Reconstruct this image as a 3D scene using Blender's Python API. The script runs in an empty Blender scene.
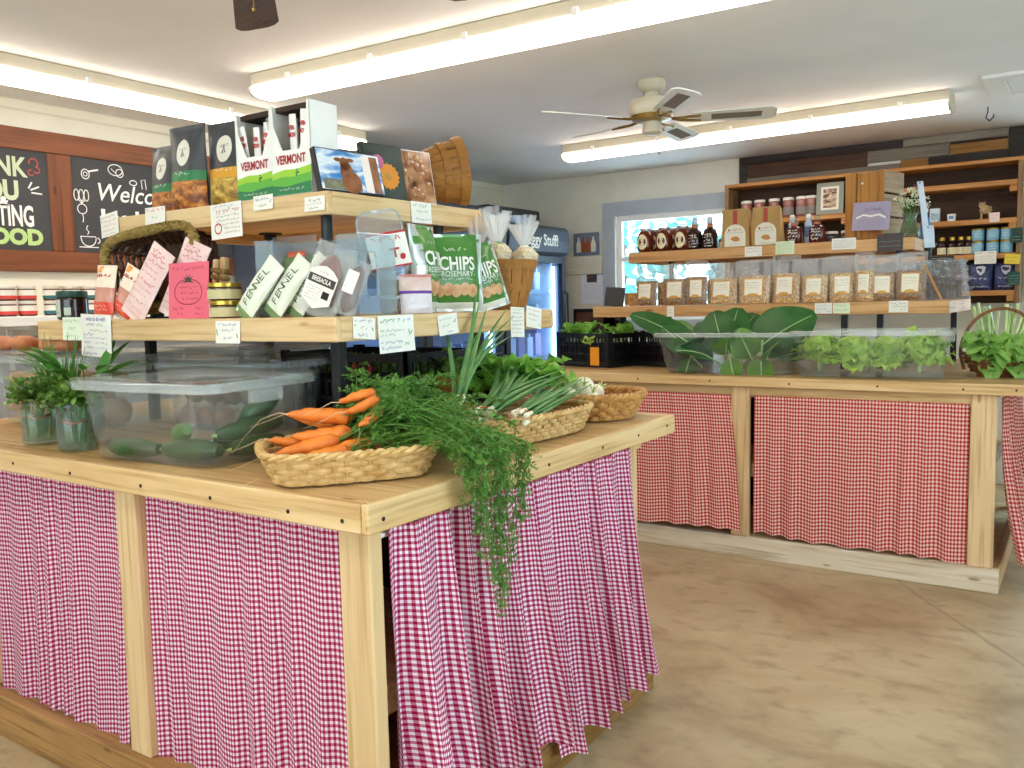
import bpy, bmesh, math, random
from mathutils import Vector, Matrix, Euler, noise

random.seed(7)
scene = bpy.context.scene
COL = scene.collection
PI = math.pi
V = Vector

# ---------------------------------------------------------------- camera
cam_data = bpy.data.cameras.new('camera')
cam = bpy.data.objects.new('camera', cam_data)
COL.objects.link(cam)
_r = V((0.83000053, 0.55729761, -0.02277059))
_u = V((-0.03311641, 0.08999194, 0.99539176))
_w = V((-0.55677861, 0.82542161, -0.09314906))
cam.matrix_world = Matrix(((_r.x, _u.x, -_w.x, 0.0), (_r.y, _u.y, -_w.y, 0.0), (_r.z, _u.z, -_w.z, 1.31), (0, 0, 0, 1)))
cam_data.sensor_width = 36.0
cam_data.lens = 859.136 * 36.0 / 1024.0
cam_data.clip_start = 0.05
scene.camera = cam

# ---------------------------------------------------------------- world, daylight, exposure
scene.view_settings.view_transform = 'Standard'
scene.view_settings.look = 'None'
scene.view_settings.gamma = 1.0
scene.view_settings.use_curve_mapping = False
scene.view_settings.exposure = 0.42
cy = scene.cycles
cy.use_denoising = True
cy.max_bounces = 10
cy.diffuse_bounces = 5
cy.glossy_bounces = 4
cy.transmission_bounces = 6
cy.transparent_max_bounces = 32
cy.sample_clamp_indirect = 6.0
cy.caustics_reflective = False
cy.caustics_refractive = False

world = bpy.data.worlds.new('daylight_sky')
scene.world = world
world.use_nodes = True
bg = world.node_tree.nodes['Background']
bg.inputs['Strength'].default_value = 11.0
_wn = world.node_tree
_tc = _wn.nodes.new('ShaderNodeTexCoord')
_sp = _wn.nodes.new('ShaderNodeSeparateXYZ')
_wn.links.new(_tc.outputs['Generated'], _sp.inputs[0])
_mr = _wn.nodes.new('ShaderNodeMapRange')
_mr.inputs['From Min'].default_value = -0.8
_mr.inputs['From Max'].default_value = 0.8
_wn.links.new(_sp.outputs['Y'], _mr.inputs['Value'])
_mx = _wn.nodes.new('ShaderNodeMix')
_mx.data_type = 'RGBA'
_mx.inputs[6].default_value = (0.50, 0.50, 0.55, 1)      # hazy sky over the street side
_mx.inputs[7].default_value = (0.58, 0.78, 1.0, 1)      # clear blue sky over the garden side
_wn.links.new(_mr.outputs[0], _mx.inputs['Factor'])
_wn.links.new(_mx.outputs[2], bg.inputs['Color'])


def area_light(name, loc, rot, sx, sy):
    """marks a window opening so that the sky light is sampled through it"""
    d = bpy.data.lights.new(name, 'AREA')
    d.shape = 'RECTANGLE'
    d.size, d.size_y = sx, sy
    d.cycles.is_portal = True
    o = bpy.data.objects.new(name, d)
    o.location = loc
    o.rotation_euler = rot
    COL.objects.link(o)
    return o


# daylight that comes in through the shop-front windows behind and to the right of the viewer, and the back window
area_light('front_window_portal', (-1.2, -2.21, 1.55), (PI / 2, 0, PI), 3.6, 1.5)
area_light('side_window_portal', (2.21, 1.6, 1.5), (PI / 2, 0, PI / 2), 3.0, 1.6)
area_light('door_portal', (0.34, 6.72, 1.10), (PI / 2, 0, 0), 0.85, 1.8)
area_light('back_window_portal', (-2.91, 6.72, 1.59), (PI / 2, 0, 0), 0.95, 0.85)
TUBE_STRENGTH = 9.0
TUBE_COLOR = (1.0, 0.89, 0.77, 1)


# ---------------------------------------------------------------- materials
def lin(h):
    h = h.lstrip('#')
    out = []
    for i in (0, 2, 4):
        c = int(h[i:i + 2], 16) / 255.0
        out.append(c / 12.92 if c <= 0.04045 else ((c + 0.055) / 1.055) ** 2.4)
    return (out[0], out[1], out[2], 1.0)


def _nt(name):
    m = bpy.data.materials.new(name)
    m.use_nodes = True
    nt = m.node_tree
    return m, nt, nt.nodes['Principled BSDF']


def _coords(nt, stretch, kind='Object'):
    tc = nt.nodes.new('ShaderNodeTexCoord')
    mp = nt.nodes.new('ShaderNodeMapping')
    mp.inputs['Scale'].default_value = stretch
    nt.links.new(tc.outputs[kind], mp.inputs['Vector'])
    return mp.outputs['Vector']


def _ramp(nt, fac, stops):
    r = nt.nodes.new('ShaderNodeValToRGB')
    els = r.color_ramp.elements
    while len(els) < len(stops):
        els.new(0.5)
    for e, (p, c) in zip(els, stops):
        e.position = p
        e.color = lin(c) if isinstance(c, str) else c
    nt.links.new(fac, r.inputs['Fac'])
    return r.outputs['Color']


def M(name, c1, c2=None, rough=0.6, metal=0.0, scale=(6, 6, 6), detail=4.0, bump=0.0, bscale=(60, 60, 60), lo=0.35, hi=0.65, spec=0.5, coat=0.0):
    m, nt, p = _nt(name)
    p.inputs['Roughness'].default_value = rough
    p.inputs['Metallic'].default_value = metal
    p.inputs['Specular IOR Level'].default_value = spec
    p.inputs['Coat Weight'].default_value = coat
    if c2 is None:
        c2 = c1
        lo, hi = 0.0, 1.0
    n = nt.nodes.new('ShaderNodeTexNoise')
    n.inputs['Scale'].default_value = 1.0
    n.inputs['Detail'].default_value = detail
    nt.links.new(_coords(nt, scale), n.inputs['Vector'])
    nt.links.new(_ramp(nt, n.outputs['Fac'], [(lo, c1), (hi, c2)]), p.inputs['Base Color'])
    if bump:
        b = nt.nodes.new('ShaderNodeBump')
        b.inputs['Strength'].default_value = bump
        b.inputs['Distance'].default_value = 0.004
        n2 = nt.nodes.new('ShaderNodeTexNoise')
        n2.inputs['Scale'].default_value = 1.0
        n2.inputs['Detail'].default_value = 3
        nt.links.new(_coords(nt, bscale), n2.inputs['Vector'])
        nt.links.new(n2.outputs['Fac'], b.inputs['Height'])
        nt.links.new(b.outputs['Normal'], p.inputs['Normal'])
    return m


def wood(name, c_light, c_mid, c_dark, axis='x', rough=0.6, grain=70.0, broad=7.0):
    m, nt, p = _nt(name)
    p.inputs['Roughness'].default_value = rough
    p.inputs['Specular IOR Level'].default_value = 0.35
    i = 'xyz'.index(axis)
    s1 = [grain] * 3
    s1[i] = grain * 0.035
    s2 = [broad] * 3
    s2[i] = broad * 0.16
    n1 = nt.nodes.new('ShaderNodeTexNoise')
    n1.inputs['Scale'].default_value = 1.0
    n1.inputs['Detail'].default_value = 5
    nt.links.new(_coords(nt, s1), n1.inputs['Vector'])
    n2 = nt.nodes.new('ShaderNodeTexNoise')
    n2.inputs['Scale'].default_value = 1.0
    n2.inputs['Detail'].default_value = 2
    n2.inputs['Distortion'].default_value = 1.2
    nt.links.new(_coords(nt, s2), n2.inputs['Vector'])
    a = _ramp(nt, n2.outputs['Fac'], [(0.32, c_light), (0.68, c_mid)])
    k = _ramp(nt, n1.outputs['Fac'], [(0.50, (0, 0, 0, 1)), (0.78, (1, 1, 1, 1))])
    mx = nt.nodes.new('ShaderNodeMix')
    mx.data_type = 'RGBA'
    nt.links.new(k, mx.inputs['Factor'])
    nt.links.new(a, mx.inputs[6])
    mx.inputs[7].default_value = lin(c_dark)
    # a few knots
    vo = nt.nodes.new('ShaderNodeTexVoronoi')
    vo.inputs['Scale'].default_value = 1.0
    s3 = [9.0] * 3
    s3[i] = 2.6
    nt.links.new(_coords(nt, s3), vo.inputs['Vector'])
    kn = _ramp(nt, vo.outputs['Distance'], [(0.045, (1, 1, 1, 1)), (0.085, (0, 0, 0, 1))])
    mx2 = nt.nodes.new('ShaderNodeMix')
    mx2.data_type = 'RGBA'
    nt.links.new(kn, mx2.inputs['Factor'])
    nt.links.new(mx.outputs[2], mx2.inputs[6])
    mx2.inputs[7].default_value = lin(c_dark)
    nt.links.new(mx2.outputs[2], p.inputs['Base Color'])
    b = nt.nodes.new('ShaderNodeBump')
    b.inputs['Strength'].default_value = 0.12
    b.inputs['Distance'].default_value = 0.002
    nt.links.new(n1.outputs['Fac'], b.inputs['Height'])
    nt.links.new(b.outputs['Normal'], p.inputs['Normal'])
    return m


def clear(name, tint='FFFFFF', haze=0.06, gloss=0.9, rough=0.08, hazecol='FFFFFF', edge=0.55):
    """thin clear plastic or glass: see-through, reflecting more at grazing angles, a little milky"""
    m = bpy.data.materials.new(name)
    m.use_nodes = True
    nt = m.node_tree
    nt.nodes.clear()
    out = nt.nodes.new('ShaderNodeOutputMaterial')
    tr = nt.nodes.new('ShaderNodeBsdfTransparent')
    tr.inputs['Color'].default_value = lin(tint)
    gl = nt.nodes.new('ShaderNodeBsdfGlossy')
    gl.inputs['Roughness'].default_value = rough
    gl.inputs['Color'].default_value = (gloss, gloss, gloss, 1)
    di = nt.nodes.new('ShaderNodeBsdfDiffuse')
    di.inputs['Color'].default_value = lin(hazecol)
    lw = nt.nodes.new('ShaderNodeLayerWeight')
    lw.inputs['Blend'].default_value = 0.25
    sq = nt.nodes.new('ShaderNodeMath')
    sq.operation = 'POWER'
    sq.inputs[1].default_value = 2.0
    nt.links.new(lw.outputs['Facing'], sq.inputs[0])
    mul = nt.nodes.new('ShaderNodeMath')
    mul.operation = 'MULTIPLY_ADD'
    mul.inputs[1].default_value = edge
    mul.inputs[2].default_value = 0.018
    nt.links.new(sq.outputs[0], mul.inputs[0])
    m1 = nt.nodes.new('ShaderNodeMixShader')
    m1.inputs['Fac'].default_value = haze
    nt.links.new(tr.outputs[0], m1.inputs[1])
    nt.links.new(di.outputs[0], m1.inputs[2])
    m2 = nt.nodes.new('ShaderNodeMixShader')
    nt.links.new(mul.outputs[0], m2.inputs['Fac'])
    nt.links.new(m1.outputs[0], m2.inputs[1])
    nt.links.new(gl.outputs[0], m2.inputs[2])
    nt.links.new(m2.outputs[0], out.inputs['Surface'])
    return m


def leafy(name, c1, c2, scale=25.0, rough=0.45, trans=0.25, vein=None):
    m, nt, p = _nt(name)
    p.inputs['Roughness'].default_value = rough
    p.inputs['Specular IOR Level'].default_value = 0.35
    n = nt.nodes.new('ShaderNodeTexNoise')
    n.inputs['Scale'].default_value = scale
    n.inputs['Detail'].default_value = 3
    tc = nt.nodes.new('ShaderNodeTexCoord')
    nt.links.new(tc.outputs['Object'], n.inputs['Vector'])
    c = _ramp(nt, n.outputs['Fac'], [(0.3, c1), (0.7, c2)])
    nt.links.new(c, p.inputs['Base Color'])
    t = nt.nodes.new('ShaderNodeBsdfTranslucent')
    nt.links.new(c, t.inputs['Color'])
    mx = nt.nodes.new('ShaderNodeMixShader')
    mx.inputs['Fac'].default_value = trans
    nt.links.new(p.outputs[0], mx.inputs[1])
    nt.links.new(t.outputs[0], mx.inputs[2])
    out = [x for x in nt.nodes if x.type == 'OUTPUT_MATERIAL'][0]
    nt.links.new(mx.outputs[0], out.inputs['Surface'])
    return m


def emit(name, color, strength):
    m = bpy.data.materials.new(name)
    m.use_nodes = True
    nt = m.node_tree
    nt.nodes.clear()
    out = nt.nodes.new('ShaderNodeOutputMaterial')
    e = nt.nodes.new('ShaderNodeEmission')
    e.inputs['Color'].default_value = color
    e.inputs['Strength'].default_value = strength
    nt.links.new(e.outputs[0], out.inputs['Surface'])
    return m


def gingham(name, period, white, mid, red):
    """woven check that follows the cloth: two sets of dyed stripes along the UVs (metres)"""
    m, nt, p = _nt(name)
    p.inputs['Roughness'].default_value = 0.85
    p.inputs['Specular IOR Level'].default_value = 0.15
    tc = nt.nodes.new('ShaderNodeTexCoord')
    sp = nt.nodes.new('ShaderNodeSeparateXYZ')
    nt.links.new(tc.outputs['UV'], sp.inputs[0])
    vals = []
    for ax in ('X', 'Y'):
        d = nt.nodes.new('ShaderNodeMath')
        d.operation = 'DIVIDE'
        d.inputs[1].default_value = period
        nt.links.new(sp.outputs[ax], d.inputs[0])
        f = nt.nodes.new('ShaderNodeMath')
        f.operation = 'FRACT'
        nt.links.new(d.outputs[0], f.inputs[0])
        g = nt.nodes.new('ShaderNodeMath')
        g.operation = 'LESS_THAN'
        g.inputs[1].default_value = 0.5
        nt.links.new(f.outputs[0], g.inputs[0])
        vals.append(g)
    a = nt.nodes.new('ShaderNodeMath')
    a.operation = 'ADD'
    nt.links.new(vals[0].outputs[0], a.inputs[0])
    nt.links.new(vals[1].outputs[0], a.inputs[1])
    h = nt.nodes.new('ShaderNodeMath')
    h.operation = 'MULTIPLY'
    h.inputs[1].default_value = 0.5
    nt.links.new(a.outputs[0], h.inputs[0])
    r = nt.nodes.new('ShaderNodeValToRGB')
    r.color_ramp.interpolation = 'CONSTANT'
    els = r.color_ramp.elements
    els[0].position = 0.0
    els[0].color = lin(white)
    els[1].position = 0.25
    els[1].color = lin(mid)
    e = els.new(0.75)
    e.color = lin(red)
    nt.links.new(h.outputs[0], r.inputs['Fac'])
    nt.links.new(r.outputs['Color'], p.inputs['Base Color'])
    t = nt.nodes.new('ShaderNodeBsdfTranslucent')
    nt.links.new(r.outputs['Color'], t.inputs['Color'])
    mx = nt.nodes.new('ShaderNodeMixShader')
    mx.inputs['Fac'].default_value = 0.12
    nt.links.new(p.outputs[0], mx.inputs[1])
    nt.links.new(t.outputs[0], mx.inputs[2])
    out = [x for x in nt.nodes if x.type == 'OUTPUT_MATERIAL'][0]
    nt.links.new(mx.outputs[0], out.inputs['Surface'])
    return m


# ---------------------------------------------------------------- mesh building
class MB:
    def __init__(self):
        self.bm = bmesh.new()
        self.uv = None
        self.mi = 0
        self.T = None

    def v(self, co):
        co = V(co)
        if self.T is not None:
            co = self.T @ co
        return self.bm.verts.new(co)

    def f(self, vs):
        try:
            fc = self.bm.faces.new(vs)
            fc.material_index = self.mi
            return fc
        except ValueError:
            return None

    def box(self, a, b, bev=0.0):
        x0, x1 = sorted((a[0], b[0]))
        y0, y1 = sorted((a[1], b[1]))
        z0, z1 = sorted((a[2], b[2]))
        if bev > 0:
            bev = min(bev, 0.45 * min(x1 - x0, y1 - y0, z1 - z0))
            return self.bevbox((x0, y0, z0), (x1, y1, z1), bev)
        vs = [self.v(c) for c in ((x0, y0, z0), (x1, y0, z0), (x1, y1, z0), (x0, y1, z0), (x0, y0, z1), (x1, y0, z1), (x1, y1, z1), (x0, y1, z1))]
        for q in ((3, 2, 1, 0), (4, 5, 6, 7), (0, 1, 5, 4), (1, 2, 6, 5), (2, 3, 7, 6), (3, 0, 4, 7)):
            self.f([vs[i] for i in q])
        return self

    def bevbox(self, a, b, r):
        """box with its twelve edges chamfered"""
        tmp = bmesh.new()
        bmesh.ops.create_cube(tmp, size=1.0)
        c = [(a[i] + b[i]) / 2 for i in range(3)]
        s = [b[i] - a[i] for i in range(3)]
        for vv in tmp.verts:
            vv.co = V((c[0] + vv.co.x * s[0], c[1] + vv.co.y * s[1], c[2] + vv.co.z * s[2]))
        bmesh.ops.bevel(tmp, geom=list(tmp.edges), offset=r, segments=1, affect='EDGES')
        mp = {vv: self.v(vv.co) for vv in tmp.verts}
        for fc in tmp.faces:
            self.f([mp[x] for x in fc.verts])
        tmp.free()
        return self

    def ring(self, c, ax, up, r, n, ry=None):
        ry = r if ry is None else ry
        s = ax.cross(up).normalized()
        u = s.cross(ax).normalized()
        return [self.v(c + s * (r * math.cos(2 * PI * i / n)) + u * (ry * math.sin(2 * PI * i / n))) for i in range(n)]

    def bridge(self, r0, r1):
        n = len(r0)
        for i in range(n):
            self.f([r0[i], r0[(i + 1) % n], r1[(i + 1) % n], r1[i]])

    def cyl(self, p0, p1, r0, r1=None, n=12, cap=True):
        p0, p1 = V(p0), V(p1)
        r1 = r0 if r1 is None else r1
        ax = (p1 - p0).normalized()
        up = V((0, 0, 1)) if abs(ax.z) < 0.9 else V((1, 0, 0))
        a = self.ring(p0, ax, up, r0, n)
        b = self.ring(p1, ax, up, r1, n)
        self.bridge(a, b)
        if cap:
            self.f(list(reversed(a)))
            self.f(b)
        return self

    def tube(self, pts, r, n=6, cap=True, flat=1.0, up=None):
        pts = [V(p) for p in pts]
        rs = r if isinstance(r, (list, tuple)) else [r] * len(pts)
        prev = None
        first = None
        m = len(pts)
        for i, p in enumerate(pts):
            ax = (pts[min(i + 1, m - 1)] - pts[max(i - 1, 0)])
            if ax.length < 1e-9:
                ax = V((0, 0, 1))
            ax.normalize()
            uu = up if up is not None else (V((0, 0, 1)) if abs(ax.z) < 0.92 else V((1, 0, 0)))
            rg = self.ring(p, ax, uu, rs[i], n, rs[i] * flat)
            if prev:
                self.bridge(prev, rg)
            else:
                first = rg
            prev = rg
        if cap:
            self.f(list(reversed(first)))
            self.f(prev)
        return self

    def loop(self, pts, r, n=6, flat=1.0):
        """closed tube"""
        pts = [V(p) for p in pts]
        m = len(pts)
        rings = []
        for i, p in enumerate(pts):
            ax = (pts[(i + 1) % m] - pts[i - 1]).normalized()
            uu = V((0, 0, 1)) if abs(ax.z) < 0.92 else V((1, 0, 0))
            rings.append(self.ring(p, ax, uu, r, n, r * flat))
        for i in range(m):
            self.bridge(rings[i], rings[(i + 1) % m])
        return self

    def lathe(self, prof, c=(0, 0, 0), n=20, cap0=True, cap1=True, sx=1.0, sy=1.0):
        c = V(c)
        rings = []
        for r, z in prof:
            rings.append([self.v(c + V((r * sx * math.cos(2 * PI * i / n), r * sy * math.sin(2 * PI * i / n), z))) for i in range(n)])
        for a, b in zip(rings, rings[1:]):
            self.bridge(a, b)
        if cap0:
            self.f(list(reversed(rings[0])))
        if cap1:
            self.f(rings[-1])
        return self

    def grid(self, fn, nu, nv, uvfn=None, matfn=None, wrap=False):
        vs = [[self.v(fn(i / nu, j / nv)) for i in range(nu + (0 if wrap else 1))] for j in range(nv + 1)]
        if uvfn and self.uv is None:
            self.uv = self.bm.loops.layers.uv.new('UVMap')
        for j in range(nv):
            for i in range(nu):
                i2 = (i + 1) % nu if wrap else i + 1
                fc = self.f([vs[j][i], vs[j][i2], vs[j + 1][i2], vs[j + 1][i]])
                if fc is None:
                    continue
                if matfn:
                    fc.material_index = matfn((i + .5) / nu, (j + .5) / nv)
                if uvfn:
                    for lp, (a, b) in zip(fc.loops, ((i, j), (i + 1, j), (i + 1, j + 1), (i, j + 1))):
                        lp[self.uv].uv = uvfn(a / nu, b / nv)
        return self

    def ball(self, c, r, sub=2, s=(1, 1, 1), rot=None, jitter=0.0):
        tmp = bmesh.new()
        bmesh.ops.create_icosphere(tmp, subdivisions=sub, radius=1.0)
        c = V(c)
        mp = {}
        for vv in tmp.verts:
            co = V((vv.co.x * s[0], vv.co.y * s[1], vv.co.z * s[2])) * r
            if jitter:
                co *= 1 + jitter * noise.noise(vv.co * 2.3 + c * 17)
            if rot is not None:
                co = rot @ co
            mp[vv] = self.v(c + co)
        for fc in tmp.faces:
            self.f([mp[x] for x in fc.verts])
        tmp.free()
        return self

    def build(self, name, mats, parent=None, smooth=True, loc=None, rot=None):
        me = bpy.data.meshes.new(name)
        bmesh.ops.recalc_face_normals(self.bm, faces=list(self.bm.faces))
        self.bm.to_mesh(me)
        self.bm.free()
        if not isinstance(mats, (list, tuple)):
            mats = [mats]
        for m in mats:
            me.materials.append(m)
        if smooth:
            me.polygons.foreach_set('use_smooth', [True] * len(me.polygons))
            me.set_sharp_from_angle(angle=math.radians(38))
        o = bpy.data.objects.new(name, me)
        COL.objects.link(o)
        if parent is not None:
            o.parent = parent
        if loc is not None:
            o.location = loc
        if rot is not None:
            o.rotation_euler = rot
        return o


def tag(o, label, cat, group=None, kind=None):
    o['label'] = label
    o['category'] = cat
    if group:
        o['group'] = group
    if kind:
        o['kind'] = kind
    return o


def struct(o):
    o['kind'] = 'structure'
    return o


def thing(name, label, cat, loc=(0, 0, 0), rz=0.0, group=None, rot=None):
    o = bpy.data.objects.new(name, None)
    o.empty_display_size = 0.05
    COL.objects.link(o)
    o.location = loc
    o.rotation_euler = rot if rot is not None else (0, 0, rz)
    return tag(o, label, cat, group)


def dup(src, loc=None, rz=None, label=None, rot=None, scale=None):
    c = src.copy()
    COL.objects.link(c)
    if loc is not None:
        c.location = loc
    if rz is not None:
        c.rotation_euler = (0, 0, rz)
    if rot is not None:
        c.rotation_euler = rot
    if scale is not None:
        c.scale = scale
    if label:
        c['label'] = label
    for ch in list(src.children):
        d = dup(ch)
        d.parent = c
    return c


# ---------------------------------------------------------------- lettering and handwriting
_TXT = {}


def text_geo(s, off=0.0):
    if (s, off) in _TXT:
        return _TXT[(s, off)]
    cu = bpy.data.curves.new('lettering', 'FONT')
    cu.body = s
    cu.align_x = 'CENTER'
    cu.align_y = 'CENTER'
    cu.resolution_u = 3
    cu.offset = off
    o = bpy.data.objects.new('lettering', cu)
    COL.objects.link(o)
    dg = bpy.context.evaluated_depsgraph_get()
    dg.update()
    me = bpy.data.meshes.new_from_object(o.evaluated_get(dg))
    g = ([tuple(vv.co) for vv in me.vertices], [tuple(p.vertices) for p in me.polygons])
    bpy.data.objects.remove(o)
    bpy.data.curves.remove(cu)
    bpy.data.meshes.remove(me)
    _TXT[(s, off)] = g
    return g


def put_text(mb, s, cx, cz, size, y=-0.001, fn=None, slant=0.0, sx=1.0, bold=0.0):
    """letters in the x-z plane facing -y (or mapped through fn(x, z))"""
    vs, fs = text_geo(s, round(min(bold / size, .06), 3))
    new = []
    for x, yy, _ in vs:
        X = cx + (x + slant * yy) * size * sx
        Z = cz + yy * size
        new.append(mb.v(fn(X, Z) if fn else (X, y, Z)))
    for q in fs:
        mb.f([new[i] for i in q])


def scribble(mb, x0, x1, z, h, y=-0.001, rnd=random, fn=None, w=None):
    """a line of illegible handwriting"""
    w = w or h * 0.16
    x = x0
    pts = []
    while x < x1:
        if rnd.random() < 0.14 and len(pts) > 3:
            _ribbon(mb, pts, w, y, fn)
            pts = []
            x += h * 0.55
            continue
        pts.append((x, z + rnd.uniform(-0.5, 0.5) * h * (1.0 if rnd.random() < .7 else 1.5)))
        x += h * rnd.uniform(0.18, 0.4)
    _ribbon(mb, pts, w, y, fn)


def _ribbon(mb, pts, w, y, fn=None):
    if len(pts) < 2:
        return
    prev = None
    for i, (x, z) in enumerate(pts):
        a = pts[max(i - 1, 0)]
        b = pts[min(i + 1, len(pts) - 1)]
        dx, dz = b[0] - a[0], b[1] - a[1]
        L = math.hypot(dx, dz) or 1e-6
        nx, nz = -dz / L * w / 2, dx / L * w / 2
        P = [(x + nx, y, z + nz), (x - nx, y, z - nz)]
        if fn:
            P = [fn(q[0], q[2]) for q in P]
        cur = [mb.v(q) for q in P]
        if prev:
            mb.f([prev[0], prev[1], cur[1], cur[0]])
        prev = cur


def stroke(mb, pts, w, y=-0.001, fn=None):
    _ribbon(mb, pts, w, y, fn)

# ---------------------------------------------------------------- shared materials
PX = wood('pine_along_x', 'E4C797', 'D2AE79', 'AE8350', 'x')
PY = wood('pine_along_y', 'E2C493', 'CFAA74', 'AC804C', 'y')
PZ = wood('pine_along_z', 'E3C79C', 'D2B080', 'B28A58', 'z')
TOPW = wood('worktop_plywood', 'D8B681', 'BF9863', '93693A', 'x', rough=0.5)
WHITEWASH = wood('whitewashed_board', 'E6DDCB', 'D6C7AC', 'A58F6C', 'x')
ROUGHW = wood('rough_brown_board_x', 'B48955', '8F6A3E', '5E4222', 'x')
ROUGHWY = wood('rough_brown_board_y', 'A67C49', '83602F', '55391A', 'y')
SHELFW = wood('warm_shelf_board', 'D39A5E', 'B97C42', '85532A', 'x')
CRATEW = wood('honey_crate_board', 'C98F4C', 'AE7434', '7B4C1F', 'z')
SLATW = wood('basket_veneer', 'B07A3A', '946127', '6B4216', 'z', grain=120)
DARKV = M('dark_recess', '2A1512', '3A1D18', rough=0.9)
BLACKM = M('black_steel', '16171A', '1F2125', rough=0.45, metal=0.3)
IRON = M('grey_iron', '3F4448', '33373B', rough=0.5, metal=0.6)
BLACKP = M('black_plastic', '0E0F12', '17181C', rough=0.4)
WHITEP = M('white_plastic', 'F2F1EC', rough=0.35)
PAPER = M('white_card', 'F4F2EA', 'EDEADF', rough=0.8)
INK = M('black_ink', '1E1B1B', rough=0.8)
BLUEI = M('blue_ink', '2B4BA8', rough=0.8)
GREENI = M('green_ink', '3C9A48', rough=0.8)
PURPI = M('purple_ink', '6D3A9A', rough=0.8)
REDI = M('red_ink', 'B8272F', rough=0.8)
SCREW = M('dark_screw', '2B2520', rough=0.5, metal=0.5)
POLY = clear('clear_tub_plastic', 'F8FAFA', haze=0.030, rough=0.1, hazecol='F2F5F6', edge=0.6)
POLYRIM = clear('clear_tub_rim', 'F0F4F4', haze=0.24, rough=0.12, hazecol='F2F6F6', edge=0.8)
GLASS = clear('jar_glass', 'F0F6F2', haze=0.03, rough=0.03, edge=0.7)
FILM = clear('clear_bag_film', 'F6F6F6', haze=0.16, rough=0.16, hazecol='FFFFFF', edge=0.6)
GOLDLID = M('gold_lid', 'C9A94A', 'B8963A', rough=0.3, metal=0.8)
SILVERLID = M('silver_lid', 'C9CBCC', rough=0.3, metal=0.8)
WICKER = M('pale_wicker', 'D9B67C', 'BC9254', rough=0.6, scale=(40, 40, 40))
WICKER2 = M('honey_wicker', 'C99A58', 'A8763A', rough=0.6, scale=(40, 40, 40))
SEAGRASS = M('seagrass_braid', 'A08746', '7D6530', rough=0.8, scale=(60, 60, 60))
WILLOW = M('dark_willow', '5B3A26', '432818', rough=0.6, scale=(40, 40, 40))

# ---------------------------------------------------------------- the room
XL, XR, YB, YF, H = -4.565, 2.2, 6.685, -2.2, 2.4
WALLM = M('cream_wall_paint', 'EFEAD9', 'E9E4D2', rough=0.8, bump=0.05)
BACKM = M('pale_back_wall_paint', 'E6E4D8', 'DFDDD0', rough=0.8, bump=0.05)
CEILM = M('ceiling_plaster', 'F2F1EF', 'EAE9E7', rough=0.9, scale=(1.5, 1.5, 1.5), bump=0.35, bscale=(35, 35, 35))
GREYWALL = M('grey_wainscot_paint', 'C0C1C4', 'B6B7BB', rough=0.7)
WHITET = M('white_trim_paint', 'F3F2EE', rough=0.5)
BLUET = M('grey_blue_trim_paint', 'B9C3CE', 'B0BAC6', rough=0.55)


def floor_mat():
    m, nt, p = _nt('stained_concrete')
    p.inputs['Roughness'].default_value = 0.36
    p.inputs['Specular IOR Level'].default_value = 0.45
    n = nt.nodes.new('ShaderNodeTexNoise')
    n.inputs['Scale'].default_value = 1.0
    n.inputs['Detail'].default_value = 8
    n.inputs['Roughness'].default_value = 0.62
    n.inputs['Distortion'].default_value = 0.6
    nt.links.new(_coords(nt, (1.5, 1.9, 1)), n.inputs['Vector'])
    a = _ramp(nt, n.outputs['Fac'], [(0.30, '8F7754'), (0.46, 'AE9673'), (0.60, 'BDA886'), (0.74, 'C9B898')])
    n2 = nt.nodes.new('ShaderNodeTexNoise')
    n2.inputs['Scale'].default_value = 1.0
    n2.inputs['Detail'].default_value = 6
    nt.links.new(_coords(nt, (9, 14, 1)), n2.inputs['Vector'])
    k = _ramp(nt, n2.outputs['Fac'], [(0.52, (0, 0, 0, 1)), (0.80, (0.7, 0.7, 0.7, 1))])
    mx = nt.nodes.new('ShaderNodeMix')
    mx.data_type = 'RGBA'
    nt.links.new(k, mx.inputs['Factor'])
    nt.links.new(a, mx.inputs[6])
    mx.inputs[7].default_value = lin('7E684A')
    # hairline cracks
    vo = nt.nodes.new('ShaderNodeTexVoronoi')
    vo.feature = 'DISTANCE_TO_EDGE'
    vo.inputs['Scale'].default_value = 0.30
    n3 = nt.nodes.new('ShaderNodeTexNoise')
    n3.inputs['Scale'].default_value = 3.0
    tc = nt.nodes.new('ShaderNodeTexCoord')
    nt.links.new(tc.outputs['Object'], n3.inputs['Vector'])
    ad = nt.nodes.new('ShaderNodeMix')
    ad.data_type = 'RGBA'
    ad.inputs['Factor'].default_value = 0.07
    nt.links.new(tc.outputs['Object'], ad.inputs[6])
    nt.links.new(n3.outputs['Color'], ad.inputs[7])
    nt.links.new(ad.outputs[2], vo.inputs['Vector'])
    cr = _ramp(nt, vo.outputs['Distance'], [(0.0, (0.45, 0.45, 0.45, 1)), (0.0018, (0, 0, 0, 1))])
    mx2 = nt.nodes.new('ShaderNodeMix')
    mx2.data_type = 'RGBA'
    nt.links.new(cr, mx2.inputs['Factor'])
    nt.links.new(mx.outputs[2], mx2.inputs[6])
    mx2.inputs[7].default_value = lin('5F5140')
    nt.links.new(mx2.outputs[2], p.inputs['Base Color'])
    b = nt.nodes.new('ShaderNodeBump')
    b.inputs['Strength'].default_value = 0.12
    b.inputs['Distance'].default_value = 0.004
    nt.links.new(n2.outputs['Fac'], b.inputs['Height'])
    nt.links.new(b.outputs['Normal'], p.inputs['Normal'])
    return m


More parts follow.
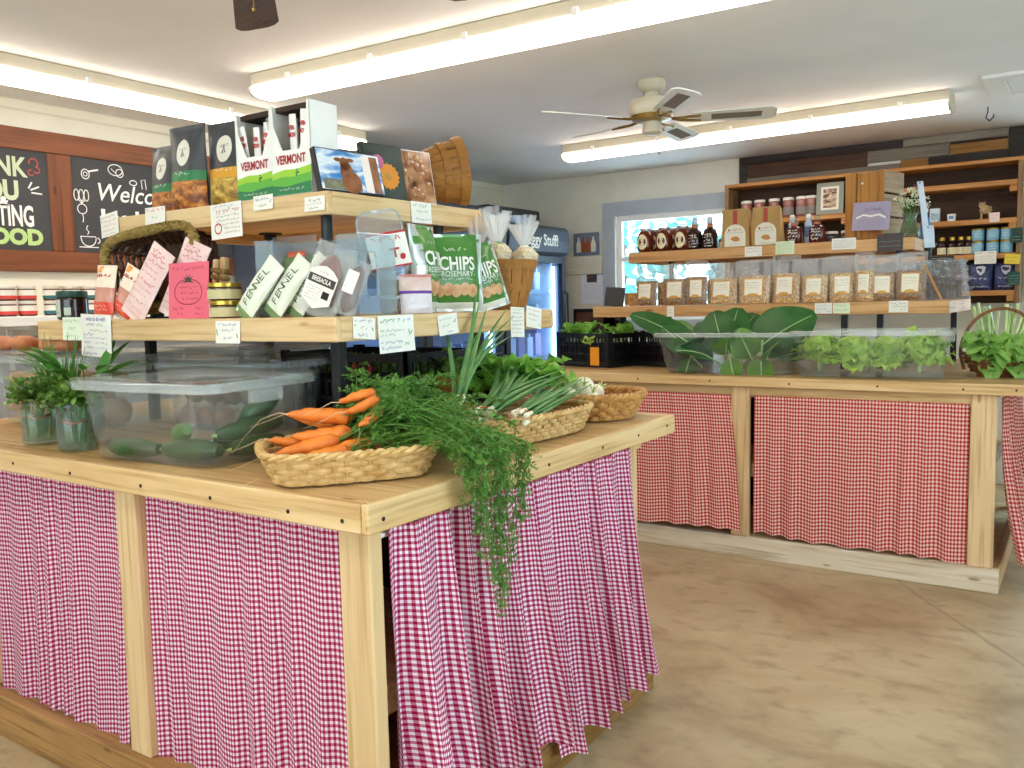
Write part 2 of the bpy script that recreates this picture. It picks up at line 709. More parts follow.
T = 0.12
mb = MB(); mb.box((XL - T, YF - T, -0.1), (XR + T, YB + T, 0.0)); struct(mb.build('floor', floor_mat(), smooth=False))
mb = MB(); mb.box((XL - T, YF - T, H), (XR + T, YB + T, H + 0.1)); struct(mb.build('ceiling', CEILM, smooth=False))
mb = MB(); mb.box((XL - T, YF - T, 0), (XL, YB + T, H)); struct(mb.build('wall_left', WALLM, smooth=False))


def wall_with_holes(name, axis, at, lo, hi, holes, m):
    """a wall of thickness T with rectangular openings; holes = (a0, a1, z0, z1) along the wall"""
    mb = MB()
    holes = sorted(holes)
    cuts = [lo]
    for a0, a1, z0, z1 in holes:
        cuts += [a0, a1]
    cuts.append(hi)

    def bx(a0, a1, z0, z1):
        if a1 - a0 < 1e-4 or z1 - z0 < 1e-4:
            return
        if axis == 'y':
            mb.box((a0, at, z0), (a1, at + T, z1))
        elif axis == 'y-':
            mb.box((a0, at - T, z0), (a1, at, z1))
        else:
            mb.box((at, a0, z0), (at + T, a1, z1))
    for i in range(0, len(cuts), 2):
        bx(cuts[i], cuts[i + 1], 0, H)
    for a0, a1, z0, z1 in holes:
        bx(a0, a1, 0, z0)
        bx(a0, a1, z1, H)
    return struct(mb.build(name, m, smooth=False))


WIN = (-3.40, -2.42, 1.15, 2.03)
DOOR = (-0.16, 0.84, 0.0, 2.08)
wall_with_holes('wall_back', 'y', YB, XL, XR, [WIN, DOOR], BACKM)
wall_with_holes('wall_front', 'y-', YF, XL, XR, [(-3.0, 0.6, 0.8, 2.3)], WALLM)
wall_with_holes('wall_right', 'x', XR, YF, YB, [(0.1, 3.1, 0.7, 2.3)], WALLM)


def window_unit(name, axis, at, a0, a1, z0, z1, outer, inner, bars, casing=0.12, side=-1):
    """casing boards, sash, meeting bars and a pane, fitted in an opening"""
    def P(a, d, z):
        return (a, at + d, z) if axis == 'y' else (at + d, a, z)
    mb = MB()
    d0, d1 = (side * 0.022, 0.0)
    c = casing
    for (b0, b1, y0, y1) in ((a0 - c, a0, z0 - c, z1 + c), (a1, a1 + c, z0 - c, z1 + c), (a0, a1, z1, z1 + c), (a0, a1, z0 - c, z0)):
        mb.box(P(b0, d0, y0), P(b1, d1, y1), 0.003)
    r = mb.build(name, outer, smooth=False)
    struct(r)
    mb = MB()
    s = 0.045
    e0, e1 = -side * 0.02, -side * 0.06
    for (b0, b1, y0, y1) in ((a0, a0 + s, z0, z1), (a1 - s, a1, z0, z1), (a0 + s, a1 - s, z1 - s, z1), (a0 + s, a1 - s, z0, z0 + s)):
        mb.box(P(b0, e0, y0), P(b1, e1, y1), 0.003)
    for kind, q in bars:
        if kind == 'h':
            mb.box(P(a0 + s, e0, q - 0.018), P(a1 - s, e1, q + 0.018))
        else:
            mb.box(P(q - 0.015, e0, z0 + s), P(q + 0.015, e1, z1 - s))
    mb.build('window_sash', inner, r, smooth=False)
    mb = MB()
    e = (e0 + e1) / 2
    mb.box(P(a0 + s, e - 0.002, z0 + s), P(a1 - s, e + 0.002, z1 - s))
    mb.build('window_pane', GLASS, r, smooth=False)
    return r


window_unit('window_1', 'y', YB, *WIN, BLUET, WHITET, [('h', 1.665)])
window_unit('window_2', 'y', YF, -3.0, 0.6, 0.8, 2.3, WHITET, WHITET, [('v', -1.8), ('v', -0.6)], side=1)
window_unit('window_3', 'x', XR, 0.1, 3.1, 0.7, 2.3, WHITET, WHITET, [('v', 1.1), ('v', 2.1)])
# the glazed back door at the right
mb = MB()
for (b0, b1, y0, y1) in ((DOOR[0] - 0.11, DOOR[0], 0, DOOR[3] + 0.11), (DOOR[1], DOOR[1] + 0.11, 0, DOOR[3] + 0.11), (DOOR[0], DOOR[1], DOOR[3], DOOR[3] + 0.11)):
    mb.box((b0, YB - 0.022, y0), (b1, YB, y1), 0.003)
d1 = struct(mb.build('door_1', WHITET, smooth=False))
mb = MB()
for (b0, b1, y0, y1) in ((DOOR[0], DOOR[0] + .09, 0.01, DOOR[3]), (DOOR[1] - .09, DOOR[1], 0.01, DOOR[3]), (DOOR[0] + .09, DOOR[1] - .09, DOOR[3] - .1, DOOR[3]), (DOOR[0] + .09, DOOR[1] - .09, 0.01, 0.25)):
    mb.box((b0, YB + 0.03, y0), (b1, YB + 0.07, y1), 0.003)
mb.build('door_leaf', WHITET, d1, smooth=False)
mb = MB(); mb.box((DOOR[0] + .09, YB + .048, 0.25), (DOOR[1] - .09, YB + .052, DOOR[3] - .1)); mb.build('door_pane', GLASS, d1, smooth=False)
mb = MB(); mb.tube([(DOOR[1] - .05, YB + .03, 1.0), (DOOR[1] - .05, YB - .02, 1.0), (DOOR[1] - .16, YB - .02, 1.0)], 0.009); mb.build('door_handle', IRON, d1)

# trims: cornice on the left wall, dado rail on the back wall, grey wainscot behind the left shelf, planks above the back shelves
mb = MB(); mb.box((XL, YF, H - 0.055), (XL + 0.02, YB, H), .008); struct(mb.build('trim_1', WALLM, smooth=False))
mb = MB(); mb.box((XL, YB - 0.02, 1.55), (-3.53, YB, 1.60), 0.004); mb.box((XL, YB - 0.012, 1.60), (-3.53, YB, 1.70), 0.003); struct(mb.build('trim_2', BACKM, smooth=False))
mb = MB()
mb.box((XL, YF, 0), (XL + 0.015, 4.4, 1.20))
mb.box((XL + .015, YF, 1.10), (XL + 0.03, 4.4, 1.14), 0.004)
struct(mb.build('trim_3', GREYWALL, smooth=False))

PLK = [wood('plank_black', '403C3B', '353131', '242121', 'x', rough=.8), wood('plank_brown', '5E4436', '4D352A', '33221A', 'x', rough=.8),
       wood('plank_grey', '8A8174', '786F62', '5C5348', 'x', rough=.8), wood('plank_tan', 'A97B45', '906434', '6B4722', 'x', rough=.8),
       wood('plank_dark_brown', '4A352B', '3B2920', '271A14', 'x', rough=.8), wood('plank_weathered', '9A9184', '857C70', '645B50', 'x', rough=.8)]
mb = MB()


def plank(x0, x1, z0, z1, k):
    mb.mi = k
    mb.box((x0, YB - 0.02 - 0.003 * (k % 3), z0 + 0.0015), (x1 - 0.002, YB, z1 - 0.0015), 0.002)


plank(-2.315, -2.25, 1.28, 2.34, 0)
plank(-2.315, -1.135, 2.34, 2.398, 0)
plank(-2.25, -1.37, 2.235, 2.34, 1)
plank(-2.25, -1.15, 2.14, 2.235, 2)
plank(-1.37, -0.84, 2.255, 2.34, 2)
plank(-1.135, -0.49, 2.34, 2.398, 5)
plank(-0.84, -0.49, 2.325, 2.34, 4)
plank(-0.84, -0.49, 2.255, 2.325, 3)
plank(-1.15, -0.97, 2.18, 2.255, 3)
plank(-0.97, -0.49, 2.18, 2.255, 0)
zz = 2.14
rr = random.Random(3)
while zz > 1.33:
    x = -2.25
    while x < -0.49:
        x2 = min(x + rr.uniform(.5, 1.0), -0.49)
        plank(x, x2, zz - 0.09, zz, rr.choice((0, 4, 4, 1, 1)))
        x = x2
    zz -= 0.09
mb.mi = 0
plank(-0.49, -0.385, 1.28, 2.398, 0)
struct(mb.build('trim_4', PLK, smooth=False))
# outside the windows: ground made pale and wide to bounce daylight onto the ceiling
mb = MB(); mb.box((-40, -40, -0.2), (40, 60, -0.12)); o = struct(mb.build('ground', M('pale_gravel', 'E2E8EE', 'D2D9E0', rough=.9, scale=(2, 2, 2)), smooth=False))


# ---------------------------------------------------------------- produce islands
def screws(mb, pts, axis):
    for p in pts:
        p = V(p)
        d = V((0, 1, 0)) if axis == 'y' else V((-1, 0, 0))
        mb.cyl(p - d * 0.0012, p + d * 0.002, 0.0048, n=10)


GROUP_CURT = 'red gingham curtains hung round the produce islands'


def island(name, label, x0, x1, y0, y1, zf, posts_front, posts_right, base, rail_z, post_y, post_x, sw_f, sw_r, basem, rail_off):
    """worktop with edge boards, posts, rails, toe board and a lower shelf"""
    t = thing(name, label, 'table', ((x0 + x1) / 2, (y0 + y1) / 2, 0))
    c = t.location

    def L(p):
        return (p[0] - c.x, p[1] - c.y, p[2])

    def part(nm, m, boxes, bev=0.003):
        mb = MB()
        for a, b in boxes:
            mb.box(L(a), L(b), bev)
        return mb.build(nm, m, t, smooth=False)
    z1 = 0.92
    e = 0.02
    part('worktop', TOPW, [((x0 + e, y0 + e, zf + .012), (x1 - e, y1 - e, z1 - 0.0008))], 0)
    part('edge_board', PX, [((x0, y0, zf), (x1 - e - .001, y0 + e, z1))])
    part('edge_board', PX, [((x0, y1 - e, zf), (x1 - e - .001, y1, z1))])
    part('edge_board', PY, [((x1 - e, y0 + .001, zf), (x1, y1, z1))])
    part('edge_board', PY, [((x0, y0 + e, zf), (x0 + e, y1 - e, z1))])
    for a, b in posts_front:
        part('post', PZ, [((a, post_y, base[4]), (b, post_y + 0.04, zf))], 0.004)
    for a, b in posts_right:
        part('post', PZ, [((post_x - 0.04, a, base[4]), (post_x, b, zf))], 0.004)
    bx0, bx1, by0, by1, bz = base
    part('toe_board', basem, [((bx0, by0, 0), (bx1, by0 + 0.038, bz))], 0.003)
    part('toe_board', ROUGHWY if basem is ROUGHW else PY, [((bx1 - 0.038, by0 + 0.039, 0), (bx1, by1, bz))], 0.003)
    part('plinth_deck', ROUGHW if basem is ROUGHW else PX, [((bx0, by0 + .038, bz - 0.03), (bx1 - 0.038, by1, bz - 0.002))], 0)
    part('top_rail', PX, [((bx0, post_y + rail_off, rail_z), (bx1 - .045, post_y + rail_off + 0.02, zf))])
    part('top_rail', PY, [((post_x - 0.05, post_y + 0.045, rail_z), (post_x - 0.03, by1, zf))])
    part('lower_shelf', PX, [((bx0, post_y + 0.075, 0.40), (post_x - 0.07, y1 - .1, 0.47))], 0.002)
    part('back_panel', DARKV, [((bx0, (y0 + y1) / 2 - .1, bz), (post_x - .1, (y0 + y1) / 2 - .08, zf)), ((post_x - .14, post_y + .5, bz), (post_x - .12, by1 - .1, zf))], 0)  # dark sheets, coloured as the shade inside the island
    mb = MB()
    screws(mb, [L((q[0], y0, q[1])) for q in sw_f], 'y')
    screws(mb, [L((x1, q[0], q[1])) for q in sw_r], 'x')
    o = mb.build('screw', SCREW, t)
    mb = MB()
    mb.cyl(L((bx0, post_y + .052, rail_z - .006)), L((bx1 - .05, post_y + .052, rail_z - .006)), .0065, n=8)
    mb.build('curtain_rod', WHITEP, t)
    mb = MB()
    mb.cyl(L((post_x - .020, post_y + .042, rail_z + .012)), L((post_x - .020, posts_right[0][0] - .002, rail_z + .012)), .0065, n=8)
    mb.build('curtain_rod', WHITEP, t)
    return t


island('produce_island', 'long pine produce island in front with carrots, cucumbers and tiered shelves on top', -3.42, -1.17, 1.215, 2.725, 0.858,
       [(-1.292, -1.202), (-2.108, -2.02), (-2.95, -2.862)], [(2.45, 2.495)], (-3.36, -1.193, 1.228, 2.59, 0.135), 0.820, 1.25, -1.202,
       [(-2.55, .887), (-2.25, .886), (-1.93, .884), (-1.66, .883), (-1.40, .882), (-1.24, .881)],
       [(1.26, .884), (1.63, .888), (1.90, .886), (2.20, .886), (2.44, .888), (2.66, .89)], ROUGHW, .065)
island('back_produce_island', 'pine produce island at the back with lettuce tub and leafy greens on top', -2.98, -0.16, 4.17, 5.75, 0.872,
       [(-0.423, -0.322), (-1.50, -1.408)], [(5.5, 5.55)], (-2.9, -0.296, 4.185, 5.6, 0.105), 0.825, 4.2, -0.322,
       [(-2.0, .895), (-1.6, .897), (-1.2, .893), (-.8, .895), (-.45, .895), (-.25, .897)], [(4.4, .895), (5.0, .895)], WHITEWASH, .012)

GING = gingham('crimson_gingham', 0.0138, 'EFE9F2', 'CA7496', '98103A')
GING2 = gingham('red_gingham', 0.0180, 'F3DCD2', 'DB8078', 'B3202C')


def curtain(name, label, p0, p1, ztop, zbot, depth, n, seed, m, flare=0.0, hem=0.0, full=1.25, outdir=(0, -1, 0), sag=None, skew0=0.0, skew1=0.0, belly=0.0):
    """gathered cloth between p0 and p1 (x, y), hanging from ztop to zbot"""
    r = random.Random(seed)
    p0, p1, od = V((p0[0], p0[1], 0)), V((p1[0], p1[1], 0)), V(outdir)
    ax = (p1 - p0)
    W = ax.length
    axn = ax.normalized()
    ph = [r.uniform(0, 6.28) for _ in range(6)]
    o0 = V((p0.x, p0.y, 0))
    Ht = ztop - zbot

    def fn(s, t):
        k = n * (s + 0.035 * math.sin(5.1 * s * 2 + ph[0]) + 0.012 * math.sin(3 * t + ph[1]))
        grow = 0.30 + 0.70 * min(1, t * 1.3)
        a = depth * grow * (0.62 * math.sin(2 * PI * k + ph[2]) + 0.38 * math.sin(2 * PI * k * 0.47 + ph[3]) + .18 * math.sin(2 * PI * k * 2.1 + ph[4] + 2 * t))
        a += 0.0025 * math.sin(2 * PI * n * 3.3 * s + ph[5]) * max(0, 1 - 4 * t)
        x = s * W + skew0 * t * (1 - s) + skew1 * t * s + depth * grow * .5 * math.cos(2 * PI * k + ph[2]) * .5
        out = a + flare * t * t + belly * math.sin(PI * s) * t
        z = ztop - t * (Ht + hem * (math.sin(2 * PI * s * 1.3 + ph[1]) * .6 + .4 * math.sin(2 * PI * k + ph[2])) + (sag(s) if sag else 0))
        return axn * x + od * out + V((0, 0, z))
    mb = MB()
    mb.grid(fn, int(max(60, n * 16)), 36, uvfn=lambda s, t: (s * W * full, t * Ht))
    o = mb.build(name, m)
    o.location = o0
    return tag(o, label, 'curtain', GROUP_CURT)


curtain('gingham_curtain', 'red gingham curtain on front island, left of the left pine post', (-2.93, 1.283), (-2.112, 1.283), .858, .13, .014, 9, 1, GING, hem=.012, sag=lambda s: 0.03 * math.sin(PI * s) + .01, skew1=-.03, flare=.01)
curtain('gingham_curtain', 'red gingham curtain on front island between its two front posts', (-2.03, 1.285), (-1.294, 1.285), .858, .115, .013, 8, 2, GING, hem=.010, sag=lambda s: 0.05 * s, skew0=-.005)
curtain('gingham_curtain', 'red gingham curtain on front island side, under the hanging carrot tops', (-1.196, 1.315), (-1.196, 1.86), .850, .125, .055, 6.5, 3, GING, hem=.02, outdir=(1, 0, 0), flare=.035, sag=lambda s: .02 * (1 - s), skew0=.03, skew1=.07, full=1.6)
curtain('gingham_curtain', 'red gingham curtain on front island side, at the far end by the aisle', (-1.197, 1.845), (-1.197, 2.445), .848, .105, .046, 6.5, 4, GING, hem=.018, outdir=(1, 0, 0), flare=.045, sag=lambda s: .035 * (1 - s), skew0=.08, skew1=.10, full=1.5)
curtain('gingham_curtain', 'red gingham curtain on back island, left of its middle post', (-2.75, 4.205), (-1.505, 4.205), .826, .105, .012, 9, 5, GING2, hem=.008, skew1=.075, flare=.055, sag=lambda s: -.04 * s)
curtain('gingham_curtain', 'widest red gingham curtain on back island, between its two posts', (-1.383, 4.215), (-0.426, 4.215), .828, .128, .012, 8, 6, GING2, hem=.010, belly=.012, sag=lambda s: .018 * s)
curtain('gingham_curtain', 'red gingham curtain on the right-hand end of back island', (-0.305, 4.29), (-0.305, 5.45), .85, .17, .03, 9, 8, GING2, hem=.02, outdir=(1, 0, 0), flare=.10, full=1.5, skew0=-.06, sag=lambda s: .05 * (1 - s))


# ---------------------------------------------------------------- two-tier pine shelves on the islands
def tier_shelf(name, label, lo, zl, up, zu, poles_up, poles_low, PX=PX, PY=PY):
    t = thing(name, label, 'shelf', ((lo[0] + lo[1]) / 2, (lo[2] + lo[3]) / 2, 0.92))
    c = V(t.location)

    def L(x, y, z):
        return V((x, y, z)) - c
    for nm, (x0, x1, y0, y1), z, hgt in (('lower', lo, zl, .064), ('upper', up, zu, .064)):
        mb = MB(); mb.box(L(x0 + .02, y0 + .02, z - .022), L(x1 - .02, y1 - .02, z - .002)); d = mb.build('shelf_deck', PX, t, smooth=False)
        for m, a, b in ((PX, (x0, y0), (x1, y0 + .02)), (PX, (x0, y1 - .02), (x1, y1)), (PY, (x1 - .02, y0 + .0205), (x1, y1 - .0205)), (PY, (x0, y0 + .0205), (x0 + .02, y1 - .0205))):
            mb = MB(); mb.box(L(a[0], a[1], z - hgt), L(b[0], b[1], z), .003); mb.build('edge_board', m, t, smooth=False)
    for x, y in poles_low:
        mb = MB()
        mb.box(L(x - .016, y - .016, 0.922), L(x + .016, y + .016, zl - .022), .003)
        p = mb.build('shelf_leg', BLACKM, t, smooth=False)
    for x, y in poles_up:
        mb = MB()
        mb.cyl(L(x, y, zl), L(x, y, zu - .03), .0165, n=14)
        p = mb.build('pipe_post', IRON, t)
        mb = MB()
        mb.cyl(L(x, y, zl), L(x, y, zl + .006), .045, n=20); mb.cyl(L(x, y, zl + .006), L(x, y, zl + .03), .024, n=16)
        mb.cyl(L(x, y, zu - .028), L(x, y, zu - .022), .045, n=20); mb.cyl(L(x, y, zu - .05), L(x, y, zu - .028), .024, n=16)
        mb.build('pipe_flange', IRON, p)
    return t


LO, ZL = (-3.0, -1.57, 1.543, 2.60), 1.287
UP, ZU = (-2.82, -1.749, 1.707, 2.433), 1.631
tier_shelf('tiered_shelf', 'two-tier pine shelf on front island, loaded with snack bags and pictures', LO, ZL, UP, ZU,
           [(-1.86, 1.81), (-2.71, 1.81), (-1.86, 2.33), (-2.71, 2.33)], [(-1.62, 1.60), (-2.82, 1.85), (-1.655, 2.26), (-2.515, 2.5), (-2.95, 2.5)])
LO2, ZL2 = (-2.555, -0.579, 4.70, 5.62), 1.277
UP2, ZU2 = (-2.39, -0.767, 4.865, 5.45), 1.605
tier_shelf('back_tiered_shelf', 'two-tier pine shelf on back island, loaded with granola bags and syrup bottles', LO2, ZL2, UP2, ZU2,
           [(-.86, 5.0), (-.75, 5.2), (-2.25, 5.2), (-1.6, 5.3)], [(-1.08, 4.76), (-.93, 4.9), (-2.4, 4.8), (-2.4, 5.5), (-.65, 5.5)],
           wood('amber_pine_x', 'DDAE78', 'CC9760', '9A683A', 'x'), wood('amber_pine_y', 'DDAE78', 'CC9760', '9A683A', 'y'))


# ---------------------------------------------------------------- fluorescent wrap fixtures
TUBE = emit('lit_diffuser', TUBE_COLOR, TUBE_STRENGTH)
FIXM = M('fixture_enamel', 'C9C0AA', rough=0.5)


def strip_light(name, label, loc, rz, length=2.44):
    t = thing(name, label, 'ceiling light', (loc[0], loc[1], H), rz, 'fluorescent strip lights')
    h = length / 2
    mb = MB(); mb.box((-h, -.080, -.062), (h, .080, -.001), .006); mb.build('lamp_housing', FIXM, t, smooth=False)
    prof = [(-.078, -.060), (-.088, -.066), (-.084, -.086), (-.060, -.102), (-.03, -.107), (.03, -.107), (.060, -.102), (.084, -.086), (.088, -.066), (.078, -.060)]
    mb = MB()
    prev = None
    for x in (-h + .012, h - .012):
        cur = [mb.v((x, a, b)) for a, b in prof]
        if prev:
            for i in range(len(prof) - 1):
                mb.f([prev[i], prev[i + 1], cur[i + 1], cur[i]])
        prev = cur
    mb.build('diffuser', TUBE, t)
    for s in (-1, 1):
        mb = MB()
        a = [mb.v((s * (h - .011), y * 1.03, z - .002)) for y, z in prof]
        b = [mb.v((s * (h + .002), y * 1.03, z - .002)) for y, z in prof]
        mb.f(a); mb.f(list(reversed(b))); mb.bridge(a, b)
        mb.build('end_cap', FIXM, t, smooth=False)
    for k in range(5):
        x = -h + .25 + k * (length - .5) / 4
        for s in (-1, 1):
            mb = MB(); mb.box((x - .012, s * .081, -.068), (x + .012, s * .092, -.035), .002); mb.build('clip', WHITEP, t, smooth=False)
    return t


strip_light('strip_light', 'fluorescent ceiling light above the front tiered shelf', (-2.06, 2.86), math.radians(2.0))
strip_light('strip_light', 'fluorescent ceiling light behind the ceiling fan', (-1.88, 5.33), math.radians(-1.2))
strip_light('strip_light', 'fluorescent ceiling light running along the chalkboard wall', (-3.86, 2.25), PI / 2, 3.6)
strip_light('strip_light', 'fluorescent ceiling light overhead, out of the picture', (-1.3, .42), 0)

# ---------------------------------------------------------------- ceiling fans
FANM = M('fan_almond_enamel', 'D6CCB4', 'CEC3A9', rough=0.35)
BRASS = M('fan_brass', '9A7A3C', '7C6230', rough=0.3, metal=0.8)
BLADEW = M('fan_blade_white', 'E4E4DC', rough=0.4)
CANE = M('fan_cane_panel', '8D8172', '75695B', rough=0.8, scale=(200, 200, 200))
BROWNB = wood('fan_blade_walnut', '6B5646', '574638', '3B2E24', 'x')


def fan(name, label, loc, phase, blade_m, z_hub=2.22, cane=True, R=0.60):
    t = thing(name, label, 'ceiling fan', (loc[0], loc[1], H))
    mb = MB(); mb.lathe([(.068, -.001), (.072, -.02), (.06, -.045), (.04, -.06)], n=24); mb.build('canopy', FANM, t)
    mb = MB(); mb.cyl((0, 0, -.055), (0, 0, -.10), .035, n=18); mb.build('neck', FANM, t)
    mb = MB(); mb.lathe([(.05, -.085), (.105, -.095), (.118, -.115), (.120, -.150), (.108, -.172), (.05, -.178)], n=32); mb.build('motor_housing', FANM, t)
    mb = MB(); mb.lathe([(.104, -.171), (.098, -.193), (.05, -.203), (.045, -.2)], n=32); mb.build('flywheel', BRASS, t)
    mb = MB(); mb.lathe([(.040, -.195), (.048, -.215), (.050, -.25), (.036, -.262), (.01, -.265)], n=24); mb.build('switch_housing', FANM, t)
    mb = MB(); mb.tube([(.05, -.03, -.255), (.052, -.031, -.36)], .0012, 4); mb.ball((.052, -.031, -.365), .006, 1); mb.build('pull_chain', BRASS, t)
    for k in range(5):
        a = math.radians(phase + 72 * k)
        R_ = Matrix.Rotation(a, 4, 'Z') @ Matrix.Translation((0, 0, -.19)) @ Matrix.Rotation(math.radians(-13), 4, 'X')
        mb = MB(); mb.T = R_
        outl = []
        x0, x1, w0, w1 = .20, R, .052, .068
        pts = [(x0, -w0), (x1 - .04, -w1), (x1 - .012, -w1 + .014), (x1, -w1 + .035), (x1, w1 - .035), (x1 - .012, w1 - .014), (x1 - .04, w1), (x0, w0)]
        top = [mb.v((x, y, .003)) for x, y in pts]
        bot = [mb.v((x, y, -.003)) for x, y in pts]
        mb.f(top); mb.f(list(reversed(bot))); mb.bridge(bot, top)
        b = mb.build('blade', blade_m, t, smooth=False)
        if cane:
            mb = MB(); mb.T = R_
            mb.box((x0 + .09, -.030, -.0045), (x1 - .07, .030, .0042), .0005)
            mb.build('cane_panel', CANE, b, smooth=False)
        mb = MB(); mb.T = R_
        mb.tube([(.10, 0, .0), (.14, .012, -.006), (.18, .02, -.006), (.24, .028, -.005)], .007, 6)
        mb.tube([(.10, 0, .0), (.14, -.012, -.006), (.18, -.02, -.006), (.24, -.028, -.005)], .007, 6)
        mb.build('blade_iron', BRASS, b)
    return t


fan('ceiling_fan', 'pale ceiling fan with cane-panelled white blades', (-1.857, 4.06), 22, BLADEW)
fan('ceiling_fan', 'second ceiling fan, only the tip of a dark blade showing at the ceiling', (-1.763, 1.485), 138, BROWNB, cane=False, R=.66)

# hatch and hook in the ceiling
mb = MB()
for b in (((-.5, 5.04, H - .018), (.2, 5.14, H)), ((-.5, 5.55, H - .018), (.2, 5.65, H)), ((-.5, 5.14, H - .018), (-.40, 5.55, H)), ((.1, 5.14, H - .018), (.2, 5.55, H))):
    mb.box(*b, .002)
ht = tag(mb.build('ceiling_hatch', WHITET, smooth=False), 'white framed hatch in the ceiling above the right-hand shelves', 'hatch')
mb = MB(); mb.box((-.395, 5.145, H - .010), (.095, 5.545, H - .001)); mb.build('hatch_panel', WHITET, ht, smooth=False)
mb = MB(); mb.tube([(-.545, 5.89, H), (-.545, 5.89, H - .03), (-.555, 5.90, H - .06), (-.535, 5.90, H - .08), (-.515, 5.89, H - .06), (-.515, 5.89, H - .045)], .004, 6)
tag(mb.build('ceiling_hook', IRON), 'small metal hook screwed into the ceiling near the hatch', 'hook')

# ---------------------------------------------------------------- chalkboards in a brown wooden frame on the left wall
FRAMEZ = wood('frame_cherry_y', '8A5232', '75442A', '4F2B18', 'y', rough=.5, grain=50)
FRAMEV = wood('frame_cherry_z', '8A5232', '75442A', '4F2B18', 'z', rough=.5, grain=50)
CHALKB = M('chalkboard_slate', '47484A', '3F4042', rough=0.85, scale=(3, 3, 3))
CHW, CHG, CHR, CHP = (M('chalk_white', 'F2F2EE', rough=.9), M('chalk_green', 'B9D78F', rough=.9), M('chalk_red', 'C0574F', rough=.9), M('chalk_pale_green', 'CBD6B4', rough=.9))
bt = thing('chalkboard', 'brown-framed double chalkboard with welcome lettering on the left wall', 'chalkboard', (XL, 2.5, 1.53))


def Bq(y, z):
    return (0.026, y - 2.5, z - 1.53)


mb = MB()
mb.box((0.001, 1.0 - 2.5, 0), (.034, 3.9 - 2.5, .108), .004); mb.build('frame_rail', FRAMEZ, bt, smooth=False); mb = MB(); mb.box((0.001, 1.0 - 2.5, .615), (.034, 3.9 - 2.5, .725), .004); mb.build('frame_rail', FRAMEZ, bt, smooth=False)
mb = MB()
for a, b in ((1.0, 1.11), (2.445, 2.572), (3.78, 3.9)):
    mb.box((0.001, a - 2.5, .108), (.033, b - 2.5, .615), .004); mb.build('frame_stile', FRAMEV, bt, smooth=False); mb = MB()
mb.bm.free()
for a, b in ((1.11, 2.445), (2.572, 3.78)):
    mb = MB(); mb.box((.001, a - 2.5, .108), (.025, b - 2.5, .615)); mb.build('slate_panel', CHALKB, bt, smooth=False)


def btext(s, y, z, size, m, bold=0.004, slant=0, sx=1.0):
    mb = MB()
    put_text(mb, s, 0, 0, size, fn=lambda X, Z: V((0.0265, y - 2.5 + X, z - 1.53 + Z)), slant=slant, sx=sx, bold=bold)
    mb.build('chalk_lettering', m, bt, smooth=False)


btext('THANK', 2.15, 2.052, .135, CHP, .004, sx=.80)
btext('YOU', 2.175, 1.932, .13, CHP, .006, sx=.85)
btext('&', 2.215, 1.878, .06, CHW, .004)
btext('SUPPORTING', 2.135, 1.806, .145, CHW, .004, sx=.52)
btext('LOCAL FOOD', 2.06, 1.702, .105, CHG, .006, sx=1.02)
btext('Welcome', 2.97, 1.968, .135, CHW, .001, slant=.25, sx=.98)
btext('Local', 2.84, 1.828, .12, CHW, .007, sx=.9)


def bstroke(pts, m=CHW, w=.007):
    mb = MB()
    stroke(mb, pts, w, fn=lambda X, Z: V((0.0265, X - 2.5, Z - 1.53)))
    mb.build('chalk_drawing', m, bt, smooth=False)


def arc(cx, cz, r, a0, a1, n=16, ry=None):
    ry = r if ry is None else ry
    return [(cx + r * math.cos(math.radians(a0 + (a1 - a0) * i / n)), cz + ry * math.sin(math.radians(a0 + (a1 - a0) * i / n))) for i in range(n + 1)]


for a in (-5, 35, 70):
    dx, dz = math.cos(math.radians(a)), math.sin(math.radians(a))
    bstroke([(2.335 + dx * .02, 1.935 + dz * .02), (2.335 + dx * .075, 1.935 + dz * .055)], CHW, .008)
bstroke(arc(2.375, 2.085, .022, 200, -60) + arc(2.39, 2.05, .015, 100, -150), CHR, .006)
bstroke(arc(2.36, 2.035, .014, 60, 330), CHR, .006)
bstroke(arc(2.65, 2.06, .022, 0, 360, 16, .026), CHW, .005); bstroke([(2.665, 2.075), (2.725, 2.09)], CHW, .009)
bstroke(arc(2.65, 2.06, .011, 0, 360), CHW, .004)
bstroke(arc(2.825, 2.10, .042, 0, 360, 24, .03), CHW, .005); bstroke(arc(2.85, 2.085, .022, 0, 360, 24, .022), CHW, .005)
bstroke([(2.80, 2.105), (2.825, 2.085)], CHW, .004)
bstroke(arc(2.62, 1.872, .026, 0, 360, 20, .026), CHW, .005)
bstroke([(2.62, 1.846), (2.624, 1.825), (2.62, 1.80)], CHW, .005)
for dx in (-.028, 0, .028):
    bstroke([(2.62, 1.90), (2.62 + dx * .6, 1.92)] + arc(2.62 + dx, 1.945, .013, -90, 270, 14, .03), CHW, .005)
bstroke([(2.60, 1.725)] + arc(2.645, 1.715, .042, 180, 360, 12, .042) + [(2.687, 1.725), (2.60, 1.725)], CHW, .005)
bstroke(arc(2.695, 1.705, .014, 90, -90), CHW, .005); bstroke([(2.59, 1.668), (2.70, 1.668)], CHW, .005)
bstroke([(2.64, 1.735), (2.65, 1.75), (2.635, 1.765), (2.645, 1.785)], CHW, .005)
bstroke(arc(2.93, 2.04, .022, 0, 360, 16, .014), CHW, .005); bstroke([(2.985, 2.01), (2.98, 2.06), (3.005, 2.065), (3.01, 2.01)], CHW, .005)
bstroke(arc(3.404, 1.72, .05, 0, 360), CHW, .008)

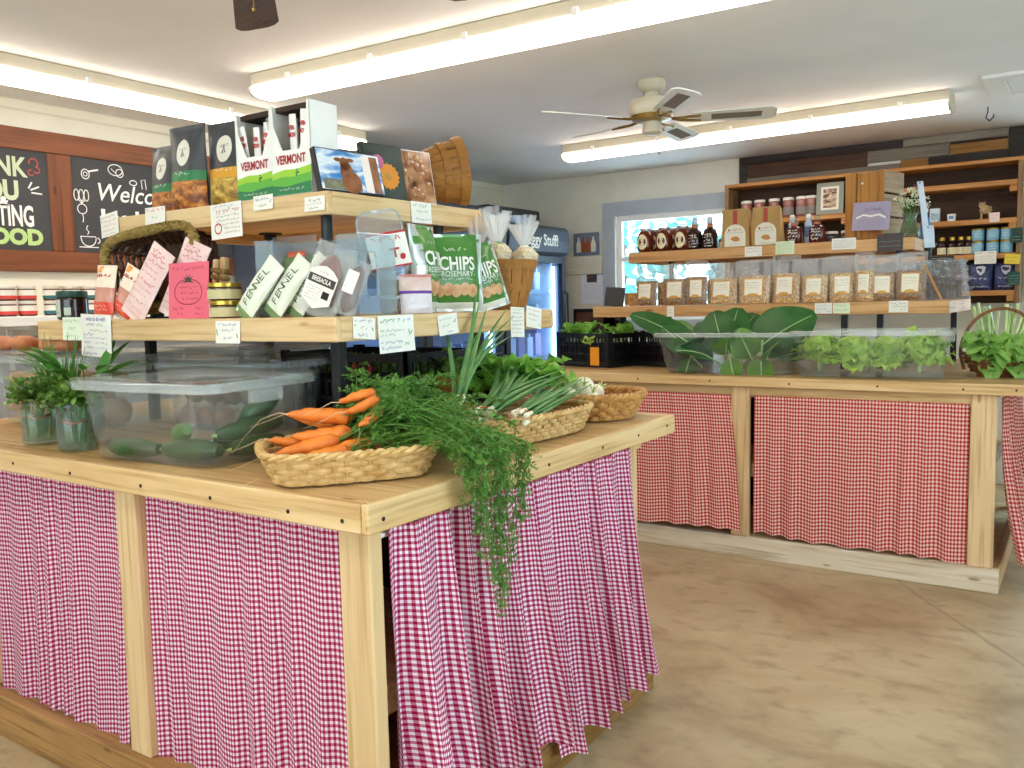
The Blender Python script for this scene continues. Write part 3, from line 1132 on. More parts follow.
# ---------------------------------------------------------------- the white shelf under the chalkboard with jam jars
mb = MB(); mb.box((XL + .001, .9, 1.255), (XL + .31, 3.5, 1.303), .003)
ws = tag(mb.build('wall_shelf', WHITET, smooth=False), 'long white wall shelf under the chalkboard carrying small jars', 'shelf')
for y in (1.2, 2.2, 3.2):
    mb = MB(); mb.box((XL + .001, y - .012, 1.03), (XL + .02, y + .012, 1.255)); mb.box((XL + .02, y - .012, 1.235), (XL + .24, y + .012, 1.255)); mb.build('shelf_bracket', WHITET, ws, smooth=False)


def small_jar(name, label, loc, r, h, body_m, lid_m, lab_m, band_m=None, group=None, cat='jar', lidh=.2, labz=(.12, .70)):
    t = thing(name, label, cat, loc, 0, group)
    b = MB(); b.lathe([(r * .88, 0), (r, h * .06), (r, h * (.92 - lidh)), (r * .93, h * (.99 - lidh))], n=20); b.build('jar_body', body_m, t)
    b = MB(); b.lathe([(r * .98, h * (.985 - lidh)), (r, h * (1.0 - lidh)), (r, h * .97), (r * .94, h)], n=20); b.build('lid', lid_m, t)
    b = MB(); b.lathe([(r * 1.012, h * labz[0]), (r * 1.012, h * labz[1])], n=20, cap0=False, cap1=False); lb = b.build('paper_label', lab_m, t)
    if band_m:
        zc = (labz[0] * .62 + labz[1] * .38)
        b = MB(); b.lathe([(r * 1.02, h * labz[0]), (r * 1.02, h * zc)], n=20, cap0=False, cap1=False); b.build('label_band', band_m, lb)
    return t


JAMR = M('jam_brown', '6A3A2C', '4F2A20', rough=.2)
LABR, LABT = M('label_red', 'D9483F', rough=.7), M('label_teal', '2E6F73', rough=.7)
GJ = 'small jars on the white wall shelf'
jr = None
for i, (y, tl) in enumerate([(2.02, 'leftmost'), (2.115, 'second from the left'), (2.21, 'third from the left')]):
    for k in range(2):
        lab = 'red-labelled jar on the white wall shelf, %s in the %s row' % (tl, 'lower' if k == 0 else 'upper')
        p = (XL + .25, y - .03, 1.303 + k * .0745)
        if jr is None:
            jr = small_jar('jam_jar', lab, p, .042, .074, JAMR, M('lid_white', 'EFE9E0', rough=.4), PAPER, LABR, GJ)
        else:
            dup(jr, p, label=lab)
jt = None
for i, (y, tl) in enumerate([(2.335, 'leftmost'), (2.43, 'middle'), (2.525, 'rightmost')]):
    for k in range(2):
        lab = 'teal-labelled jar on the white wall shelf, %s in the %s row' % (tl, 'lower' if k == 0 else 'upper')
        p = (XL + .25, y - .03, 1.303 + k * .0745)
        if jt is None:
            jt = small_jar('relish_jar', lab, p, .042, .074, JAMR, M('lid_cream', 'E6DED0', rough=.4), PAPER, LABT, GJ)
        else:
            dup(jt, p, label=lab)

# ---------------------------------------------------------------- glass-door coolers along the left wall
COOLB = M('cooler_slate', '434B5C', '3B4353', rough=0.5)
COOLD = M('cooler_dark_frame', '20283A', rough=0.4)
COOLI = M('cooler_inside_white', 'DCE8F6', rough=.6)
COOLG = clear('cooler_glass', 'E4F0FF', haze=.05, hazecol='BFD8FF', rough=.05, edge=.5)
LED = emit('cooler_led', (.62, .82, 1.0, 1), 16.0)


def cooler(label, y0, y1, zt, header, text=None):
    t = thing('cooler', label, 'cooler', (-3.78, (y0 + y1) / 2, 0), 0, 'glass-door coolers along the left wall')
    w = (y1 - y0) / 2
    D = .74
    mb = MB()
    mb.box((-D, -w, .08), (-D + .04, w, zt)); mb.box((-D + .04, -w, .08), (0, -w + .04, zt)); mb.box((-D + .04, w - .04, .08), (0, w, zt))
    mb.box((-D + .04, -w + .04, .08), (0, w - .04, .22)); mb.box((-D + .04, -w + .04, zt - .05), (0, w - .04, zt))
    for sx in (-D + .08, -.08):
        for sy in (-w + .08, w - .08):
            mb.cyl((sx, sy, 0), (sx, sy, .09), .025, n=10)
    mb.build('cabinet', COOLB, t, smooth=False)
    mb = MB(); mb.box((-D + .041, -w + .041, .221), (-D + .05, w - .041, zt - .051)); mb.box((-D + .05, -w + .041, .221), (-.06, -w + .05, zt - .051)); mb.box((-D + .05, w - .05, .221), (-.06, w - .041, zt - .051)); mb.build('inner_lining', COOLI, t, smooth=False)
    zd = zt - header
    mb = MB()
    for b in (((0.001, -w, .2), (.05, -w + .06, zd)), ((0.001, w - .06, .2), (.05, w, zd)), ((0.001, -w + .06, .2), (.05, w - .06, .27)), ((0.001, -w + .06, zd - .06), (.05, w - .06, zd))):
        mb.box(*b, .003)
    d = mb.build('door', COOLD, t, smooth=False)
    mb = MB(); mb.box((.02, -w + .06, .27), (.028, w - .06, zd - .06)); mb.build('door_pane', COOLG, d, smooth=False)
    mb = MB(); mb.tube([(.05, w - .03, 1.0), (.085, w - .03, 1.02), (.085, w - .03, 1.38), (.05, w - .03, 1.40)], .010); mb.build('door_handle', BLACKP, d)
    mb = MB()
    prof = [(.001, zd + .005), (.05, zd + .005), (.085, zd + .03), (.10, zd + header * .5), (.085, zt - .02), (.05, zt + .005), (.001, zt + .005)]
    a = [mb.v((x, -w, z)) for x, z in prof]
    b = [mb.v((x, w, z)) for x, z in prof]
    mb.bridge(a, b); mb.f(a); mb.f(list(reversed(b)))
    h = mb.build('header_sign', COOLB, t, smooth=False)
    if text:
        mb = MB()
        xs = w / .5
        put_text(mb, text, 0.0, zd + header * .5, .125, fn=lambda X, Z: V((.092 + .011 * max(0, 1 - abs(Z - zd - header * .5) / (header * .35)), X, Z)), bold=.003, sx=.9)
        mb.build('header_lettering', CHW, h, smooth=False)
    for z in (.55, .85, 1.12, 1.40):
        if z < zd - .1:
            mb = MB()
            mb.box((-D + .06, -w + .05, z), (-.06, w - .05, z + .012)); mb.box((-.062, -w + .05, z - .012), (-.05, w - .05, z + .025))
            mb.build('wire_shelf', COOLI, t, smooth=False)
    mb = MB(); mb.box((-.045, w - .075, .3), (-.03, w - .05, zd - .08)); mb.build('light_strip', LED, t, smooth=False)
    return t


cooler('glass-door cooler beside the back wall, lettered slate header', 5.47, 6.385, 1.93, .235, 'Veggy Stuff!')
cooler('glass-door cooler second from the back wall, half hidden by hanging bread bags', 4.52, 5.44, 2.02, .30)
cooler('glass-door cooler furthest from the back wall, hidden behind the front island', 3.58, 4.49, 2.02, .30)
# goods in the coolers: cartons and tubs seen through the doors
CART = [M('carton_white', 'EEF2F6', rough=.6), M('carton_blue', '6E93C8', rough=.6), M('carton_lilac', 'B9A6CF', rough=.6), M('carton_grey', 'AEB9C6', rough=.6)]
rr = random.Random(11)
n = 0
nth = ['leftmost', 'second', 'third', 'fourth', 'fifth', 'rightmost']
src = {}
for ci, (y0, y1, cn) in enumerate(((5.47, 6.385, 'lettered cooler'), (4.52, 5.44, 'middle cooler'))):
    for zi, z in enumerate((.852 + .012, 1.132, 1.412)):
        for k in range(6):
            y = y0 + .13 + k * (y1 - y0 - .26) / 5
            lab = 'small carton in the %s, %s on its %s visible shelf' % (cn, nth[k] if k in (0, 5) else nth[k] + ' from the left', ('lowest', 'middle', 'top')[zi])
            kk = (k * 2 + zi + ci) % 4
            hh = (.16, .12, .19, .14)[kk]
            if kk not in src:
                t = thing('milk_carton', lab, 'carton', (-3.98, y, z), 0, 'cartons inside the coolers')
                mb = MB(); mb.box((-.045, -.045, 0), (.045, .045, hh), .003); mb.build('carton_body', CART[kk], t, smooth=False)
                mb = MB(); mb.box((-.040, -.010, hh), (.040, .010, hh + .03), .002); mb.build('carton_top', CART[kk], t, smooth=False)
                src[kk] = t
            else:
                dup(src[kk], (-3.98, y, z), label=lab)
# the dark machine on top of the last cooler
t = thing('black_appliance', 'low black appliance lying on top of the lettered cooler', 'appliance', (-4.12, 5.9, 1.936))
mb = MB(); mb.box((-.2, -.36, .012), (.2, .40, .15), .012); mb.build('case', BLACKP, t, smooth=False)
mb = MB(); mb.box((.201, -.16, .03), (.206, .22, .085), .001); mb.build('blue_panel', M('panel_pale_blue', '9DB8DE', rough=.4), t, smooth=False)
for a in (-.3, .34):
    mb = MB(); mb.cyl((.1, a, 0), (.1, a, .014), .02, n=10); mb.cyl((-.1, a, 0), (-.1, a, .014), .02, n=10); mb.build('rubber_feet', BLACKM, t)

# ---------------------------------------------------------------- pictures on the back wall
t = thing('wall_picture', 'small picture of white bottles on the wall above the dado rail', 'picture', (-3.685, YB, 1.813))
mb = MB(); mb.box((-.128, -.012, -.098), (.128, -.001, .098), .002); mb.build('print_panel', M('print_slate', '7F8CA0', '66748A', rough=.5), t, smooth=False)
mb = MB()
for i, (x, c) in enumerate(((-.075, 0), (-.03, 1), (.02, 1), (.07, 0))):
    mb.mi = c
    mb.lathe([(.026, -.07), (.028, 0), (.014, .035), (.012, .06), (.016, .062)], c=(x, -.0115, 0), n=12, sy=.05)
mb.build('printed_bottles', [PAPER, M('print_rust', 'A2593B', rough=.6)], t)
t = thing('notice_sheet', 'white typed notice sheet pinned to the wall beside the window', 'notice', (-3.635, YB, 1.435), rot=(0, math.radians(1), 0))
mb = MB(); mb.box((-.11, -.003, -.14), (.11, -.001, .14)); mb.build('sheet', M('sheet_cool_white', 'EAF0FF', rough=.7), t, smooth=False)
mb = MB(); mb.box((-.055, -.0042, .045), (.045, -.0031, .115)); mb.build('photo', M('print_faces', '6B4A3E', '3A3F58', rough=.6, scale=(30, 30, 30), lo=.45, hi=.55), t, smooth=False)
mb = MB()
for k in range(8):
    scribble(mb, -.085, .085, .02 - k * .017, .006, -.0042, rr)
mb.build('typed_lines', M('grey_ink', '6A6F80', rough=.8), t, smooth=False)
t = thing('framed_photo', 'dark framed photo low on the wall behind the lettuce crates', 'picture', (-3.30, YB, 1.00))
mb = MB(); mb.box((-.52, -.02, 0), (-.02, -.001, .25), .003); mb.build('photo_frame', BLACKP, t, smooth=False)
mb = MB(); mb.box((-.49, -.022, .03), (-.05, -.0205, .22)); mb.build('photo', M('photo_brown', '7A4B3C', '3B2C2A', rough=.5, scale=(8, 8, 8)), t, smooth=False)

# ---------------------------------------------------------------- open wall shelves on the plank wall
SHZ = wood('shelf_side_weathered', 'A58461', '8A6A4A', '5E4531', 'z', rough=.7)
SDARK = wood('shelf_inner_dark', '4C382C', '3B2B22', '251A14', 'x', rough=.8)
FY = 6.43


def open_shelf(label, x0, x1, ztop, shelves, zbot):
    t = thing('open_shelf', label, 'shelf', ((x0 + x1) / 2, YB - .03, zbot), 0, 'open shelf units on the plank wall')
    c = t.location

    def bx(nm, m, a, b):
        mb = MB(); mb.box((a[0] - c.x, a[1] - c.y, a[2] - c.z), (b[0] - c.x, b[1] - c.y, b[2] - c.z), .003)
        return mb.build(nm, m, t, smooth=False)
    bx('side_board', SHZ, (x0, FY, zbot), (x0 + .03, YB - .03, ztop)); bx('side_board', SHZ, (x1 - .03, FY, zbot), (x1, YB - .03, ztop))
    bx('top_board', SHELFW, (x0, FY - .006, ztop), (x1, YB - .03, ztop + .024))
    for z in shelves:
        s = bx('shelf_board', SHELFW, (x0 + .03, FY + .005, z - .034), (x1 - .03, YB - .03, z))
        bx('cleat', SHELFW, (x1 - .075, FY + .006, z - .075), (x1 - .031, FY + .2, z - .035))
    bx('back_board', SDARK, (x0 + .031, YB - .045, zbot), (x1 - .031, YB - .032, ztop - .001))
    return t


open_shelf('left open wall shelf with a row of white-lidded jars and a framed print', -2.345, -1.42, 2.145, (1.895, 1.62, 1.36), 1.29)
open_shelf('right open wall shelf with blue tins and navy bags', -1.40, -0.385, 2.145, (2.03, 1.79, 1.565, 1.325), 1.24)


# ================================================================ produce on the front island
TZ = 0.92
LF_CARROT = leafy('carrot_top_green', '74A24A', '4F8434', 30)
LF_HERB = leafy('herb_green', '7DA048', '527F34', 40)
LF_CHIVE = leafy('chive_green', '63A045', '4A8438', 15)
LF_ONION = leafy('onion_leaf_green', '86AF6A', '5C9058', 12, rough=.4)
LF_GREENS = leafy('salad_green', '96CC55', '62A238', 18)
LF_LETTUCE = leafy('lettuce_green', 'DDF58A', 'BBE05A', 14, trans=.4)
LF_COLLARD = leafy('collard_green', '3E7036', '2B582A', 9, rough=.35, trans=.12)
LF_COLLARD2 = leafy('collard_pale_green', '74A04A', '54883C', 9, rough=.35, trans=.25)
LF_CHARD = leafy('chard_leaf_green', 'A2CC68', '76AE4C', 14)
STALK = M('pale_stalk', 'CFE0A0', 'A9C878', rough=.4, scale=(20, 20, 20))
VEIN = M('leaf_vein_pale', 'C7DD9C', 'AFCB82', rough=.5)


def rng(s):
    return random.Random(s)


def leaf(mb, base, d, nrm, Ln, W, droop=.3, fold=.25, ruffle=0.0, nu=4, nv=7, shape=1.0, rip=3.0, ph=0.0, tip=.75, rib=None):
    """one leaf blade: midrib curve + width profile + ruffled margin; rib = (mb2, radius) adds a raised midrib"""
    base, d, nrm = V(base), V(d).normalized(), V(nrm)
    side = d.cross(nrm).normalized()
    nrm = side.cross(d).normalized()

    def mid(t):
        return base + d * (Ln * t) + nrm * (-droop * Ln * t * t)

    def fn(s, t):
        q = (s - .5) * 2
        w = W * (math.sin(PI * min(1, max(0.0, t * .96 + .02)) ** tip) ** shape)
        p = mid(t)
        return p + side * (q * w) + nrm * (abs(q) * w * fold + ruffle * W * abs(q) ** 1.5 * math.sin(rip * 2 * PI * t + ph + (PI if q < 0 else 0)))
    mb.grid(fn, nu, nv)
    if rib:
        m2, r = rib
        m2.tube([mid(t) + nrm * (r * .3) for t in (0, .25, .5, .75, .95)], [r, r * .85, r * .65, r * .4, r * .2], 5)


# ---------------------------------------------------------------- woven baskets
def woven_basket(name, label, loc, rz, outline, h, flare, rows, mat_w, stakes=40, amp=.004, wr=.0042, rim=.0065, floor_m=None, rot=None, seg=160, cat='basket', zprof=None):
    """outline(a) -> (x, y) of the foot, a in 0..2pi; walls lean out by flare"""
    t = thing(name, label, cat, loc, rz, rot=rot)

    def at(a, k, off=0.0):
        x, y = outline(a)
        L = math.hypot(x, y) or 1
        f = flare * (k ** .8)
        zz = h * k * (zprof(a) if zprof else 1.0)
        return V((x + x / L * (f + off), y + y / L * (f + off), zz + .004))
    mb = MB()
    for j in range(rows):
        k = (j + .5) / rows
        pts = []
        for i in range(seg):
            a = 2 * PI * i / seg
            off = amp * math.cos(stakes / 2 * a + (PI if j % 2 else 0))
            pts.append(at(a, k, off))
        mb.loop(pts, wr, 5, flat=h / rows * .52 / wr)
    mb.build('woven_side', mat_w, t)
    mb = MB()
    for s in range(stakes):
        a = 2 * PI * s / stakes
        mb.tube([at(a, 0), at(a, .5), at(a, 1.0)], wr * .8, 5)
    mb.build('stakes', mat_w, t)
    mb = MB()
    for tw in (0, PI):
        pts = []
        for i in range(seg):
            a = 2 * PI * i / seg
            th = stakes * .6 * a + tw
            p = at(a, 1.0, rim * .7 * math.cos(th))
            p.z += rim * .7 * math.sin(th)
            pts.append(p)
        mb.loop(pts, rim, 6)
    mb.build('braided_rim', mat_w, t)
    mb = MB()
    c = mb.v((0, 0, .004))
    rg = [mb.v(at(2 * PI * i / 48, 0)) for i in range(48)]
    for i in range(48):
        mb.f([c, rg[i], rg[(i + 1) % 48]])
    pts = []
    for q in range(4):
        k = .22 + .22 * q
        mb.loop([V((outline(2 * PI * i / 60)[0] * k, outline(2 * PI * i / 60)[1] * k, .006 + .002 * math.cos(12 * 2 * PI * i / 60 + q * PI))) for i in range(60)], wr, 5)
    mb.build('basket_base', floor_m or mat_w, t)
    return t


def superellipse(rx, ry, p=4.0):
    def o(a):
        c, s = math.cos(a), math.sin(a)
        r = (abs(c / rx) ** p + abs(s / ry) ** p) ** (-1 / p)
        return (r * c, r * s)
    return o


BASKC = V((-1.437, 1.435, TZ + .001))
bang = math.atan2(.8, .6)
woven_basket('carrot_basket', 'shallow oblong wicker basket of carrots at the island corner', BASKC, bang, superellipse(.165, .122, 5), .066, .034, 5, WICKER, stakes=36, amp=.005, wr=.004)
woven_basket('onion_basket', 'oblong wicker basket holding the spring onions', (-1.40, 2.065, TZ + .001), math.radians(-4), superellipse(.125, .235, 5), .072, .036, 6, WICKER, stakes=44, amp=.005, wr=.004)
woven_basket('round_basket', 'round wicker basket with white turnips at the far island end', (-1.385, 2.545, TZ + .001), .3, superellipse(.122, .122, 2), .078, .045, 5, WICKER2, stakes=36, amp=.006, wr=.0052, rim=.008)

# ---------------------------------------------------------------- carrots with their tops
CARROT = M('carrot_orange', 'F08A34', 'DC7226', rough=.45, scale=(30, 30, 30), bump=.25, bscale=(120, 30, 30))
ROOT = M('root_thread', 'D9B48A', rough=.8)


def frond(mb, pts, size, r, dens=11, rach=.0016):
    """feathery carrot leaf along a stem curve"""
    pts = [V(p) for p in pts]
    n = len(pts)
    mb.tube(pts, [rach * (1 - .7 * i / (n - 1)) for i in range(n)], 4, cap=False)
    for k in range(dens):
        t = .22 + .78 * k / dens
        q = t * (n - 1)
        i = min(int(q), n - 2)
        p = pts[i].lerp(pts[i + 1], q - i)
        ax = (pts[i + 1] - pts[i]).normalized()
        for s in (-1, 1):
            sd = ax.cross(V((r.uniform(-.6, .6), r.uniform(-.6, .6), 1))).normalized() * s
            d = (ax * r.uniform(.5, .9) + sd + V((0, 0, r.uniform(-.1, .35)))).normalized()
            Lb = size * (1.15 - .75 * t) * r.uniform(.75, 1.2)
            up = d.cross(sd).normalized() if d.cross(sd).length > 1e-3 else V((0, 0, 1))
            m = 5
            for j in range(m):
                tt = (j + 1) / m
                pp = p + d * (Lb * tt) + V((0, 0, -.12 * Lb * tt * tt))
                for s2 in (-1, 1, 0):
                    if s2 == 0 and j < m - 1:
                        continue
                    ld = (d * .8 + d.cross(up) * s2 * .9 + V((r.uniform(-.4, .4), r.uniform(-.4, .4), r.uniform(-.3, .5)))).normalized()
                    ll = size * .36 * (1.1 - .5 * tt) * r.uniform(.7, 1.2)
                    wv = ld.cross(V((r.uniform(-1, 1), r.uniform(-1, 1), 1))).normalized() * ll * .20
                    a = mb.v(pp)
                    b = mb.v(pp + ld * ll * .5 + wv)
                    c = mb.v(pp + ld * ll)
                    e = mb.v(pp + ld * ll * .5 - wv)
                    mb.f([a, b, c, e])
            st = d.cross(V((0, 0, 1))).normalized() * .0006
            a, b = mb.v(p - st), mb.v(p + st)
            c, e = mb.v(p + d * Lb + st * .4 - V((0, 0, .12 * Lb))), mb.v(p + d * Lb - st * .4 - V((0, 0, .12 * Lb)))
            mb.f([a, b, c, e])


def bez(p0, p1, p2, p3, n=9):
    p0, p1, p2, p3 = map(V, (p0, p1, p2, p3))
    return [p0 * (1 - t) ** 3 + p1 * 3 * t * (1 - t) ** 2 + p2 * 3 * t * t * (1 - t) + p3 * t ** 3 for t in [i / (n - 1) for i in range(n)]]


# crown position, tip direction, length, radius, label, where its leaves go
r = rng(5)
e1 = V((.6, .8, 0)); e2 = V((-.8, .6, 0))


def bk(a, b, z):
    p = BASKC + e1 * a + e2 * b
    return V((p.x, p.y, TZ + z))


CRTS = [
    (bk(.005, .000, .052), bk(-.150, -.035, .030), .0185, 'large carrot lowest in front, tip to the left'),
    (bk(.020, -.050, .040), bk(-.085, -.075, .030), .0150, 'carrot lying against the near basket wall at the bottom'),
    (bk(-.015, .050, .070), bk(-.165, .030, .060), .0175, 'carrot second from bottom, above the large front one'),
    (bk(.020, .075, .088), bk(-.120, .070, .090), .0190, 'plump carrot in the middle of the heap'),
    (bk(-.050, .110, .070), bk(-.170, .090, .075), .0140, 'small carrot at the left edge of the heap'),
    (bk(.030, .100, .128), bk(-.125, .110, .130), .0180, 'carrot high on the heap with a long root thread to the left'),
    (bk(.060, .040, .060), bk(-.030, .020, .050), .0160, 'carrot half buried under the leaves in the basket'),
    (bk(.085, .085, .175), bk(-.005, .075, .165), .0115, 'thin carrot on top of the heap, uppermost of three small ones'),
    (bk(.090, .060, .160), bk(.005, .050, .145), .0120, 'thin carrot on top of the heap, middle of three small ones'),
    (bk(.092, .035, .145), bk(.030, .005, .115), .0110, 'thin carrot on top of the heap, lowest of three small ones'),
    (bk(.085, .020, .045), bk(.030, -.045, .036), .0150, 'short carrot poking out below the leaves near the right'),
    (bk(.000, .150, .105), bk(-.110, .165, .118), .0150, 'carrot at the back of the heap beside the cucumber tub'),
]
drops = 0
for i, (cr, tp, rad, lab) in enumerate(CRTS):
    o0 = V((cr.x, cr.y, cr.z))
    t = thing('carrot', lab, 'carrot', o0, 0, 'carrots in the wicker basket')
    d = (tp - cr)
    Ln = d.length
    dn = d.normalized()
    mb = MB()
    pts, rs = [], []
    for k in range(12):
        s = k / 11
        w = V((r.uniform(-1, 1), r.uniform(-1, 1), r.uniform(-1, 1))) * .0016 * (s > .1)
        pts.append(d * s + w + V((0, 0, .006 * math.sin(s * 3 + i))))
        rs.append(1.13 * rad * (.45 if k == 0 else 1.0 - .18 * s - .60 * max(0, s - .55) ** 1.2 * 2.2) * (1 + .05 * math.sin(k * 2.1 + i)))
    rs[-1] = max(.0035, rs[-1] * .35)
    rs[-2] = max(.006, rs[-2])
    mb.tube(pts, rs, 12)
    mb.build('root', CARROT, t)
    if i in (0, 2, 4, 5, 7, 8, 11):
        mb = MB()
        e = pts[-1]
        sd = V((-.35, -.5, 0)) if i != 5 else V((-.7, -.55, 0))
        mb.tube([e, e + dn * .02 + V((0, 0, .004)), e + dn * .035 + sd * .03 + V((0, 0, -.01)), e + dn * .04 + sd * .07 + V((0, 0, -.05 if i == 5 else -.02)), e + dn * .04 + sd * .10 + V((0, 0, -.085 if i == 5 else -.025))], [.0014, .0009, .0006, .0005, .0004], 5)
        mb.build('root_thread', ROOT, t)
    # tops: stems first run together, then spread over the heap and off the island edge
    mb = MB()
    ns = 8
    for k in range(ns):
        hang = (i in (0, 1, 3, 6, 8, 9, 10) and k < 3) or (i in (6, 10) and k < 6)
        s0 = V((r.uniform(-.004, .004), r.uniform(-.004, .004), r.uniform(-.002, .004)))
        if hang:
            ex = V((-1.165 + r.uniform(.015, .055), r.uniform(1.46, 1.72), TZ + .055 + r.uniform(-.01, .03)))
            zl = r.choice((.86, .80, .74, .68, .63, .59)) + r.uniform(-.03, .02)
            yy = ex.y + (.86 - zl) * r.uniform(-.12, .08)
            yy = 1.60 + (yy - 1.60) * (1 - .75 * min(1, (.87 - zl) / .26))
            fin = V((-1.125 + r.uniform(-.012, .02), yy, zl))
            mid_ = (cr + ex) / 2 + V((0, 0, .06))
            p = bez(s0, mid_ - o0, ex + V((-.03, 0, .03)) - o0, ex - o0, 7)[:-1] + bez(ex - o0, ex + V((.03, .0, -.01)) - o0, fin + V((.01, 0, .10)) - o0, fin - o0, 7)
            frond(mb, p, .045 * (1 - .3 * min(1, (.87 - zl) / .26)), r, 18)
        else:
            tx = r.uniform(-1.60, -1.22)
            ty = r.uniform(1.50, 1.90)
            kk = (tx + 1.60) / .40
            tz = TZ + r.uniform(.05, .215) * (1.0 - .45 * kk)
            if tx < -1.42 and ty < 1.68:
                ty += .14
            fin = V((tx, ty, tz))
            mid_ = (cr + fin) / 2 + V((0, 0, r.uniform(.03, .09)))
            p = bez(s0, mid_ - o0, fin + V((0, -.03, r.uniform(.01, .05))) - o0, fin - o0, 8)
            frond(mb, p, .048, r, 13)
    mb.build('carrot_top', LF_CARROT, t)

# ---------------------------------------------------------------- spring onions: two rubber-banded bunches
WHITEON = M('onion_white', 'F1EFDD', 'DDE0B8', rough=.35, scale=(20, 20, 20))
BANDM = M('rubber_band', 'D2622E', rough=.5)


def onion_bunch(label, root, ax, n, Ln, seed, lift, spread):
    r = rng(seed)
    t = thing('spring_onion_bunch', label, 'spring onions', root, 0, 'bunches of spring onions')
    ax = V(ax).normalized()
    sd = ax.cross(V((0, 0, 1))).normalized()
    mbw, mbl, mbr = MB(), MB(), MB()
    for k in range(n):
        o = sd * r.uniform(-.024, .024) + V((0, 0, r.uniform(-.012, .02)))
        b0 = o + ax * r.uniform(-.012, .012)
        b1 = o + ax * .055
        mbw.tube([b0, b0 + ax * .012, b1 * .6 + b0 * .4, b1], [.004, .0078, .0065, .0055], 8)
        for q in range(7):
            dd = (-ax + V((r.uniform(-.9, .9), r.uniform(-.9, .9), r.uniform(-.5, .8)))).normalized()
            mbr.tube([b0, b0 + dd * .012, b0 + dd * .022 + V((0, 0, -.008))], [.0007, .0006, .0004], 3)
        for q in range(2):
            ln = Ln * r.uniform(.7, 1.05)
            s = r.uniform(-1, 1)
            e = b1 + ax * ln + sd * s * spread + V((0, 0, lift * r.uniform(.15, 1.0)))
            m = b1 + ax * ln * .45 + sd * s * spread * .25 + V((0, 0, lift * .35))
            p = bez(b1, b1 * .5 + m * .5, m, e, 7)
            mbl.tube(p, [.0050, .0064, .0078, .0076, .0068, .0050, .0012], 7, flat=.6)
    mbw.build('onion_bulbs', WHITEON, t)
    mbr.build('onion_roots', ROOT, t)
    mbl.build('onion_leaves', LF_ONION, t)
    mb = MB()
    c = ax * .035 + V((0, 0, .004))
    mb.loop([c + sd * (.030 * math.cos(2 * PI * i / 24)) + V((0, 0, .020 * math.sin(2 * PI * i / 24))) for i in range(24)], .0022, 6)
    mb.build('rubber_band', BANDM, t)
    return t


onion_bunch('spring onion bunch whose roots lie against the carrot tops', (-1.36, 1.86, TZ + .082), (-.25, .95, .10), 11, .46, 21, .07, .12)
onion_bunch('spring onion bunch nearest the island edge, leaves lying to the far basket end', (-1.27, 1.90, TZ + .078), (-.22, .97, .05), 11, .46, 22, .03, .07)
onion_bunch('spring onion bunch with tall leaves standing up against the cooler doors', (-1.47, 1.88, TZ + .085), (-.30, .80, .55), 6, .30, 23, .16, .12)

# loose salad greens and broccoli-like head behind the onions
def green_bunch(name, label, cat, loc, n, L0, W0, mat, seed, spread=1.0, up=.6, ruffle=.25, group=None, stalk=None, stalk_len=.06, droop=.35, shape=.8):
    r = rng(seed)
    t = thing(name, label, cat, loc, 0, group)
    mb, ms = MB(), MB()
    for k in range(n):
        a = r.uniform(0, 2 * PI)
        el = r.uniform(.15, 1.0) * up + .1
        d = V((math.cos(a) * spread, math.sin(a) * spread, el)).normalized()
        nr = V((-d.x * d.z, -d.y * d.z, 1)).normalized() if abs(d.z) < .98 else V((1, 0, 0))
        b = V((math.cos(a), math.sin(a), 0)) * .01
        st = b + d * stalk_len
        ms.tube([b, (b + st) / 2, st], [.004, .0035, .003], 5)
        s = r.uniform(.7, 1.15)
        leaf(mb, st, d, nr, L0 * s, W0 * s, droop * r.uniform(.5, 1.3), r.uniform(.05, .4), ruffle, 6, 9, shape=shape, rip=r.uniform(2.5, 4), ph=r.uniform(0, 6), rib=(ms, .0026))
    mb.build('leaves', mat, t)
    ms.build('stalks', stalk or STALK, t)
    return t


green_bunch('salad_greens', 'bunch of broad light-green leaves behind the spring onions', 'greens', (-1.60, 2.34, TZ + .10), 28, .16, .072, LF_GREENS, 31, up=1.0, ruffle=.3)
green_bunch('salad_greens', 'bunch of bright lettuce-like leaves between the onions and the round basket', 'greens', (-1.62, 2.47, TZ + .08), 16, .12, .055, LF_LETTUCE, 32, up=1.1, ruffle=.35)

# white turnips in the round basket
TURN = M('turnip_white', 'F3EEDD', 'E5D9BE', rough=.35, scale=(10, 10, 25))
r = rng(8)
ti = None
for i, (x, y, z, s, lab) in enumerate([(-.065, -.045, .075, 1.0, 'nearest the onion basket'), (-.03, -.10, .060, .92, 'against the near rim'), (-.01, -.03, .085, 1.05, 'on top of the heap in the middle'), (-.09, .04, .06, .95, 'at the left rim'), (.04, -.06, .045, .9, 'low at the right of the heap'), (-.02, .06, .055, 1.0, 'at the back of the heap')]):
    p = (-1.395 + x, 2.545 + y, TZ + z + .018)
    lab = 'white turnip in the round basket, ' + lab
    if ti is None:
        t = thing('turnip', lab, 'turnip', p, 0, 'white turnips in the round basket')
        mb = MB(); mb.lathe([(.003, -.046), (.006, -.036), (.024, -.026), (.033, -.008), (.034, .008), (.026, .024), (.010, .032)], n=18); mb.build('turnip_root', TURN, t)
        mb = MB()
        for k in range(5):
            a = 2 * PI * k / 5
            mb.tube([(0, 0, .03), (.006 * math.cos(a), .006 * math.sin(a), .048), (.016 * math.cos(a), .016 * math.sin(a), .062)], [.003, .0028, .002], 6)
        mb.build('stem_stubs', STALK, t)
        ti = t
    else:
        dup(ti, p, label=lab, rot=(r.uniform(-1.3, 1.3), r.uniform(-1.3, 1.3), r.uniform(0, 6)), scale=(s, s, s))
ti.rotation_euler = (.9, .5, 0)

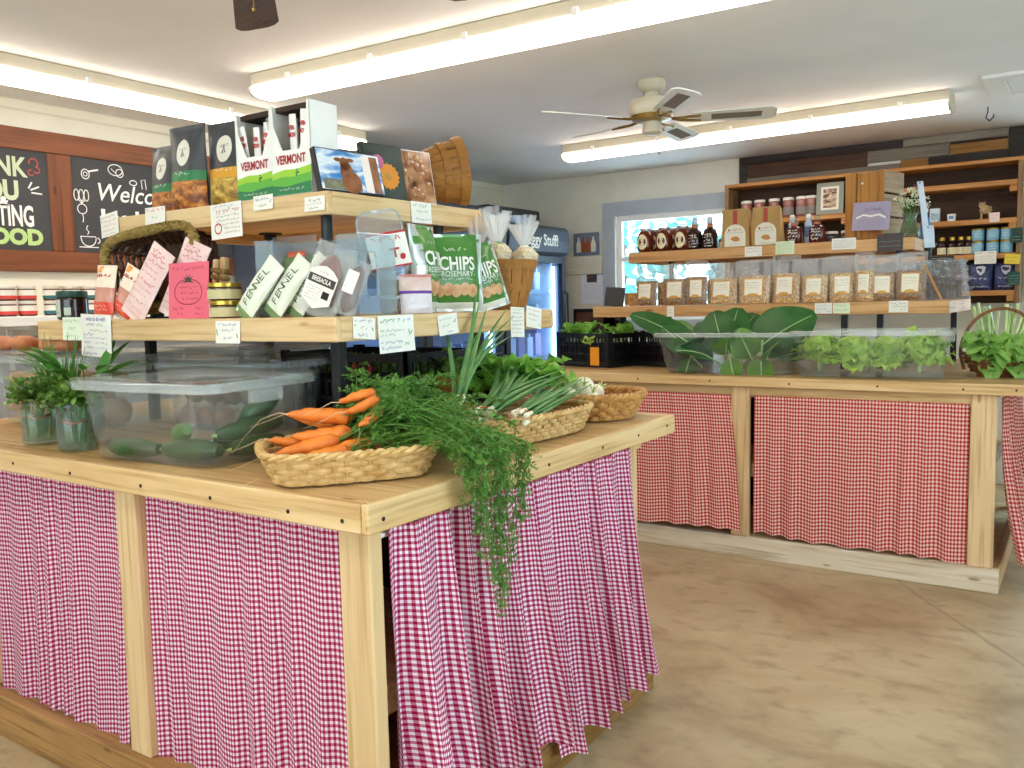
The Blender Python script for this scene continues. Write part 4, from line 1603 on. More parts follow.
# ---------------------------------------------------------------- clear food tubs
def tub(name, label, loc, rz, w, d, h, taper=.03, rimw=.022, handles=True, lid=False, cat='tub', rim_h=.018, m=None, mr=None, group=None):
    """open food box of clear plastic: w x d at the rim, walls leaning in towards the foot, rounded corners"""
    t = thing(name, label, cat, loc, rz, group)
    m, mr = m or POLY, mr or POLYRIM
    rc = .04

    def ring(mb, hw, hd, z, rr):
        out = []
        for cx, cy_, a0 in ((1, 1, 0), (-1, 1, 90), (-1, -1, 180), (1, -1, 270)):
            for k in range(5):
                a = math.radians(a0 + 90 * k / 4)
                out.append(mb.v((cx * (hw - rr) + rr * math.cos(a), cy_ * (hd - rr) + rr * math.sin(a), z)))
        return out
    W, D = w / 2 - rimw, d / 2 - rimw
    mb = MB()
    a = ring(mb, W - taper, D - taper, .002, rc)
    a1 = ring(mb, W - taper + .006, D - taper + .006, .008, rc)
    b = ring(mb, W, D, h - rim_h, rc)
    mb.f(list(reversed(a))); mb.bridge(a, a1); mb.bridge(a1, b)
    th = .003
    c = ring(mb, W - th, D - th, h - rim_h, rc)
    e = ring(mb, W - taper - th + .006, D - taper - th + .006, .010, rc)
    mb.bridge(b, c); mb.bridge(c, e); mb.f(e)
    body = mb.build('tub_body', m, t)
    mb = MB()
    q = [ring(mb, W, D, h - rim_h, rc), ring(mb, W + rimw, D + rimw, h - rim_h - .004, rc + rimw * .5), ring(mb, W + rimw, D + rimw, h - .003, rc + rimw * .5), ring(mb, W + rimw * .8, D + rimw * .8, h, rc + rimw * .4), ring(mb, W - .003, D - .003, h, rc), ring(mb, W - .003, D - .003, h - rim_h, rc)]
    for i in range(6):
        mb.bridge(q[i], q[(i + 1) % 6])
    mb.build('tub_rim', mr, t)
    if handles:
        for sx in (-1, 1):
            mb = MB(); mb.box((sx * (W + .001), -.055, h - rim_h - .04), (sx * (W + .018), .055, h - rim_h - .004), .003); mb.build('moulded_grip', mr, t, smooth=False)
    if lid:
        mb = MB()
        q = [ring(mb, W + rimw + .003, D + rimw + .003, h - .012, rc + rimw * .5), ring(mb, W + rimw + .003, D + rimw + .003, h + .006, rc + rimw * .5), ring(mb, W + rimw - .012, D + rimw - .012, h + .010, rc), ring(mb, W - .03, D - .03, h + .004, rc)]
        for i in range(3):
            mb.bridge(q[i], q[i + 1])
        mb.f(q[3])
        mb.build('lid', m, t)
    return t


TUBR = math.radians(5)
tc = V((-1.72, 1.262, TZ + .001)) + V((-math.cos(TUBR), -math.sin(TUBR), 0)) * .27 + V((-math.sin(TUBR), math.cos(TUBR), 0)) * .205
tub('cucumber_tub', 'large open clear plastic tub holding cucumbers at the front island edge', tc, TUBR, .54, .41, .212, lid=True)
CUKE = M('cucumber_green', '2F5A2A', '1F4420', rough=.35, scale=(40, 40, 40), bump=.25, bscale=(90, 90, 90))
CUKE2 = M('cucumber_pale_end', '88A446', '55802F', rough=.4)


def cuke(label, p0, p1, rad, bend=.012, pale=False):
    p0, p1 = V(p0), V(p1)
    t = thing('cucumber', label, 'cucumber', p0, 0, 'cucumbers in the clear tub')
    d = p1 - p0
    n = 14
    pts, rs = [], []
    sd = d.cross(V((0, 0, 1))).normalized()
    for k in range(n):
        s = k / (n - 1)
        pts.append(d * s + sd * bend * math.sin(PI * s))
        rs.append(rad * (max(.12, math.sin(PI * min(max(s, .03), .97)) ** .28)))
    mb = MB(); mb.tube(pts, rs, 14); mb.build('cucumber_body', CUKE2 if pale else CUKE, t)
    mb = MB(); mb.tube([pts[0] - d.normalized() * .012, pts[0] + d.normalized() * .004], [.0035, .006], 8); mb.build('stem_end', STALK, t)
    return t


def tb(a, b, z):
    c, s = math.cos(TUBR), math.sin(TUBR)
    return V((tc.x + a * c - b * s, tc.y + a * s + b * c, TZ + z))


cuke('cucumber lying along the left of the near tub wall', tb(-.195, -.125, .034), tb(.0, -.128, .034), .027)
cuke('cucumber lying along the near tub wall towards the front corner', tb(.01, -.122, .034), tb(.185, -.095, .036), .028, -.01)
cuke('short pale-ended cucumber resting across the two front ones', tb(-.03, -.02, .05), tb(.07, -.095, .085), .026, pale=True)
cuke('cucumber along the right tub wall, lowest', tb(.185, -.06, .034), tb(.175, .13, .034), .027, .006)
cuke('cucumber leaning up the right tub wall in the middle of the heap', tb(.12, -.045, .065), tb(.175, .13, .085), .027)
cuke('cucumber on top of the heap near the back right corner', tb(.10, .06, .085), tb(.17, .125, .155), .029)
cuke('cucumber in the middle of the tub floor', tb(.03, .03, .033), tb(.15, .125, .034), .027)
cuke('cucumber upright against the back wall of the tub', tb(.06, .11, .07), tb(.15, .12, .14), .025)

# lidded tubs behind, with onions and squashes
TAN = M('squash_tan', 'D8B078', 'C49558', rough=.45, scale=(12, 12, 12))
ONB = M('onion_brown', 'B8763C', '935A2B', rough=.35, scale=(14, 14, 40))
tub('lidded_tub', 'lidded clear tub of tan squashes at the far left of the front island', (-3.00, 1.70, TZ + .001), 0, .66, .40, .245, lid=True)
tub('lidded_tub', 'lidded clear tub behind the cucumber tub, under the tiered shelf', (-2.33, 1.86, TZ + .001), math.radians(3), .50, .36, .225, lid=True)
tub('lidded_tub', 'lidded clear tub at the back of the island behind the squash tub', (-2.78, 2.22, TZ + .001), 0, .60, .42, .245, lid=True)
r = rng(44)


def squash(label, p, rz):
    t = thing('squash', label, 'squash', p, 0, 'squashes in the lidded tub', rot=(PI / 2 * .9, 0, rz))
    mb = MB(); mb.lathe([(.006, -.085), (.03, -.08), (.046, -.06), (.049, -.035), (.040, -.005), (.029, .03), (.027, .06), (.020, .08), (.008, .085)], n=16); mb.build('squash_body', TAN, t)
    mb = MB(); mb.cyl((0, 0, .082), (.002, 0, .10), .007, .006, 7); mb.build('squash_stem', STALK, t)
    return t


k = 0
names = ['left end', 'second from the left end', 'middle', 'second from the right end', 'right end']
for j, z in enumerate((.058, .148)):
    for i in range(5):
        squash('tan squash in the far-left lidded tub, %s of the %s row' % (names[i], ('bottom', 'top')[j]), (-3.24 + .118 * i, 1.63 + .02 * (i % 2) + j * .015, TZ + z), r.uniform(-.3, .3))
q = None
for j in range(2):
    for i in range(4):
        lab = 'brown onion in the tub under the shelf, %s of the %s row' % (('left end', 'second', 'third', 'right end')[i], ('bottom', 'top')[j])
        p = (-2.49 + .095 * i, 1.76 + .03 * j, TZ + .045 + .074 * j)
        if q is None:
            q = thing('onion', lab, 'onion', p, 0, 'brown onions in the lidded tub')
            mb = MB(); mb.lathe([(.004, -.036), (.02, -.031), (.036, -.010), (.036, .010), (.022, .028), (.006, .038), (.003, .052)], n=18); mb.build('onion_bulb', ONB, q)
            mb = MB(); mb.tube([(0, 0, .05), (.004, .002, .062), (.009, .0, .07)], [.003, .0025, .0015], 5); mb.build('dry_neck', ROOT, q)
        else:
            dup(q, p, label=lab, rot=(r.uniform(-.6, .6), r.uniform(-.6, .6), r.uniform(0, 6)))
# sweet potatoes heaped on the tub lid at the far left
SWP = M('sweet_potato_skin', 'D08A5E', 'B46E48', rough=.6, scale=(20, 20, 20))
for i, (x, y) in enumerate([(-3.29, 1.57), (-3.22, 1.60), (-3.14, 1.575), (-3.06, 1.605), (-2.98, 1.58), (-2.90, 1.60)]):
    t = thing('sweet_potato', 'sweet potato on the squash tub lid, %s of the row' % ('left end', 'second from left', 'third from left', 'third from right', 'second from right', 'right end')[i], 'sweet potato', (x, y, TZ + .286), 0, 'sweet potatoes on the tub lid', rot=(.1 * i, .05, .9 * i))
    mb = MB(); mb.tube([(-.055, 0, 0), (-.045, 0, 0), (-.02, .004, .002), (.015, 0, .003), (.042, -.005, 0), (.056, -.008, -.004)], [.004, .014, .026, .027, .016, .003], 12); mb.build('tuber', SWP, t)

# ---------------------------------------------------------------- herbs in mason jars
WATER = clear('jar_water', 'E6F0E6', haze=.05, rough=.02, edge=.4, hazecol='DDEBDC')


def mason(name, label, loc, r0, h, plant, seed, rubber=None):
    r = rng(seed)
    t = thing(name, label, 'herb jar', loc, 0, 'herb jars at the island edge')
    mb = MB(); mb.lathe([(r0 * .85, .001), (r0, .008), (r0 * 1.02, h * .35), (r0, h * .78), (r0 * .86, h * .86), (r0 * .88, h * .90), (r0 * .90, h * .92), (r0 * .86, h), (r0 * .80, h), (r0 * .80, h * .86), (r0 * .93, h * .76), (r0 * .93, .012)], n=28, cap1=True); mb.build('glass_jar', GLASS, t)
    mb = MB(); mb.lathe([(r0 * .92, .013), (r0 * .92, h * .62)], n=24); mb.build('water', WATER, t)
    ms, ml = MB(), MB()
    for k in range(22 if plant != 'chive' else 34):
        a = r.uniform(0, 2 * PI)
        q = r.uniform(.1, .7) * r0
        b = V((math.cos(a) * q, math.sin(a) * q, r.uniform(.015, .03)))
        n_ = V((math.cos(a) * r0 * .6, math.sin(a) * r0 * .6, h))
        if plant == 'chive':
            e = n_ + V((math.cos(a) * r.uniform(0, .10), math.sin(a) * r.uniform(0, .08), r.uniform(.09, .20)))
            p = bez(b, (b + n_) / 2, n_, e, 6)
            ml.tube(p, [.0024, .003, .004, .0046, .0034, .0005], 5, flat=.5)
        elif plant == 'strap':
            e = n_ + V((math.cos(a) * r.uniform(.01, .06), math.sin(a) * .05, r.uniform(.03, .09)))
            p = bez(b, (b + n_) / 2, n_, e, 6)
            ms.tube(p, .002, 5)
            d = V((math.cos(a) + .5, math.sin(a) * .8 - .2, r.uniform(.35, 1.1))).normalized()
            leaf(ml, e, d, V((0, 0, 1)) - d * d.z * .9, r.uniform(.12, .20), r.uniform(.013, .019), r.uniform(.2, .5), .25, .05, 3, 8, shape=.7)
        else:
            e = n_ + V((math.cos(a) * r.uniform(.0, .05), math.sin(a) * r.uniform(0, .05), r.uniform(.01, .06)))
            p = bez(b, (b + n_) / 2, n_, e, 6)
            ms.tube(p, .0014, 4)
            for m in range(16):
                pp = p[4].lerp(p[5], r.uniform(-.5, 1.0)) + V((r.uniform(-1, 1), r.uniform(-1, 1), r.uniform(-.7, .8))) * .024
                d = V((r.uniform(-1, 1), r.uniform(-1, 1), r.uniform(-.2, 1))).normalized()
                leaf(ml, pp, d, V((r.uniform(-.5, .5), r.uniform(-.5, .5), 1)), r.uniform(.016, .028), r.uniform(.006, .010), .3, .2, .25, 2, 4, shape=.6)
        if plant != 'chive' and k % 3 == 0:
            for m in range(3):
                pp = p[1].lerp(p[2], r.random())
                d = V((math.cos(a + m), math.sin(a + m), .4)).normalized()
                leaf(ml, pp, d, V((0, 0, 1)), .018, .006, .3, .2, .1, 2, 3)
    if len(ms.bm.verts):
        ms.build('herb_stems', LF_CHIVE, t)
    else:
        ms.bm.free()
    ml.build('herb_leaves', LF_CHIVE if plant in ('chive', 'strap') else LF_HERB, t)
    mb = MB(); mb.loop([(r0 * .62 * math.cos(2 * PI * i / 24), r0 * .62 * math.sin(2 * PI * i / 24), h * .62 + .004 * math.sin(2 * PI * i / 12)) for i in range(24)], .003, 6); mb.build('rubber_band', BANDM, t)
    return t


mason('herb_jar', 'mason jar of parsley furthest left at the island edge', (-2.625, 1.335, TZ + .001), .049, .135, 'herb', 51)
mason('herb_jar', 'mason jar of herbs beside the cucumber tub', (-2.395, 1.318, TZ + .001), .049, .135, 'herb', 52)
mason('herb_jar', 'mason jar of tall chives behind the parsley jar', (-2.70, 1.45, TZ + .001), .045, .135, 'chive', 53)
mason('herb_jar', 'mason jar of broad strap leaves leaning right behind the front jars', (-2.515, 1.43, TZ + .001), .045, .135, 'strap', 54)

# ---------------------------------------------------------------- black produce crates
def crate(name, label, loc, rz, w, d, h, dip=False, group=None):
    t = thing(name, label, 'crate', loc, rz, group)
    W, D = w / 2, d / 2
    mb = MB()
    mb.box((-W, -D, .001), (W, D, .012))
    n = 8
    for z0, z1 in ((.012, .03), (h * .36, h * .36 + .008), (h * .62, h * .62 + .008), (h - .028, h)):
        for (a, b) in (((-W, -D), (W, -D + .008)), ((-W, D - .008), (W, D)), ((-W, -D + .008), (-W + .008, D - .008)), ((W - .008, -D + .008), (W, D - .008))):
            mb.box((a[0], a[1], z0), (b[0], b[1], z1))
    for i in range(n * 2 + 1):
        x = -W + .004 + (w - .008) * i / (n * 2)
        for s in (-1, 1):
            mb.box((x - .003, s * D - s * .0075, .012), (x + .003, s * D - s * .0005, h - .02))
    for i in range(n + 3):
        y = -D + .004 + (d - .008) * i / (n + 2)
        for s in (-1, 1):
            mb.box((s * W - s * .0075, y - .003, .012), (s * W - s * .0005, y + .003, h - .02))
    mb.build('crate_lattice', BLACKP, t, smooth=False)
    mb = MB()
    mb.box((-W + .012, -D + .012, .013), (W - .012, D - .012, h * .72))
    mb.build('dark_contents', BLACKP, t, smooth=False)  # black block added to darken the see-through lattice, standing in for its load
    for sx in (-1, 1):
        for sy in (-1, 1):
            mb = MB()
            mb.box((sx * W - sx * .03, sy * D - sy * .009, .012), (sx * W + sx * .002, sy * D + sy * .002, h + .008))
            mb.box((sx * W - sx * .009, sy * D - sy * .03, .012), (sx * W + sx * .002, sy * D + sy * .002, h + .008))
            mb.build('corner_post', BLACKP, t, smooth=False)
    return t


crate('produce_crate', 'black lattice crate of greens under the front tiered shelf', (-2.03, 2.20, TZ + .001), 0, .56, .38, .24)
crate('produce_crate', 'black lattice crate standing on the squash tub lid at the far left', (-3.20, 1.80, TZ + .258), .3, .19, .12, .085)
crate('produce_crate', 'black lattice crate standing behind the bok choy basket', (-1.87, 2.52, TZ + .001), 0, .28, .20, .16)
green_bunch('leafy_greens', 'leafy greens in the black crate under the tiered shelf, left side', 'greens', (-2.15, 2.15, TZ + .14), 16, .13, .05, LF_GREENS, 61, up=.7)
green_bunch('leafy_greens', 'leafy greens in the black crate under the tiered shelf, right side', 'greens', (-1.91, 2.17, TZ + .14), 16, .13, .05, LF_HERB, 62, up=.7)
RADM = M('radish_red', 'C5453C', 'A8322F', rough=.4)
for i, (x, y) in enumerate([(-1.98, 2.04), (-1.93, 2.045), (-2.06, 2.045)]):
    t = thing('radish', 'red radish in the black crate under the shelf, %s' % ('middle one', 'right one', 'left one')[i], 'radish', (x, y, TZ + .20), 0, 'radishes in the crate')
    mb = MB(); mb.lathe([(.001, -.04), (.004, -.022), (.016, -.012), (.019, .002), (.014, .014), (.005, .018)], n=14); mb.build('radish_root', RADM, t)
    mb = MB(); mb.tube([(0, 0, .017), (.004, 0, .03), (.012, .003, .045)], .0025, 5); mb.build('radish_stem', LF_HERB, t)


# ---------------------------------------------------------------- slat-and-hoop bushel baskets
def bushel(name, label, loc, rot, r0, r1, h, m=None, wire=False):
    m = m or SLATW
    t = thing(name, label, 'basket', loc, rot=rot)
    n = 18
    mb = MB()
    for k in range(n):
        a0, a1 = 2 * PI * (k + .04) / n, 2 * PI * (k + .96) / n
        prev = None
        for z, rr in ((0.004, r0), (h * .5, (r0 + r1) / 2 + .004), (h, r1)):
            cur = []
            for a, dr in ((a0, 0), ((a0 + a1) / 2, .001), (a1, 0), (a1, -.003), ((a0 + a1) / 2, -.002), (a0, -.003)):
                cur.append(mb.v(((rr + dr) * math.cos(a), (rr + dr) * math.sin(a), z)))
            if prev:
                mb.bridge(prev, cur)
            else:
                mb.f(list(reversed(cur)))
            prev = cur
        mb.f(prev)
    mb.build('staves', m, t)
    for z, hh in ((h - .026, .030), (h * .40, .022)):
        rr0 = r0 + (r1 - r0) * z / h
        rr1 = r0 + (r1 - r0) * (z + hh) / h
        mb = MB()
        mb.lathe([(rr0 + .002, z), (rr0 + .007, z), (rr1 + .007, z + hh), (rr1 + .002, z + hh), (rr0 + .002, z)], n=40, cap0=False, cap1=False)
        mb.build('hoop', m, t)
    rr1 = r1
    mb = MB(); mb.lathe([(rr1 - .009, h - .028), (rr1 - .004, h - .028), (rr1 - .004, h), (rr1 - .009, h)], n=40, cap0=False, cap1=False); mb.build('inner_hoop', m, t)
    mb = MB(); mb.lathe([(r0 - .002, .001), (r0 - .002, .010)], n=36); mb.build('basket_base', m, t)
    if wire:
        for s in (-1, 1):
            mb = MB(); mb.tube([(s * .03, -r1 - .006, h - .01), (s * .028, -r1 - .02, h - .04), (0.0 + s * .014, -r1 - .022, h - .075), (0, -r1 - .018, h - .08)], .0016, 5); mb.build('wire_handle', IRON, t)
    return t


bushel('bushel_basket', 'small slatted basket of bok choy under the front tiered shelf', (-1.80, 2.28, TZ + .001), (0, 0, 0), .085, .125, .155, wire=True)
BOK = leafy('bok_choy_green', '9CC06A', '6E9B45', 20)
r = rng(71)
for i in range(5):
    a = 2 * PI * i / 5 + .4
    green_bunch('bok_choy', 'bok choy head in the slatted basket, %s' % ('towards the aisle', 'at the back', 'at the back left', 'front left', 'front right')[i], 'bok choy', (-1.80 + .06 * math.cos(a), 2.28 + .06 * math.sin(a), TZ + .135), 13, .085, .022, BOK, 72 + i, up=1.6, ruffle=.15, group='bok choy in the slatted basket', stalk_len=.05, shape=.7)


# ================================================================ goods on the front tiered shelf
def pouch_fn(W, Hh, D, crimp=.06, seed=0, standup=True, wr=.003):
    def fn(u, v, off=0.0, back=False):
        x = (u - .5) * W
        e = max(0.0, 1 - abs(2 * u - 1) ** 2.6) ** .7
        if standup:
            pv = max(0.0, min(1.0, (1 - v - crimp) / .75)) ** .55 if v < 1 - crimp else 0.0
            pv *= min(1, .55 + v * 4)
        else:
            q = (v - crimp) / (1 - 2 * crimp)
            pv = max(0.0, math.sin(PI * min(1, max(0, q)))) ** .55
        th = D / 2 * e * pv + .0012
        n_ = wr * noise.noise(V((u * 5 + seed, v * 7, seed * 1.7))) * (1 if 0.02 < u < .98 else 0)
        z = v * Hh
        w_ = 1 - .03 * pv
        return V((x * w_, (th + off + n_) if back else -(th + off + n_), z))
    return fn


def pouch(name, label, cat, loc, rz, W, Hh, D, zones, group=None, lean=0.0, roll=0.0, seed=0, standup=True, back=None, crimp=.06, wr=.003, bodyname='pouch_body', nu=20, nv=26):
    """filled bag: zones = [(v_top, material)] from the foot up"""
    t = thing(name, label, cat, loc, group=group, rot=Euler((lean, roll, rz), 'XYZ'))
    t.rotation_euler = (Matrix.Rotation(rz, 3, 'Z') @ Matrix.Rotation(lean, 3, 'X') @ Matrix.Rotation(roll, 3, 'Y')).to_euler()
    fn = pouch_fn(W, Hh, D, crimp, seed, standup, wr)
    mats = [z[1] for z in zones] + [back or zones[-1][1]]

    def mf(u, v):
        for i, (vt, _) in enumerate(zones):
            if v <= vt:
                return i
        return len(zones) - 1
    mb = MB()
    mb.grid(lambda u, v: fn(u, v), nu, nv, matfn=mf)
    mb.grid(lambda u, v: fn(u, v, 0, True), nu, nv, matfn=lambda u, v: len(zones))
    bot = [mb.v(fn(i / nu, 0)) for i in range(nu + 1)] + [mb.v(fn(i / nu, 0, 0, True)) for i in range(nu, -1, -1)]
    mb.mi = len(zones)
    mb.f(bot)
    mb.build(bodyname, mats, t)
    return t, fn


def patch(t, fn, u, v, du, dv, m, name='label', ellipse=False, off=.0012, rot=0.0):
    mb = MB()
    if ellipse:
        c = mb.v(fn(u, v, off))
        prev = None
        n = 24
        for k in range(1, 5):
            ring_ = []
            for i in range(n):
                a = 2 * PI * i / n
                x, y = du * k / 4 * math.cos(a), dv * k / 4 * math.sin(a)
                ring_.append(mb.v(fn(u + x * math.cos(rot) - y * math.sin(rot) * du / dv, v + x * math.sin(rot) * dv / du + y * math.cos(rot), off)))
            if prev is None:
                for i in range(n):
                    mb.f([c, ring_[i], ring_[(i + 1) % n]])
            else:
                mb.bridge(prev, ring_)
            prev = ring_
    else:
        mb.grid(lambda a, b: fn(u + (a * 2 - 1) * du, v + (b * 2 - 1) * dv, off), 8, 8)
    return mb.build(name, m, t)


def btext_on(t, fn, W, Hh, s, u, v, size, m, sx=1.0, bold=0.0, off=.002, name='lettering'):
    mb = MB()
    put_text(mb, s, u * W, v * Hh, size, fn=lambda X, Z: fn(X / W, Z / Hh, off), sx=sx, bold=bold)
    return mb.build(name, m, t, smooth=False)


def noisepic(name, cols, scale, rough=.5, dist=1.0):
    """printed picture: a banded noise in a few flat colours"""
    m, nt, p = _nt(name)
    p.inputs['Roughness'].default_value = rough
    n = nt.nodes.new('ShaderNodeTexNoise')
    n.inputs['Scale'].default_value = 1
    n.inputs['Detail'].default_value = 2
    n.inputs['Distortion'].default_value = dist
    nt.links.new(_coords(nt, scale), n.inputs['Vector'])
    k = len(cols)
    nt.links.new(_ramp(nt, n.outputs['Fac'], [(.30 + .40 * i / (k - 1), c) for i, c in enumerate(cols)]), p.inputs['Base Color'])
    return m


# ---- three dark snack pouches on the upper shelf
DKGREY = M('pouch_slate', '3E4246', '34383C', rough=.42)
BANDG = M('pouch_green_band', '1F7A46', rough=.45)
BANDY = M('pouch_yellow_band', 'E0A21E', rough=.45)
CRANB = noisepic('fried_strips_print', ['5A2C14', '8A4A1E', 'C07A34', 'E0A050'], (26, 26, 40))
CRANG = noisepic('golden_strips_print', ['6E5420', '9C7A2C', 'C9A548', 'E6CC74'], (26, 26, 40))
CREAML = M('label_cream', 'E9E4D4', rough=.6)


def snack_pouch(label, loc, rz, W, Hh, band, pic, seed, roll=0):
    t, fn = pouch('snack_pouch', label, 'snack pouch', loc, rz, W, Hh, .075, [(.36, pic), (.47, band), (1.0, DKGREY)], 'dark snack pouches on the top shelf', seed=seed, roll=roll)
    o = patch(t, fn, .50, .68, .19, .155, CREAML, 'oval_label', True)
    bscrib(t, fn, W, Hh, [(-.10, .10, .72, .008), (-.07, .07, .64, .007)], INK, seed, 'oval_print')
    mb = MB(); stroke(mb, [(x * W, z * Hh) for x, z in ((-.03, .63), (.0, .72), (.03, .64))], .004, fn=lambda X, Z: fn(X / W + .5, Z / Hh, .0022)); mb.build('oval_emblem', INK, t, smooth=False)
    bscrib(t, fn, W, Hh, [(.30, .72, .435, .011)], PAPER, seed + 3, 'band_lettering')
    return t


def bscrib(t, fn, W, Hh, rows, m, seed=1, name='small_print', off=.002, w=None):
    r_ = random.Random(seed)
    mb = MB()
    for u0, u1, v, h in rows:
        if u0 < 0:
            u0, u1 = u0 + .5, u1 + .5
        scribble(mb, u0 * W, u1 * W, v * Hh, h, rnd=r_, fn=lambda X, Z: fn(X / W, Z / Hh, off), w=w)
    return mb.build(name, m, t, smooth=False)


snack_pouch('dark snack pouch with green band, half hidden at the left end of the top shelf', (-2.645, 1.835, ZU), math.radians(-4), .175, .240, BANDG, CRANB, 1, .03)
snack_pouch('dark snack pouch with green band, fully seen on the top shelf', (-2.437, 1.775, ZU), math.radians(4), .165, .272, BANDG, CRANB, 2)
snack_pouch('dark snack pouch with yellow band beside the jerky boxes', (-2.283, 1.815, ZU), math.radians(4), .185, .272, BANDY, CRANG, 3)

# ---- two display boxes of meat sticks
BOXW = M('box_white_card', 'F3F2EC', rough=.6)
BOXD = M('box_brown_inside', '3A2A20', '4A3628', rough=.9)
LIME = M('box_lime_green', '9CCB3C', rough=.6)
MIDG = M('box_mid_green', '5FAE3F', rough=.6)
DKG = M('box_dark_green', '2C7A4B', rough=.6)
VRED = M('vermont_red', 'A82B33', rough=.6)
STICKR = M('meat_stick_red', '6B2A1E', '8A3A28', rough=.4)


def jerky_box(label, loc, rz):
    W, D, Hh, lowz = .158, .11, .255, .125
    t = thing('jerky_box', label, 'display box', loc, rz, 'meat stick boxes on the top shelf')
    mb = MB()
    th = .003
    mb.box((-W / 2, D / 2 - th, 0), (W / 2, D / 2, Hh)); mb.box((-W / 2, -D / 2, 0), (W / 2, D / 2, .003))
    for s in (-1, 1):
        vs = [(-D / 2, 0), (D / 2, 0), (D / 2, Hh), (-D / 2, Hh)]
        a = [mb.v((s * W / 2, y, z)) for y, z in vs]
        b = [mb.v((s * (W / 2 - th), y, z)) for y, z in vs]
        mb.f(a); mb.f(list(reversed(b))); mb.bridge(a, b)
    # front with a V-shaped window
    fr = [(-W / 2, 0), (W / 2, 0), (W / 2, Hh), (W / 2 - .010, Hh), (W / 2 - .012, lowz + .07), (W / 2 - .045, lowz), (-W / 2 + .045, lowz), (-W / 2 + .012, lowz + .07), (-W / 2 + .010, Hh), (-W / 2, Hh)]
    a = [mb.v((x, -D / 2, z)) for x, z in fr]
    b = [mb.v((x, -D / 2 + th, z)) for x, z in fr]
    mb.f(a); mb.f(list(reversed(b))); mb.bridge(a, b)
    mb.build('box_card', BOXW, t, smooth=False)
    mb = MB(); mb.box((-W / 2 + th + .001, D / 2 - th - .002, .004), (W / 2 - th - .001, D / 2 - th, Hh - .004)); mb.box((-W / 2 + th, -D / 2 + .02, Hh - .016), (W / 2 - th, D / 2 - th, Hh - .001)); mb.build('box_lining', BOXD, t, smooth=False)
    mb = MB()
    y = -D / 2 - .0006

    def band(i, pts):
        mb.mi = i
        mb.f([mb.v((x, y - .0002 * i, z)) for x, z in pts])
    hw = W / 2 - .001
    band(0, [(-hw, .002), (hw, .002), (hw, .078), (.02, .070), (-.03, .072), (-hw, .064)])
    band(1, [(-hw, .002), (hw, .002), (hw, .058), (.01, .050), (-.04, .052), (-hw, .046)])
    band(2, [(-hw, .002), (hw, .002), (hw, .034), (.03, .030), (-.02, .024), (-hw, .030)])
    mb.build('printed_hills', [LIME, MIDG, DKG], t, smooth=False)
    mb = MB(); put_text(mb, 'VERMONT', 0, .098, .034, y=y - .0008, sx=.74, bold=.0012); mb.build('brand_lettering', VRED, t, smooth=False)
    mb = MB()
    mb.box((.018, y - .0015, .05), (.023, y - .0008, .062)); mb.box((.022, y - .0015, .058), (.030, y - .0008, .064)); mb.ball((.022, y - .001, .068), .003, 1, (1, .2, 1))
    mb.build('hiker_print', DKG, t, smooth=False)
    mb = MB(); scribble(mb, -.05, .05, .016, .007, y - .0012, random.Random(2)); mb.build('small_print', PAPER, t, smooth=False)
    return t


WRAPW, WRAPG = M('stick_wrapper_white', 'F0EFE9', rough=.35), M('stick_wrapper_green', '2F7F57', rough=.35)


def meat_stick(label, loc, rot, group, bare=False, h=.20):
    t = thing('meat_stick', label, 'meat stick', loc, group=group, rot=rot)
    mb = MB(); mb.T = Matrix.Scale(.36, 4, (0, 1, 0))
    if bare:
        mb.cyl((0, 0, 0), (0, 0, h * .55), .012, n=10); mb.build('stick', STICKR, t)
        mb = MB(); mb.box((-.014, -.002, h * .5), (.014, .002, h), .001); mb.build('film_top', FILM, t, smooth=False)
        return t
    mb.lathe([(.010, 0), (.014, .01), (.014, h * .52)], n=12, cap1=False); mb.build('wrapper_lower', WRAPG, t)
    mb = MB(); mb.T = Matrix.Scale(.36, 4, (0, 1, 0)); mb.lathe([(.014, h * .52), (.014, h * .94), (.013, h)], n=12, cap0=False); mb.build('wrapper_upper', WRAPW, t)
    mb = MB(); put_text(mb, 'VER', 0, h * .83, .016, y=-.0062, bold=.0008, sx=.75); put_text(mb, 'MON', 0, h * .74, .016, y=-.0062, bold=.0008, sx=.7); mb.build('wrapper_lettering', REDI, t, smooth=False)
    mb = MB()
    for k in range(3):
        mb.box((-.012, -.0062, h * (.14 + .12 * k)), (.012, -.0054, h * (.17 + .12 * k)))
    mb.build('wrapper_bands', PAPER, t, smooth=False)
    return t


bz = ZU + .008
BR = math.radians(1)
for bi, (bx_, by_, nm) in enumerate(((-2.055, 1.775, 'left'), (-1.894, 1.770, 'right'))):
    jerky_box('%s of the two white and green meat stick boxes on the top shelf' % nm, (bx_, by_, ZU + .001), BR)
    for k in range(4):
        bare = bi == 1 and k == 0
        dx = -.045 + .031 * k
        o = V((math.cos(BR) * dx - math.sin(BR) * (-.025), math.sin(BR) * dx + math.cos(BR) * (-.025), 0))
        meat_stick('meat stick in the %s box, %s' % (nm, ('leftmost, wrapper clear' if bare else 'leftmost', 'second from the left', 'third from the left', 'rightmost')[k]), (bx_ + o.x, by_ + o.y, bz), (math.radians(4), math.radians((-14 if bare else (-6, 3, 7, 4)[k])), BR), 'meat sticks in display boxes', bare, .215 - .01 * (k % 2) + .015 * bi)

